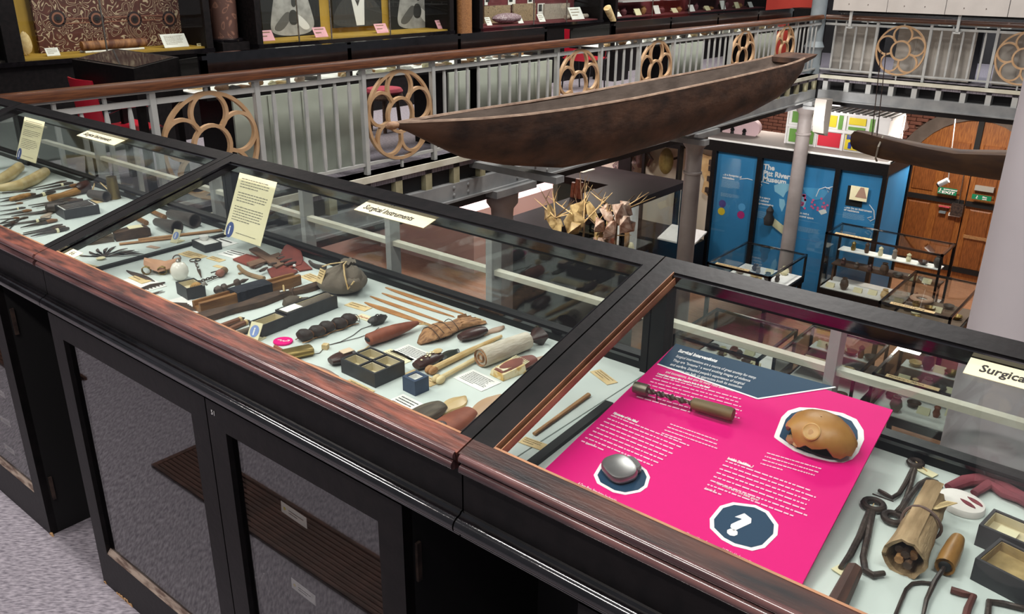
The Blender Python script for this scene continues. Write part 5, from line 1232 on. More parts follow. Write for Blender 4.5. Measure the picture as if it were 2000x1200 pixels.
for dx in (-.05, .05): mk('white_rod', MB().tube([(dx, a, -.008), (dx, b - .05, -.008)], .01, 8), PAPERW, t)
def easel_card(u0, u1, vb, x, h, m, label, group=None, lines=4, base=.885):
    a, b = wy(u0, vb, x)[0], wy(u1, vb, x)[0]; t = thing('caption_card', label, 'card', (x, a, base), group=group)
    c = mk('card', MB().box(0, b - a, 0, h, -.003, 0), m, t); c.matrix_basis = basis((0, 0, 0), (0, 1, 0), (-.5, 0, .86))
    if lines: q = mk('print', greek(MB(), (b - a) * .12, h * .85, (b - a) * .76, h * .7, lines, random.Random(int(u0)), z=.001, fill=.3), INKF, t); q.matrix_basis = c.matrix_basis.copy()
    return t
easel_card(92, 118, 105, -8.12, .075, PAPERW, 'small white caption card left of the bark roll')
easel_card(322, 370, 92, -8.12, .14, PAPERW, 'large white caption card right of the bark roll', lines=7)
PINKC = mat('pink_card', '#dba0ac', .7)
for i, (a, b, v) in enumerate(((509, 538, 80), (617, 642, 75), (737, 760, 68), (856, 880, 60))):
    easel_card(a, b, v, -8.12, .12, PINKC, 'pink caption card, %s from the left below the portrait photographs' % ('first', 'second', 'third', 'fourth')[i], 'pink caption cards', 2)
def wallcard(u0, v0, u1, v1, label, m=PAPERW, x=-8.49, lines=6, name='wall_card', cat='card'):
    a, b = wy(u0, v0, x), wy(u1, v1, x); t = thing(name, label, cat); w_, h = b[0] - a[0], a[1] - b[1]
    t.matrix_world = basis((x, a[0], b[1]), (0, 1, 0), (0, 0, 1))
    mk('card', MB().box(0, w_, 0, h, 0, .006), m, t)
    if lines: mk('print', greek(MB(), w_ * .12, h * .88, w_ * .76, h * .75, lines, random.Random(int(u0)), z=.0065, fill=.3), INKF, t)
    return t
wallcard(363, 4, 389, 32, 'white text sheet pinned right of the patterned panel')
wallcard(384, 85, 398, 92, 'tiny cream number tag at the end of the ochre case', PAPERC, -8.1, 1)
# portrait photographs (flat prints)
PBK = mat('photo_black', '#141414', .6); PGR = mat('photo_light_grey', '#a8a6a4', .6, col2='#8c8a88', scale=9); PMG = mat('photo_mid_grey', '#5c5a58', .6); PWH = mat('photo_white', '#d8d6d4', .6); PDG = mat('photo_dark_grey', '#343332', .6)
def photo(u0, u1, vb, label, kind):
    x = -8.44; a, b = wy(u0, vb, x), wy(u1, vb, x); w_ = b[0] - a[0]; z0 = a[1]; t = thing('portrait_photograph', label, 'photograph', group='portrait photographs'); H = 1.1
    t.matrix_world = basis((x, a[0], z0), (0, 1, 0), (0, 0, 1))
    mk('print', MB().box(0, w_, 0, H, -.03, 0), PBK, t)
    def P(pts, m, z, nm):
        if nm not in ('held_frame', 'held_picture', 'collar', 'shirt_front'):
            for _ in range(3): pts = [q for i in range(len(pts)) for q in ((pts[i - 1][0] * .25 + pts[i][0] * .75, pts[i - 1][1] * .25 + pts[i][1] * .75), (pts[i][0] * .75 + pts[(i + 1) % len(pts)][0] * .25, pts[i][1] * .75 + pts[(i + 1) % len(pts)][1] * .25))]
        mk(nm, MB().prism([(px * w_, py * w_) for px, py in pts], z, z + .001), m, t)
    if kind == 1:
        P([(.12, .1), (.2, .03), (.45, 0), (.78, .02), (.9, .12), (.86, .3), (.8, .5), (.72, .8), (.3, .8), (.22, .52), (.16, .3)], PGR, 0, 'shirt')
        P([(.16, .1), (.3, .06), (.46, .2), (.5, .3), (.42, .34), (.3, .24)], PMG, .001, 'forearm'); P([(.84, .1), (.7, .06), (.56, .2), (.54, .28), (.62, .3)], PWH, .001, 'forearm')
        P([(.44, .16), (.58, .14), (.62, .26), (.56, .36), (.46, .34)], PDG, .002, 'hand'); P([(.5, .4), (.58, .38), (.6, .52), (.52, .54)], PDG, .002, 'hand')
        P([(.18, .56), (.86, .58), (.86, 1.1), (.18, 1.1)], PWH, .002, 'held_frame'); P([(.22, .6), (.82, .62), (.82, 1.06), (.22, 1.06)], PDG, .003, 'held_picture'); P([(.4, .62), (.6, .62), (.5, .75)], PGR, .004, 'collar')
    else:
        P([(0, 0), (1, 0), (1, .25), (.8, .42), (.62, .5), (.4, .5), (.2, .42), (0, .2)], PDG, 0, 'coat')
        P([(.46, .02), (.62, .02), (.64, .4), (.58, .46), (.5, .3), (.42, .46), (.38, .4)], PWH, .001, 'shirt_front')
        P([(.4, .45), (.5, .36), (.6, .45), (.66, .7), (.34, .7)], PMG, .001, 'face'); P([(.45, .55), (.55, .55), (.5, .52)], PDG, .002, 'mouth')
photo(515, 628, 74, 'portrait photograph of a person in a pale shirt with clasped hands, left', 1)
photo(652, 747, 55, 'portrait photograph of a person in dark coat and white shirt front', 2)
photo(764, 860, 60, 'portrait photograph of a person in a pale shirt with clasped hands, right', 1)
# carved post between the cases
t = thing('carved_post', 'dark brown carved wooden post on a round black stand', 'carving', (-8.25, wy(437, 60, -8.25)[0], 0))
mk('pedestal', MB().box(-.2, .2, -.16, .16, 0, .9), BLACK, t); mk('stand', MB().lathe([(.18, .9), (.19, .905), (.19, .925), (.17, .935)], 24), BLACKG, t)
mk('post', MB().lathe([(.14, .935), (.15, 1.2), (.155, 1.9)], 20), patmat('carved_brown_wood', '#4a3028', '#7a5646', 6, .8, 5, .6), t)
tag(mk('timber_pillar', MB().lathe([(.1, 0), (.1, 2.4)], 16), WOODM, loc=(-8.0, 8.72, 0)), 'brown round timber pillar between the ochre and maroon cases', 'pillar')
# textiles in the maroon case
TEX1 = patmat('tan_figured_cloth', '#9a8468', '#4c3a2c', 16, 1, 6); TEX2 = patmat('grey_leaf_cloth', '#a89c90', '#5f544c', 14, 2, 6)
board('barkcloth_panel', 946, 12, 997, 50, -8.45, TEX1, 'tan figured cloth panel at the left of the maroon case', 'textile')
board('barkcloth_panel', 1003, 8, 1046, 46, -8.45, TEX1, 'second tan cloth panel behind the patterned cushion', 'textile')
board('barkcloth_panel', 1064, 8, 1112, 42, -8.45, TEX2, 'grey leaf patterned cloth panel in the maroon case', 'textile')
t = thing('cushion', 'purple and white patterned cushion in the maroon case', 'cushion', (-8.2, wy(990, 50, -8.2)[0], .89)); mk('pad', MB().blob((0, 0, .07), .12, .3, .07, 18, 10), patmat('plum_check_cloth', '#8a6f78', '#d8ccd0', 18, .5, 5), t)
for i, (a, b, v) in enumerate(((952, 962, 52), (1013, 1023, 50), (1054, 1066, 48), (1118, 1142, 36))):
    easel_card(a, b, v, -8.12, .12 if i < 3 else .2, PAPERW, 'white caption card, %s from the left in the maroon case' % ('first', 'second', 'third', 'fourth')[i], 'white cards in the maroon case', 3)
for i, (a, b, c, d) in enumerate(((992, 0, 1006, 9), (1050, 7, 1063, 27), (946, 0, 952, 10), (1030, 0, 1040, 9))):
    t = wallcard(a, b, c, d, 'small white mounted print on the maroon lining, %s from the left' % ('second', 'fourth', 'first', 'third')[i], lines=0)
    y0, z0 = wy(a, d, -8.49); mk('picture', MB().box((0.02), .1, .04, .14, .006, .008), PDG, t)
tag(mk('cloth_roll', MB().tube([(-8.2, wy(1104, 42, -8.2)[0], .92), (-8.2, wy(1146, 40, -8.2)[0], .92)], .035, 12), TEX2), 'thin rolled cloth lying at the right of the maroon case', 'roll')
# tusk beyond
P = [hx(u, v, -7.6) for u, v in ((1186, 15), (1192, 28), (1198, 40), (1197, 54))]; t = thing('tusk', 'pale curved tusk standing between two wall cases', 'tusk', (P[3].x, P[3].y, 0))
mk('tusk_body', MB().tube([p - Vector((P[3].x, P[3].y, 0)) for p in P] + [(0, 0, .6)], [.06, .055, .045, .035, .03], 12), mat('yellow_ivory', 0), t); mk('stand', MB().box(-.2, .2, -.2, .2, 0, .62), BLACK, t)
# small objects in the far maroon case
r2 = random.Random(21)
cm = (PAPERW, WOODD, mat('plum_pot', '#6a3a40', .6), REDOCH, PAPERC, WOODL)
for i in range(26):
    y = 12.5 + i * .21; hgt = r2.uniform(.05, .16); z = .885 + (0 if i % 3 else .0)
    if i % 3 == 0: o = mk('caption_card', MB().hexa([(-8.1, y, .885), (-8.1, y + .18, .885), (-8.09, y + .18, .885), (-8.09, y, .885), (-8.16, y, .885 + hgt), (-8.16, y + .18, .885 + hgt), (-8.15, y + .18, .885 + hgt), (-8.15, y, .885 + hgt)]), cm[(i // 3) % 2 * 4]); tag(o, 'pale caption card, %s from the left in the far maroon wall case' % NTH[i // 3], 'card', 'cards in the far maroon case')
    else: o = mk('small_pot', MB().lathe([(.03, 0), (.055, hgt * .3), (.06, hgt * .6), (.03, hgt * .85), (.04, hgt), (.03, hgt), (.02, hgt * .5)], 12), cm[i % 6], loc=(-8.22, y, .885)); tag(o, 'small pot, %s from the left in the far maroon wall case' % ordw(i - i // 3 - 1), 'pot', 'pots in the far maroon case')
for i, y in enumerate((12.7, 14.2, 15.6)):
    tag(mk('glass_shelf', MB().box(-8.45, -8.1, y, y + 1.2, 1.1, 1.115), mat('frosted_shelf', '#c8c8c8', .3)), ('left', 'middle', 'right')[i] + ' pale glass shelf in the far maroon wall case', 'shelf', 'shelves in the far maroon case')
# pale fittings in the corner case
for i, (u, v, m_) in enumerate(((8, 20, PAPERW), (4, 36, PAPERC), (14, 52, SILVER), (6, 72, WOODL), (50, 85, PAPERT))):
    p = hx(u, v, -8.3); tag(mk('hanging_ornament', MB().blob((0, 0, 0), .03, .05, .06 + .01 * i, 10, 7, .1, i), m_, loc=p), ('pale', 'cream', 'silvery', 'brown', 'striped tan')[i] + ' ornament hanging in the dark case at the top left', 'ornament', 'ornaments in the corner case')
# ---- table cases along the left rail
PALEG = mat('pale_green_board', '#b4bcae', .8, col2='#a8b0a2', scale=3)
def rail_case(y0, y1, label):
    t = thing('display_case', label, 'display case'); xb, xf = -5.78, -6.42
    mk('bed', MB().box(xf, xb, y0, y1, .72, .75), BLACK, t); mk('display_board', MB().box(xf + .02, xb - .02, y0 + .03, y1 - .03, .75, .756), PAPERW, t)
    mk('ridge_rail', MB().box(xb - .06, xb, y0, y1, .875, 1.055), BLACKG, t); mk('lid_frame', MB().hexa([(xf, y0, .92), (xf + .05, y0, .93), (xf + .05, y1, .93), (xf, y1, .92), (xf, y0, .95), (xf + .05, y0, .96), (xf + .05, y1, .96), (xf, y1, .95)]), BLACK, t)  # ridge rail made taller: its black stands for the dark inside the case
    mk('front', MB().box(xf, xf + .02, y0, y1, .72, .93), BLACK, t)
    mk('lid_glass', MB().hexa([(xf + .03, y0, .95), (xb - .03, y0, 1.04), (xb - .03, y1, 1.04), (xf + .03, y1, .95), (xf + .03, y0, .954), (xb - .03, y0, 1.044), (xb - .03, y1, 1.044), (xf + .03, y1, .954)]), GLASS, t, smooth=False)
    mk('back_glass', MB().box(xb - .012, xb - .008, y0, y1, .75, .88), GLASS, t, smooth=False)
    n = max(1, round((y1 - y0) / 1.3))
    for k in range(n + 1):
        y = y0 + (y1 - y0 - .04) * k / n; mk('frame_post', MB().box(xb - .04, xb, y, y + .04, .75, 1.01), BLACK, t); mk('lid_bar', MB().hexa([(xf, y, .945), (xb, y, 1.04), (xb, y + .04, 1.04), (xf, y + .04, .945), (xf, y, .965), (xb, y, 1.06), (xb, y + .04, 1.06), (xf, y + .04, .965)]), BLACK, t)
    return t
rail_case(3.5, 7.6, 'long black table case of pale specimens behind the left railing, left of the canoe middle')
rail_case(8.9, 14.2, 'long black table case behind the far half of the left railing')
r2 = random.Random(9)
sm = (BONE, WOODL, PAPERW, WOODM, DKHORN, PAPERC, STONEB)
for i in range(44):
    y = 3.62 + i * .0905; L = r2.uniform(.08, .2); k = i % 4; z = .757
    if k == 3: o = mk('small_specimen', MB().box(-.05, .05, -.04, .04, 0, .03), sm[i % 7])
    elif k == 1: o = mk('small_specimen', MB().blob((0, 0, .03), .035, .06, .03, 10, 7, .15, i), sm[(i * 3) % 7])
    else: o = mk('small_specimen', MB().tube([(0, -L / 2, .02), (0, 0, .025), (0, L / 2, .015)], [.008, .02, .012], 8), sm[(i * 2) % 7])
    o.location = (r2.choice((-5.9, -5.98, -6.1, -6.25)), y, z); o.rotation_euler = (0, 0, r2.uniform(-.6, .6)); tag(o, '%s specimen, %s from the left behind glass in the left rail case' % (('bone coloured', 'tan', 'white', 'brown', 'dark', 'cream', 'pinkish')[(i * 2) % 7 if k in (0, 2) else (i if k == 3 else i * 3) % 7], ordw(i)), 'specimen', 'specimens in the left rail case')
for i in range(16):
    y = 9.05 + i * .31; o = mk('small_specimen', MB().blob((0, 0, .035), .05, .09, .035, 10, 7, .2, i), sm[(i * 3) % 7], loc=(-5.95, y, .757)); tag(o, 'rounded specimen, %s from the left in the table case beyond the canoe' % NTH[i], 'specimen', 'specimens in the far rail case')
XG = -5.75
def rail_cupboard(u0, u1, label, y0=None, y1=None):
    y0 = y0 or hx(u0, 230, XG).y; y1 = y1 or hx(u1, 150, XG).y
    t = thing('cupboard', label, 'cupboard'); mk('back_board', MB().box(XG - .02, XG, y0, y1, .02, .715), PALEG, t)
    mk('carcass', MB().box(XG - .5, XG - .02, y0 + .02, y1 - .02, 0, .72), BLACK, t)
    n = max(2, round((y1 - y0) / .34))
    for k in range(1, n): mk('cover_strip', MB().box(XG, XG + .006, y0 + (y1 - y0) * k / n - .012, y0 + (y1 - y0) * k / n + .012, .02, .715), PALEG, t)
rail_cupboard(458, 708, 'pale green backed cupboard behind the railing between the first two rosettes')
rail_cupboard(935, 1078, 'pale green backed cupboard behind the railing above the canoe middle')
rail_cupboard(1308, 1374, 'pale green backed cupboard behind the railing right of the fourth rosette', hx(1308, 110, XG).y, hx(1374, 100, XG).y)
rail_cupboard(1474, 1515, 'pale green backed cupboard behind the railing near the far corner', hx(1474, 90, XG).y, hx(1515, 85, XG).y)
rail_cupboard(860, 900, 'narrow pale green backed cupboard right of the second rosette', hx(700, 160, -6.0).y + .9, hx(700, 160, -6.0).y + 1.2)
# reading desk across the aisle
t = thing('reading_desk', 'black sloping desk case standing across the left gallery by the red chair', 'desk')
x0, x1, ya, yb = -6.95, -6.02, 3.1, 3.46
mk('desk_body', MB().hexa([(x0, ya, .7), (x1, ya, .7), (x1, yb, .7), (x0, yb, .7), (x0, ya, .965), (x1, ya, .965), (x1, yb, 1.02), (x0, yb, 1.02)]), BLACK, t)
mk('desk_glass', MB().hexa([(x0 + .03, ya + .03, .9705), (x1 - .03, ya + .03, .9705), (x1 - .03, yb - .03, 1.0165), (x0 + .03, yb - .03, 1.0165), (x0 + .03, ya + .03, .974), (x1 - .03, ya + .03, .974), (x1 - .03, yb - .03, 1.02), (x0 + .03, yb - .03, 1.02)]), mat('black_glass_top', '#1a1a1c', .06), t)
for x in (x0 + .05, x1 - .05):
    for y in (ya + .04, yb - .04): mk('leg', MB().box(x - .025, x + .025, y - .025, y + .025, 0, .7), BLACK, t)
# red chairs
REDP = mat('red_moulded_plastic', '#b81a30', .35, coat=.3); CHROME = mat('chrome', '#c8c8cc', .12, 1.0)
def chair(loc, rz, label):
    t = thing('chair', label, 'chair', loc, rz)
    rings = []
    for i in range(7):
        a = i / 6; z = .42 + .42 * a; x = -.2 - .05 * a; w_ = .21 - .02 * a
        rings.append([(x + .02 * math.cos(k) - .03, -w_, z) if False else (x - .03 * (1 - (yy / w_) ** 2), yy, z) for k, yy in enumerate([-w_, -w_ * .5, 0, w_ * .5, w_])] + [(x - .012 - .03 * (1 - (yy / w_) ** 2), yy, z) for yy in [w_, w_ * .5, 0, -w_ * .5, -w_]])
    mk('backrest', MB().loft(rings), REDP, t)
    mk('seat', MB().loft([[(x, -.22, .43 + dz), (x, .22, .43 + dz), (x, .23, .445 + dz), (x, -.23, .445 + dz)] for x, dz in ((-.23, .01), (-.1, -.01), (.1, -.005), (.22, .012), (.25, .0))]), REDP, t)
    for s in (-1, 1):
        mk('leg', MB().tube([(.2, s * .22, 0), (.16, s * .22, .43)], .011, 8), BLACKG, t); mk('leg', MB().tube([(-.24, s * .22, 0), (-.18, s * .22, .43)], .011, 8), BLACKG, t)
        mk('armrest', MB().tube([(.16, s * .23, .43), (.17, s * .25, .6), (.1, s * .26, .635), (-.1, s * .26, .635), (-.2, s * .24, .6)], .011, 8), CHROME, t)
    return t
chair((-6.75, 3.28, 0), .0, 'red plastic chair with chrome arms behind the railing at left')
bpy.data.objects['chair'].rotation_euler = (0, 0, math.pi / 2); bpy.data.objects['chair'].location = (-6.75, 3.3, 0)
p = hx(1121, 52, -7.2); chair((-7.2, p.y + .3, .0), math.pi / 2, 'red plastic chair back showing above the far table case')
t = thing('stool', 'dark wooden stool with a red cushion seen through the second rosette', 'stool', (-6.9, hx(752, 213, -6.9).y, 0))
mk('cushion', MB().lathe([(.19, .4), (.2, .42), (.18, .45), (.02, .46)], 20), mat('dull_red_cushion', '#8a2c3c', .8), t); mk('seat', MB().lathe([(.19, .34), (.2, .36), (.19, .4)], 20), WOODD, t)
for a in range(4): mk('leg', MB().tube([(.16 * math.cos(a * 1.57 + .78), .16 * math.sin(a * 1.57 + .78), 0), (.13 * math.cos(a * 1.57 + .78), .13 * math.sin(a * 1.57 + .78), .35)], .02, 8), WOODD, t)
# ---- far gallery furniture
PALEP = mat('pale_grey_board', '#b9b3aa', .8, col2='#a9a298', scale=3)
for i, (xa, xb) in enumerate(((-5.38, -4.68), (-4.36, -3.2), (-2.88, -1.4))):
    t = thing('cupboard', ('left', 'middle', 'right')[i] + ' pale grey backed cupboard behind the far railing', 'cupboard'); mk('back_board', MB().box(xa, xb, 15.1, 15.12, .02, .78), PALEP, t); mk('carcass', MB().box(xa + .02, xb - .02, 15.12, 15.6, 0, .79), BLACK, t)
    n = round((xb - xa) / .3)
    for k in range(1, n): mk('cover_strip', MB().box(xa + (xb - xa) * k / n - .012, xa + (xb - xa) * k / n + .012, 15.094, 15.1, .02, .78), PALEP, t)
t = thing('display_case', 'dark table case with pale items above the far gallery cupboards', 'display case'); mk('bed', MB().box(-5.38, 1, 15.1, 15.7, .79, .83), BLACK, t); mk('glass', MB().box(-5.36, 1, 15.12, 15.125, .83, .98), GLASS, t, smooth=False); mk('ridge_rail', MB().box(-5.38, 1, 15.1, 15.16, .98, 1.02), BLACK, t)
for i, x in enumerate((-4.95, -4.75, -4.6, -3.75, -3.2, -2.9)): tag(mk('paper_fold', MB().loft([[(-.08, -.05, 0), (.08, -.05, 0), (.1, .05, 0), (-.1, .05, 0)], [(-.02, -.01, .07), (.03, -.01, .07), (.03, .01, .07), (-.02, .01, .07)]]), PAPERW, loc=(x, 15.3, .831)), 'folded white paper, %s from the left in the far gallery table case' % NTH[i], 'paper', 'papers in the far case')
# white bolted panel above the far railing
t = thing('screen_panel', 'long pale bolted panel above the far railing at the top right', 'panel'); x = -5.3; pn_ = None
while x < 3:
    if pn_ is None: pn_ = mk('panel_sheet', MB().box(0, .84, 0, .03, 1.03, 2.0), PALEW if 'PALEW' in globals() else mat('pale_warm_grey_paint', '#c4beb8', .6, col2='#bcb6b0', scale=3), t, (x, 14.6, 0)); bolts = [mk('bolt', MB().lathe([(.008, 0), (.006, -.006)], 8, axis='y'), BRONZE, pn_, (bx_, 0, 1.13)) for bx_ in (.25, .55)]
    else: dup(pn_, t, (x, 14.6, 0))
    x += .85
for u in (1664, 1876):
    X = hy(u, 40, 14.72).x; mk('bracket_post', MB().box(X - .02, X + .02, 14.63, 14.66, .78, 1.3).box(X - .05, X + .05, 14.63, 14.76, .76, .785), GREYST, t)
tag(mk('red_partition', MB().box(-7.15, -6.1, 16.2, 16.3, 0, 2.4), mat('orange_red_board', '#b5382a', .7, col2='#a83024', scale=2)), 'orange red partition board in the far corner', 'partition')
tag(mk('black_cabinet', MB().box(-6.35, -5.85, 15.5, 15.9, 0, 1.0).box(-6.33, -5.87, 15.48, 15.5, .1, .95), BLACK), 'black cabinet in front of the red partition', 'cabinet')
# ================================================================ GROUND FLOOR OF THE COURT
BLUE = mat('museum_blue_board', '#3385bd', .6, col2='#2f7eb4', scale=2)
def lerp(a, b, k): return a + (b - a) * k
def on_y(u, v, y): p = hy(u, v, y); return p.x, p.z
t = thing('exhibit_case', 'tall black exhibit case with blue panels about the museum', 'display case'); YB = 15.0; x0, x1, zt = -8.1, -4.12, -1.4
mk('base', MB().box(x0, x1, YB, 16.5, GZ, GZ + .16), BLACK, t)
mk('head', MB().box(x0, x1, YB, 16.5, zt - .2, zt), BLACK, t)
mk('top_board', MB().box(x0 + .02, x1 - .02, YB + .06, 16.48, zt, zt + .02), mat('dusty_grey_top', '#8c8480', .8), t)
mk('top_rail', MB().box(x0, x1, YB + .02, YB + .05, zt, zt + .03), PAPERW, t); mk('top_rail', MB().box(x1 - .05, x1 - .02, YB + .05, 16.5, zt, zt + .03), PAPERW, t)
posts = [x0, -7.32, -6.4, -4.95, x1]
for i, x in enumerate(posts): mk('frame_post', MB().box(x - .045 if i else x, x + .045 if i < 4 else x, YB - .01, YB + .08, GZ + .16, zt - .2) if i < 4 else MB().box(x - .07, x, YB - .01, YB + .08, GZ + .16, zt - .2), BLACK, t)
panels = []
for i, (a, b) in enumerate(((-7.32, -6.4), (-6.4, -4.95), (-4.95, -4.16))):
    panels.append(mk('blue_panel', MB().box(a, b, YB + .08, YB + .1, GZ + .16, zt - .2), BLUE, t))
mk('side_panel', MB().box(x1 - .06, x1 - .03, YB + .1, 16.4, GZ + .16, zt - .2), BLUE, t)
mk('side_post', MB().box(x1 - .07, x1, 16.42, 16.5, GZ + .16, zt - .2), BLACK, t)
for i, (a, b) in enumerate(((-7.27, -6.45), (-6.35, -5.0), (-4.9, -4.2))): mk('pane', MB().box(a, b, YB + .02, YB + .024, GZ + .16, zt - .2), GLASS, t, smooth=False)
mk('left_bay_back', MB().box(x0 + .05, -7.37, YB + .5, YB + .52, GZ + .16, zt - .2), mat('cream_bay_back', '#d8ccb8', .8), t)
YT = YB + .078
def btxt(u, v, words, size, par, bold=0, w_=None):
    x, z = on_y(u, v, YT); text(words, size, WHITEP, par, basis((x, YT, z), (1, 0, 0), (0, 0, 1)), bold=bold, depth=.001, xs=(w_ / (size * .53 * len(words))) if w_ else 1)
btxt(1491, 330, 'The', .135, panels[1], .005); btxt(1490, 342, 'Pitt Rivers', .135, panels[1], .005); btxt(1489, 353, 'Museum...', .135, panels[1], .005)
btxt(1412, 342, '...is a footprint of', .055, panels[0], .002); btxt(1411, 348, 'colonialism', .055, panels[0], .002)
btxt(1480, 386, '...is a space', .055, panels[1], .002); btxt(1479, 392, 'of cultural', .055, panels[1], .002); btxt(1478, 398, 'representation', .055, panels[1], .002)
btxt(1559, 417, '...is not a', .055, panels[1], .002); btxt(1558, 423, 'neutral space', .055, panels[1], .002)
btxt(1649, 406, '...can be an instrument', .052, panels[2], .002); btxt(1648, 411, 'of resistance', .052, panels[2], .002)
LBL = mat('pale_blue_print', '#a8c8e0', .6)
def bgreek(u0, v0, u1, v1, lines, par, seed, m=LBL, last=.6):
    a = on_y(u0, v0, YT); b = on_y(u1, v1, YT); mb = greek(MB(), 0, 0, b[0] - a[0], a[1] - b[1], lines, random.Random(seed), z=.001, last=last)
    mk('fine_print', mb, m, par).matrix_basis = basis((a[0], YT, a[1]), (1, 0, 0), (0, 0, 1))
bgreek(1410, 350, 1446, 372, 10, panels[0], 1); bgreek(1408, 376, 1444, 390, 6, panels[0], 2); bgreek(1477, 402, 1506, 410, 4, panels[1], 3); bgreek(1476, 411, 1498, 430, 7, panels[1], 4)
bgreek(1557, 428, 1603, 438, 5, panels[1], 5); bgreek(1556, 441, 1602, 460, 9, panels[1], 6); bgreek(1647, 414, 1690, 434, 9, panels[2], 7); bgreek(1555, 464, 1602, 474, 4, panels[1], 8, mat('pink_print', '#d88aa8', .6), .9)
for i, (u, v, c) in enumerate(((1411, 398, '#4c3a8c'), (1409, 413, '#e0c02c'), (1449, 405, '#5aa8e0'), (1447, 420, '#b82878'))):
    x, z = on_y(u, v, YT); mk('colour_dot', MB().lathe([(.075, 0), (.075, -.003)], 20, axis='y'), mat('dot_%d' % i, c, .6), panels[0], (x, YT, z))
# pale world map shapes, drawn as broad continents with pink spots
MAPM = mat('pale_map_print', '#8cc0dc', .6)
def bpoly(pts, m, par, nm='map_shape', d=.0015):
    P = [on_y(u, v, YT) for u, v in pts]; mk(nm, MB().loft([[(x, YT, z) for x, z in P], [(x, YT - d, z) for x, z in P]]), m, par)
bpoly([(1512, 362), (1525, 358), (1545, 360), (1548, 366), (1535, 376), (1530, 386), (1522, 380), (1513, 374)], MAPM, panels[1]); bpoly([(1522, 388), (1532, 390), (1534, 400), (1527, 414), (1522, 402)], MAPM, panels[1])
bpoly([(1562, 378), (1573, 380), (1575, 392), (1570, 408), (1563, 398)], MAPM, panels[1]); bpoly([(1566, 366), (1600, 368), (1618, 374), (1608, 388), (1590, 392), (1575, 380)], mat('map_blue_print', '#4e9ccc', .6), panels[1]); bpoly([(1598, 412), (1612, 408), (1615, 416), (1604, 420)], PAPERW, panels[1])
PKS = mat('pink_map_spots', '#d85a8c', .6); r2 = random.Random(6)
for i in range(26):
    u, v = (r2.uniform(1563, 1574), r2.uniform(372, 408)) if i % 2 else (r2.uniform(1585, 1618), r2.uniform(386, 412)); x, z = on_y(u, v, YT - .002); mk('map_spot', MB().lathe([(.022, 0), (.022, -.002)], 8, axis='y'), PKS, panels[1], (x, YT - .002, z))
def bline(pts, par): mk('white_line', MB().tube([hy(u, v, YT - .003) for u, v in pts], .008, 5), WHITEP, par)
bline(((1445, 350), (1460, 349), (1470, 352)), panels[0]); bline(((1482, 355), (1488, 362), (1484, 368), (1480, 362), (1488, 355), (1502, 359)), panels[1]); bline(((1594, 384), (1600, 370), (1612, 366), (1622, 370), (1618, 376), (1614, 368), (1632, 364)), panels[1]); bline(((1698, 400), (1707, 412), (1708, 428), (1700, 432), (1694, 426), (1702, 424)), panels[2])
o = mk('hung_print', MB().box(*sorted((on_y(1663, 362, YT - .05)[0], on_y(1698, 362, YT - .05)[0])), YT - .06, YT - .05, *sorted((on_y(1663, 362, YT - .05)[1], on_y(1663, 390, YT - .05)[1]))), PAPERC, panels[2]); mk('dark_backing', MB().box(*sorted((on_y(1657, 360, YT - .01)[0], on_y(1690, 360, YT - .01)[0])), YT - .012, YT - .002, *sorted((on_y(1657, 362, YT)[1], on_y(1657, 401, YT)[1]))), BLACKM, panels[2])
mk('sketch', MB().lathe([(.1, 0), (.07, .08), (.03, .18)], 8, axis='z'), mat('sepia_print', '#9a7a68', .7), o, (on_y(1681, 386, YT - .07)[0], YT - .062, on_y(1681, 387, YT - .07)[1])).scale = (1, .02, 1)
x, z = on_y(1505, 420, YT - .05); mk('dark_bust', MB().lathe([(.08, 0), (.1, .12), (.06, .2), (.07, .28), (.02, .36)], 12, (x, YT - .1, z - .18)), BLACKM, panels[1]); x, z = on_y(1516, 440, YT - .05); q = mk('luggage_tag', MB().prism([(-.2, -.07), (.2, -.07), (.2, .07), (-.2, .07), (-.26, 0)], 0, .01), PAPERC, panels[1]); q.matrix_basis = basis((x, YT - .02, z), (1, 0, -.55), (.55, 0, 1))
# jagged pale shape in the open bay
P = [on_y(u, v, 15.35) for u, v in ((1372, 300), (1385, 306), (1394, 305), (1396, 318), (1388, 322), (1395, 345), (1397, 372), (1385, 385), (1370, 375), (1376, 350), (1368, 330))]
tag(mk('hide_shape', MB().loft([[(x, 15.35, z) for x, z in P], [(x, 15.38, z) for x, z in P]]), mat('tan_hide', '#c8a878', .7, col2='#b08c5c', scale=6)), 'jagged tan hide shape in the bay left of the blue panels', 'hide')
for i, (u, v) in enumerate(((1392, 318), (1391, 330), (1388, 350), (1384, 372))):
    x, z = on_y(u, v, 15.3); tag(mk('iron_lock', MB().box(x - .08, x + .08, 15.29, 15.34, z - .05, z + .05).tube([(x - .04, 15.31, z - .05), (x, 15.31, z - .11), (x + .04, 15.31, z - .05)], .012, 6), BRONZE), 'dark iron lock hung before the tan hide, %s from the top' % NTH[i], 'lock', 'iron locks')
t = thing('label_desk', 'white sloping label desk left of the blue panels', 'desk'); p = hz(1390, 440, -3.2); p.y = 14.7
mk('desk_body', MB().box(p.x - .6, p.x + .15, p.y - .3, p.y + .2, GZ, -3.35), BLACK, t); mk('desk_top', MB().hexa([(p.x - .6, p.y - .35, -3.36), (p.x + .18, p.y - .35, -3.36), (p.x + .18, p.y + .2, -3.2), (p.x - .6, p.y + .2, -3.2), (p.x - .6, p.y - .35, -3.33), (p.x + .18, p.y - .35, -3.33), (p.x + .18, p.y + .2, -3.17), (p.x - .6, p.y + .2, -3.17)]), PAPERW, t)
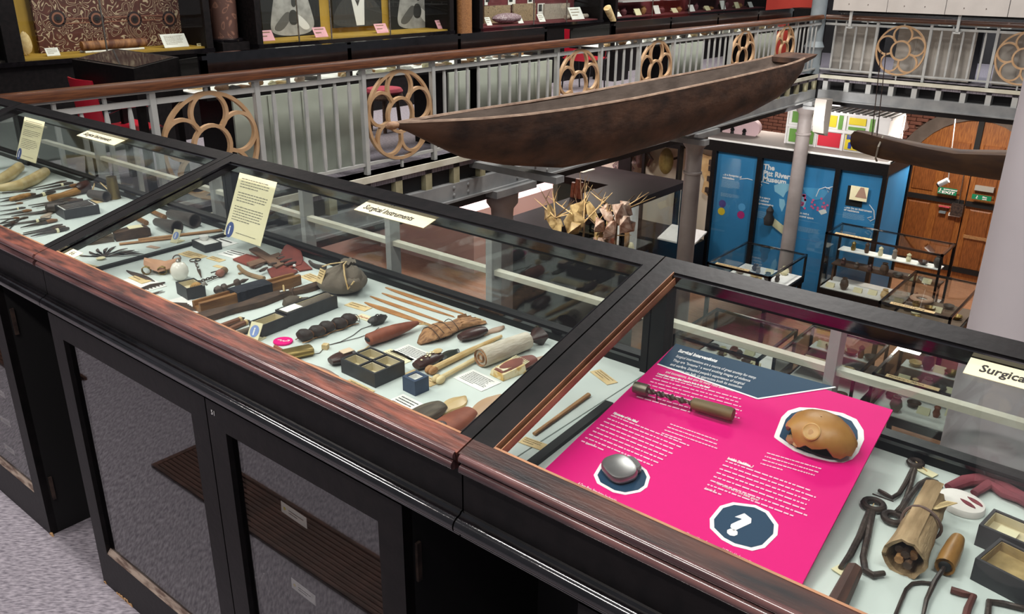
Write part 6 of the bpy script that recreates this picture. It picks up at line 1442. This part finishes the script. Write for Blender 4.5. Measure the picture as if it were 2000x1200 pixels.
# case of masks further left
t = thing('exhibit_case', 'black case of masks against a cream backing beyond the canoe', 'display case'); 
mk('back', MB().box(-11.2, -8.15, 16.4, 16.45, GZ, -1.5), mat('cream_bay_back', 0), t); mk('base', MB().box(-11.2, -8.15, 15.3, 16.4, GZ, GZ + .5), BLACK, t); mk('head', MB().box(-11.2, -8.15, 15.2, 16.45, -1.72, -1.4), BLACK, t)
for x in (-11.2, -9.62, -9.05, -8.2): mk('frame_post', MB().box(x, x + (.3 if x == -9.62 else .06), 15.25, 15.32, GZ + .5, -1.7), BLACK, t)
mk('pane', MB().box(-11.1, -8.2, 15.27, 15.275, GZ + .5, -1.72), GLASS, t, smooth=False)
x, z = on_y(1301, 315, 15.9); t = thing('mask', 'golden brown oval mask in the case left of the iron column', 'mask', (x, 15.9, z)); mk('face', MB().blob((0, 0, 0), .17, .1, .28, 16, 10), mat('golden_hide', '#a08850', .6, col2='#846c38', scale=8, bump=.2), t); mk('nose', MB().blob((0, -.085, .0), .035, .03, .17, 10, 8), mat('golden_hide', 0), t); mk('mount', MB().box(-.02, .02, .08, .5, -.02, .02), BLACK, t)
for i, (u, v) in enumerate(((1218, 318), (1255, 300))):
    x, z = on_y(u, v, 16.1); t = thing('carved_figure', ('left', 'right')[i] + ' dark carved figure against the cream backing beyond the canoe', 'carving', (x, 16.1, z)); mk('body', MB().lathe([(.1, -.3), (.16, -.1), (.12, .05), (.06, .1), (.1, .2), (.03, .3)], 10), RESIN, t); mk('arm', MB().tube([(-.1, 0, .05), (-.25, 0, -.1), (-.15, 0, -.25)], .04, 7), RESIN, t); mk('arm', MB().tube([(.1, 0, .05), (.25, 0, -.1), (.15, 0, -.25)], .04, 7), RESIN, t); mk('mount', MB().box(-.02, .02, .0, .3, -.02, .02), BLACK, t)
# bench
t = thing('bench', 'low brown wooden bench in front of the blue panels', 'bench'); mk('seat', MB().box(-7.2, -4.9, 14.32, 14.5, -3.79, -3.74), WOODL, t)
for x in (-6.95, -5.2): mk('leg', MB().box(x - .04, x + .04, 14.34, 14.48, GZ, -3.79), REDOCH, t)
# loudspeaker on the column
t = thing('loudspeaker', 'grey column loudspeaker beside the iron column under the gallery', 'speaker'); a = hy(1603, 196, 14.4); 
SPK = mat('warm_grey_plastic', '#9c958e', .6)
rings = []
for k, (z, d) in enumerate(((-.95, .08), (-.9, .03), (-.7, 0), (-.4, -.01), (-.34, 0))): rings.append([(-5.26 + .06 * (k == 0), 14.3 + d * 2, z), (-5.06, 14.26 + d * 2, z), (-5.02, 14.42, z), (-5.2, 14.46, z)])
mk('body', MB().loft(rings), SPK, t); mk('bracket', MB().box(-5.5, -5.2, 14.4, 14.44, -.55, -.5), GREYDK, t)
# kiosk of packaging colours
t = thing('toy_kiosk', 'white slatted kiosk model with green, red and yellow packaging panels', 'model'); YK, YK2 = 15.55, 16.35; kx0, kx1, kz0, kz1 = -6.2, -4.38, zt + .02, -.72
KW = mat('white_paint', '#e8e6e4', .6)
mk('walls', MB().box(kx0, kx1, YK + .02, YK2, kz0, kz1 - .02), KW, t)
KG, KY, KR = mat('green_print', '#6a9c44', .6), mat('yellow_print', '#e8d02c', .6), mat('red_print', '#cc2438', .6)
zm = lerp(kz0, kz1, .5)
for i, (a, b, z0, z1, m_) in enumerate(((.04, .14, .06, .42, KG), (.18, .29, .06, .42, KG), (.34, .56, .06, .44, KR), (.61, .86, .05, .44, KY), (.89, .97, .05, .4, KY), (.05, .12, .6, .9, KG), (.36, .5, .6, .9, KY), (.52, .56, .56, .92, KG), (.62, .78, .72, .9, KY), (.62, .78, .58, .66, KG), (.82, .86, .56, .92, KG))):
    mk('packaging_panel', MB().box(lerp(kx0, kx1, a), lerp(kx0, kx1, b), YK, YK + .03, lerp(kz0, kz1, z0), lerp(kz0, kz1, z1)), m_, t)
for a in (0, .15, .31, .58, .87, .985): mk('frame_bar', MB().box(lerp(kx0, kx1, a), lerp(kx0, kx1, a) + .03, YK - .015, YK + .02, kz0, kz1), KW, t)
mk('frame_bar', MB().box(kx0, kx1 + .02, YK - .02, YK + .02, zm - .02, zm + .03), KW, t); mk('frame_bar', MB().box(kx0, kx1 + .02, YK - .02, YK + .02, kz1 - .04, kz1), KW, t)
text('Blue Band', .1, mat('blue_print', '#2448a0', .6), t, basis((lerp(kx0, kx1, .62), YK - .005, lerp(kz0, kz1, .33)), (1, 0, 0), (0, 0, 1)), bold=.004, depth=.001)
mk('swirl', MB().tube([(lerp(kx0, kx1, .66), YK - .003, lerp(kz0, kz1, .08)), (lerp(kx0, kx1, .66), YK - .003, lerp(kz0, kz1, .2)), (lerp(kx0, kx1, .72), YK - .003, lerp(kz0, kz1, .28)), (lerp(kx0, kx1, .8), YK - .003, lerp(kz0, kz1, .3))], [.03, .04, .03, .01], 6, flat=.15, up=(0, 1, 0)), mat('blue_print', 0), t)
sl_ = None
for k in range(16):
    x = kx0 + .06 + k * .115
    if sl_ is None: sl_ = mk('roof_slat', MB().box(-.02, .02, YK - .03, YK2, kz1, kz1 + .02), KW, t, (x, 0, 0))
    else: dup(sl_, t, (x, 0, 0))
mk('side_frame', MB().box(kx1, kx1 + .03, YK, YK2, zm - .02, zm + .03).box(kx1, kx1 + .03, YK, YK2, kz1 - .04, kz1).box(kx1, kx1 + .03, YK2 - .04, YK2, kz0, kz1), KW, t)
# pale pink shield
p = hy(1437, 242, 15.9); t = thing('pink_shield', 'pale pink oval shield lying above the museum case', 'shield', (p.x, 15.9, zt + .02))
mk('face', MB().loft([[(x, y * .2 - .1 + .1 * (z_ > 0), .12 + y + .02 * z_) for x, y in stadium(.55, .22, 24, .85)] for z_ in (0, 1)]), mat('pale_pink_paint', '#d8b8bc', .6), t)
for dx in (-.25, 0, .25): mk('foot', MB().lathe([(.04, 0), (.03, .05), (.045, .07), (.02, .12)], 10, (dx, -.12, 0)), BLACK, t)
# brown prow hanging over the court
DKBR = mat('dark_brown_boat_wood', '#48321f', .6, col2='#33221a', scale=5, stretch=(.6, 2, 2), bump=.2)
t = thing('boat_prow', 'dark brown slender boat prow hung on chains before the arched door', 'boat', (0, 11.0, 0)); rings = []
for i, (u, vt, vb) in enumerate(((1664, 262, 282), (1672, 255, 292), (1690, 258, 300), (1730, 268, 312), (1800, 284, 326), (1870, 296, 340), (1950, 298, 352), (2040, 300, 362))):
    a, b = hy(u, vt, 11.0), hy(u, vb, 11.0); w_ = .03 + .03 * i; h = a.z - b.z
    rings.append([(a.x, w_ * math.cos(q) , a.z - h * .0 + h * (-.0 + min(0, math.sin(q)) )) if math.sin(q) < 0 else (a.x, w_ * math.cos(q) * .92, a.z - h * .12 * math.sin(q)) for q in [2 * math.pi * k / 14 for k in range(14)]])
mk('hull', MB().loft(rings), DKBR, t, ang=50)
for u, vt in ((1707, 205), (1717, 205)):
    a = hy(u + 14, 100, 11.0); b = hy(u - 4, 265, 11.0); mk('chain', MB().tube([(a.x, 0, a.z), (b.x, 0, b.z)], .006, 5), BRONZE, t)
a = hy(1727, 268, 11.0); mk('rope', MB().tube([(a.x, -.05, a.z + .02), (a.x - .01, -.14, a.z - .1), (a.x - .03, -.1, a.z - .25), (a.x - .04, 0, a.z - .3)], .012, 6), mat('grey_rope', '#8a8478', .8), t)
# security camera and signs
t = thing('security_camera', 'small white security camera hanging on a cable before the door', 'camera', (0, 0, 0)); a = hy(1852, 352, 16.5); b = hy(1834, 361, 16.5); c = hy(1868, 215, 16.5)
mk('housing', MB().tube([a, b], .05, 12), PAPERW, t); mk('lens', MB().tube([b, b + (b - a) * .15], .04, 12), BLACK, t); mk('cable', MB().tube([a, c], .008, 6), PAPERW, t)
SGN = mat('sign_green', '#0f8058', .5)
def sign(u0, v0, u1, v1, y, label, words, pict):
    a, b = on_y(u0, v0, y), on_y(u1, v1, y); w_, h = b[0] - a[0], a[1] - b[1]; t = thing('exit_sign', label, 'sign'); t.matrix_world = basis((a[0], y, b[1]), (1, 0, 0), (0, 0, 1))
    mk('plate', MB().box(0, w_, 0, h, -.02, 0), SGN, t)
    for wd, sx, sy, sz, fit in words: text(wd, h * sz, WHITEP, t, Matrix.Translation((w_ * sx, h * sy, .001)), bold=.003, xs=w_ * fit / (h * sz * .53 * len(wd)), depth=.001)
    mk('running_figure', MB().lathe([(h * .09, 0), (h * .09, .003)], 10, (w_ * pict + h * .1, h * .78, 0)).bar((w_ * pict + h * .08, h * .7, .002), (w_ * pict, h * .4, .002), h * .14, .003).bar((w_ * pict, h * .4, .002), (w_ * pict + h * .15, h * .12, .002), h * .09, .003).bar((w_ * pict, h * .4, .002), (w_ * pict - h * .15, h * .2, .002), h * .09, .003).bar((w_ * pict + h * .05, h * .62, .002), (w_ * pict + h * .25, h * .5, .002), h * .08, .003), WHITEP, t)
sign(1833, 365, 1867, 383, YW - .1, 'green and white EXIT sign on the arched door', (('EXIT', .22, .14, .55, .7), ('EMERGENCY', .3, .7, .2, .6)), .1)
sign(1899, 379, 1935, 394, YW - .1, 'green fire exit sign with running figure, right of the EXIT sign', (('Fire', .55, .55, .34, .3), ('exit', .55, .15, .34, .3)), .25)
for i, (u0, v0, u1, v1, m_, lb) in enumerate(((1834, 402, 1854, 407, mat('coral_red', '#d0505c', .5), 'coral red notice strip on the arched door'), (1834, 412, 1846, 418, mat('blue_grey_plate', '#7d8a90', .5), 'small blue grey plate on the arched door'), (1853, 416, 1874, 425, PAPERW, 'small white notice on the arched door'), (1905, 362, 1940, 377, mat('pale_blind', '#a8a49c', .6), 'pale notice panel above the fire exit sign'))):
    a, b = on_y(u0, v0, YW - .03), on_y(u1, v1, YW - .03); tag(mk('notice_plate', MB().box(a[0], b[0], YW - .04, YW + .03, b[1], a[1]), m_), lb, 'notice')
t = thing('door_lock', 'black iron lock and pull on the arched door', 'lock'); x, z = on_y(1871, 408, YW - .02); mk('case', MB().box(x - .12, x + .1, YW - .06, YW + .03, z - .14, z + .1), BRONZE, t); mk('pull_cord', MB().tube([(x, YW - .06, z + .1), (hy(1883, 340, YW - .06).x, YW - .06, hy(1883, 340, YW - .06).z)], .008, 5), SILVER, t)
# ---- glass topped cases standing in the court
NTH2 = NTH
def court_case(x0, x1, y0, y1, zt_, depth, label, title=None, shelf=False, seed=1, n=8, bedm=None, group=None):
    t = thing('glass_case', label, 'display case'); zb = zt_ - depth; w_ = .035
    mk('plinth', MB().box(x0, x1, y0, y1, zb - .1, zb), BLACK, t)
    for x in (x0 + .05, x1 - .05):
        for y in (y0 + .05, y1 - .05): mk('leg', MB().box(x - .03, x + .03, y - .03, y + .03, GZ, zb - .1), BLACK, t)
    for x in (x0, x1 - w_):
        for y in (y0, y1 - w_): mk('frame_post', MB().box(x, x + w_, y, y + w_, zb, zt_), BLACK, t)
    for z in (zt_ - w_,):
        mk('top_frame', MB().box(x0, x1, y0, y0 + w_, z, z + w_).box(x0, x1, y1 - w_, y1, z, z + w_).box(x0, x0 + w_, y0 + w_, y1 - w_, z, z + w_).box(x1 - w_, x1, y0 + w_, y1 - w_, z, z + w_), BLACKG, t)
    mk('display_board', MB().box(x0 + w_, x1 - w_, y0 + w_, y1 - w_, zb, zb + .01), bedm or PAPERW, t)
    mk('top_pane', MB().box(x0 + w_, x1 - w_, y0 + w_, y1 - w_, zt_ - .012, zt_ - .008), GLASS, t, smooth=False)
    mk('side_pane', MB().box(x0 + .01, x0 + .014, y0 + w_, y1 - w_, zb, zt_ - w_), GLASS, t, smooth=False); mk('side_pane', MB().box(x0 + w_, x1 - w_, y0 + .01, y0 + .014, zb, zt_ - w_), GLASS, t, smooth=False)
    if shelf: mk('shelf', MB().box(x0 + .05, x1 - .05, (y0 + y1) / 2, y1 - .05, zb + depth * .33, zb + depth * .35).box(x0 + .05, x0 + .08, y1 - .3, y1 - .27, zb + .01, zb + depth * .33).box(x1 - .08, x1 - .05, y1 - .3, y1 - .27, zb + .01, zb + depth * .33), WOODD, t); mk('shelf', MB().box(x0 + .1, x1 - .1, y1 - .3, y1 - .05, zb + depth * .585, zb + depth * .6), PAPERW, t)
    if title:
        mk('title_strip', MB().hexa([(x0 + .15, y0 + .005, zt_ + .001), (x0 + .75, y0 + .005, zt_ + .001), (x0 + .75, y0 + .075, zt_ + .001), (x0 + .15, y0 + .075, zt_ + .001), (x0 + .15, y0 + .005, zt_ + .005), (x0 + .75, y0 + .005, zt_ + .005), (x0 + .75, y0 + .075, zt_ + .012), (x0 + .15, y0 + .075, zt_ + .012)]), PAPERT, t)
        text(title, .05, INK, t, basis((x0 + .18, y0 + .025, zt_ + .0085), (1, 0, 0), (0, 1, .1)), shear=.1, depth=.0005, xs=.54 / (.05 * .53 * len(title)))
    r2 = random.Random(seed); mats = (RESIN, WOODD, BRASS, PAPERC, DKHORN, REDOCH, BONE, mat('grey_clay', '#8a8078', .7))
    for i in range(n):
        px = lerp(x0 + .13, x1 - .13, (i + .5) / n); py = y0 + .12 + (y1 - y0 - .24) * r2.random(); z = zb + .011
        if shelf:
            if i % 3 == 1: py = lerp((y0 + y1) / 2 + .05, y1 - .4, .5); z = zb + depth * .35 + .001
            elif i % 3 == 2: py = y1 - .2; z = zb + depth * .6 + .001
            else: py = lerp(y0 + .1, (y0 + y1) / 2 - .08, r2.random())
        hgt = r2.uniform(.08, .2) * (1.1 if shelf else .8); k = r2.randrange(4); m_ = mats[r2.randrange(8)]
        if k == 0: o = mk('vessel', MB().lathe([(.04, 0), (.075, hgt * .4), (.06, hgt * .75), (.035, hgt * .9), (.05, hgt), (.04, hgt), (.03, hgt * .6)], 12), m_, loc=(px, py, z)); nm = 'vessel'
        elif k == 1: o = mk('caption_card', MB().hexa([(-.07, -.03, 0), (.07, -.03, 0), (.07, .05, 0), (-.07, .05, 0), (-.07, .03, .07), (.07, .03, .07), (.07, .05, .07), (-.07, .05, .07)]), PAPERC, loc=(px, py, z)); nm = 'card'
        elif k == 2: o = mk('carved_figure', MB().lathe([(.03, 0), (.045, hgt * .3), (.03, hgt * .6), (.04, hgt * .8), (.01, hgt)], 10), m_, loc=(px, py, z)); nm = 'figure'
        else: o = mk('bowl', MB().lathe([(.03, 0), (.07, .03), (.085, .06), (.08, .06), (.05, .025)], 14), m_, loc=(px, py, z)); nm = 'bowl'
        tag(o, 'small %s, %s from the left in the %s' % (nm, NTH2[i], group), nm, 'objects in the ' + group)
    return t
court_case(-6.16, -5.02, 12.74, 14.3, -3.0, .42, 'glass topped black case left of the tall glass case, before the bench', 'Human Form in Art', False, 3, 18, None, 'case before the bench')
court_case(-4.72, -2.85, 14.15, 14.93, -2.5, 1.0, 'tall glass case with stepped white shelves before the arched door', 'Decorative Arts', True, 4, 21, None, 'tall stepped glass case')
court_case(-3.18, -2.2, 12.25, 14.05, -2.8, .45, 'glass topped case lettered Lamps and Lighting beside the lilac column', 'Lamps and Lighting', False, 5, 14, mat('brown_case_board', '#6e5c4c', .8), 'lamp case')
p = hz(1800, 585, -3.2); tag(mk('stone_lamp_ring', MB().tube([(.13 * math.cos(a * .4), .13 * math.sin(a * .4), .05) for a in range(16)], .05, 8, True, flat=.5), mat('pink_clay', '#b59078', .7), loc=(p.x, p.y, -3.238)), 'flat pink clay ring lamp in the lamp case', 'lamp')
court_case(-4.9, -3.7, 9.35, 10.6, -2.85, .5, 'glass case of white cards and figures seen through the right back glass, left', None, False, 6, 16, None, 'left court case behind the pink board')
court_case(-3.62, -2.6, 9.6, 10.9, -2.85, .5, 'glass case seen through the right back glass, in the middle', None, True, 7, 18, None, 'middle court case behind the pink board')
court_case(-2.5, -1.3, 9.9, 11.1, -2.85, .5, 'glass case lettered Africa seen through the right back glass, right', 'Pottery - Africa', True, 8, 20, None, 'right court case behind the pink board')
court_case(-2.9, -1.7, 6.8, 7.9, -2.9, .5, 'glass case of pots and bowls below the right back glass', None, False, 9, 16, mat('brown_case_board', 0), 'near court case of pots')
# big black case and the bark sculptures before it
t = thing('exhibit_case', 'large black topped case below the canoe with a glazed side', 'display case'); z1_ = -1.9
mk('top', MB().prism([(-7.1, 9.5), (-7.1, 13.57), (-9.2, 13.57), (-9.2, 12.4), (-8.0, 12.4), (-8.0, 9.5)], z1_ - .12, z1_), mat('dark_brown_top', '#2a2224', .6, col2='#241d1f', scale=2, spec=.25), t); mk('base', MB().prism([(-7.1, 9.5), (-7.1, 13.57), (-9.2, 13.57), (-9.2, 12.4), (-8.0, 12.4), (-8.0, 9.5)], GZ, GZ + .7), BLACK, t); mk('back', MB().box(-8.0, -7.95, 9.5, 12.4, GZ + .7, z1_ - .12), BLACK, t); mk('back', MB().box(-9.2, -9.1, 12.4, 13.57, GZ + .7, z1_ - .12), mat('grey_case_lining', '#8c9088', .8), t)
for y in (9.5, 11.5, 13.5): mk('frame_post', MB().box(-7.16, -7.1, y, y + .07, GZ + .7, z1_ - .12), BLACK, t)
mk('side_pane', MB().box(-7.12, -7.115, 9.5, 13.57, GZ + .7, z1_ - .12), GLASS, t, smooth=False); mk('inner_panel', MB().box(-8.0, -7.95, 11.8, 13.4, GZ + .7, z1_ - .2), PAPERW, t); mk('end_pane', MB().box(-9.1, -7.1, 13.5, 13.505, GZ + .7, z1_ - .12), GLASS, t, smooth=False)
for i, (y, z, m_) in enumerate(((12.4, -2.9, REDOCH), (12.9, -3.0, WOODL), (13.1, -3.3, PAPERC), (12.7, -3.35, RESIN))): tag(mk('painted_mask', MB().blob((0, 0, 0), .05, .14, .2, 12, 8, .08, i), m_, loc=(-7.9, y, z)), ('red brown', 'pale wooden', 'cream', 'dark')[i] + ' mask in the large black topped case', 'mask', 'masks in the large case')
tag(mk('roof_vent', MB().hexa([(-.2, -.16, 0), (.2, -.16, 0), (.2, .16, 0), (-.2, .16, 0), (-.14, -.1, .14), (.14, -.1, .14), (.14, .1, .14), (-.14, .1, .14)]).box(-.24, .24, -.2, .2, 0, .02), PALEP, loc=(hz(1130, 332, z1_).x, hz(1130, 332, z1_).y, z1_)), 'grey truncated vent box on the large black topped case', 'vent')
# bark / leaf sculptures on a tall stand
GOLDB = mat('gilded_bark', '#b8a274', .45, col2='#7a6440', scale=9, bump=.25); FEATH = mat('pale_feathered_cloth', '#c4b2a4', .8, col2='#8c6a58', scale=12, bump=.3); TWIG = mat('dry_twig', '#5a4630', .7)
t0 = thing('sculpture_stand', 'dark stand below the gilded leaf figures', 'stand'); mk('column', MB().box(-6.9, -5.5, 8.7, 9.3, GZ, -1.9), BLACK, t0)
def leaf_figure(u, v, label, m, seed, s=1.0, n=4, pale=False):
    r2 = random.Random(seed); p = hy(u, v, 9.0); t = thing('leaf_figure', label, 'sculpture', (p.x, 9.0, -1.9), group='gilded leaf figures'); zc = p.z + 1.9
    mk('stem', MB().tube([(0, 0, 0), (.01, 0, zc)], .015, 7), TWIG, t)
    for k in range(n + 2):
        c = Vector((r2.uniform(-.2, .2) * s, r2.uniform(-.08, .04), zc + r2.uniform(-.2, .14) * s)); w_ = r2.uniform(.07, .13) * s; h = r2.uniform(.1, .19) * s; a = r2.uniform(-.9, .9)
        R = Matrix.Rotation(a, 3, 'Y') @ Matrix.Rotation(r2.uniform(-.7, .7), 3, 'Z')
        V = [c + R @ Vector(q) for q in ((0, -.05, h), (w_, .02, h * .15), (w_ * .3, .0, -h), (-w_, .02, h * .3), (0, -.07, 0), (0, .012, h), (w_, .032, h * .15), (w_ * .3, .012, -h), (-w_, .032, h * .3))]
        mk('leaf_plate', MB().add(V, [(0, 4, 1), (1, 4, 2), (2, 4, 3), (3, 4, 0), (5, 6, 7, 8), (0, 1, 6, 5), (1, 2, 7, 6), (2, 3, 8, 7), (3, 0, 5, 8)]), m, t, smooth=False)
    for k in range(7):
        a = r2.uniform(.0, 3.1); L = r2.uniform(.3, .6) * s; e = (math.cos(a) * L, r2.uniform(-.1, .1), zc + math.sin(a) * L); mk('twig', MB().tube([(0, 0, zc), (e[0] * .6, e[1] * .5, lerp(zc, e[2], .6)), e], [.011, .008, .003], 6).tube([(e[0] * .6, e[1] * .5, lerp(zc, e[2], .6)), (e[0] * .6 + .08, e[1], e[2] * .99)], [.007, .002], 5), TWIG if k % 2 else BONE, t)
leaf_figure(1085, 425, 'gilded leaf figure with a forked twig, leftmost below the canoe', GOLDB, 1, .8)
leaf_figure(1140, 435, 'gilded leaf figure with long spiky rays, in the middle below the canoe', GOLDB, 2, 1.15, 5)
leaf_figure(1205, 415, 'pale feathered leaf figure, rightmost below the canoe', FEATH, 3, 1.0, 5)
leaf_figure(1185, 460, 'brown feathered leaf figure nearest the case ridge', FEATH, 5, .9, 5)
tag(mk('feather_bundle', MB().tube([(0, 0, 0), (.02, 0, .25)], .04, 8).tube([(.08, 0, 0), (.1, .02, .32)], .05, 8).tube([(.16, 0, 0), (.17, -.01, .28)], .04, 8), REDOCH, loc=(hz(1118, 385, z1_).x, hz(1118, 385, z1_).y, z1_)), 'bundle of upright red and white tubes on the large black case', 'bundle')
# pink lit plinth in the far left corner
PKL = mat('pale_pink_plinth', '#f0cfcc', .7)
t = thing('display_plinth', 'large pale pink lit plinth in the lower left of the court', 'plinth'); mk('body', MB().box(-13.8, -11.0, 12.2, 15.1, GZ, -2.9), PKL, t); mk('small_frame', MB().box(-11.9, -11.6, 14.4, 14.5, -2.9, -2.6), mat('pink_frame', '#d89a94', .5), t)
area((-7.6, 12.6, -2.06), .3, 9, (1, .97, .92), (.2, 0, -1))  # added fill light inside the large black case, no ceiling fitting
area((-6.2, 8.2, -.6), .3, 22, (1, .93, .82), (0, .3, -1))  # added fill light to brighten the leaf figures
area((-5.2, 14.9, -.5), .3, 10, (1, .96, .92), (0, .7, -.6))  # added fill light to brighten the kiosk
l = area((-11.6, 13.6, -.7), .6, 160, (1, .86, .88), (-.05, 0, -1)); l.name = 'plinth_lamp'
tag(mk('timber_screen', MB().box(-9.6, -9.5, 5.0, 8.2, GZ, -2.6).box(-9.5, -9.46, 5.0, 8.2, -2.7, -2.6), mat('brown_screen_board', '#9a7258', .6, col2='#8a624a', scale=3, stretch=(1, .6, 4))), 'brown timber screen below the left girder', 'screen')
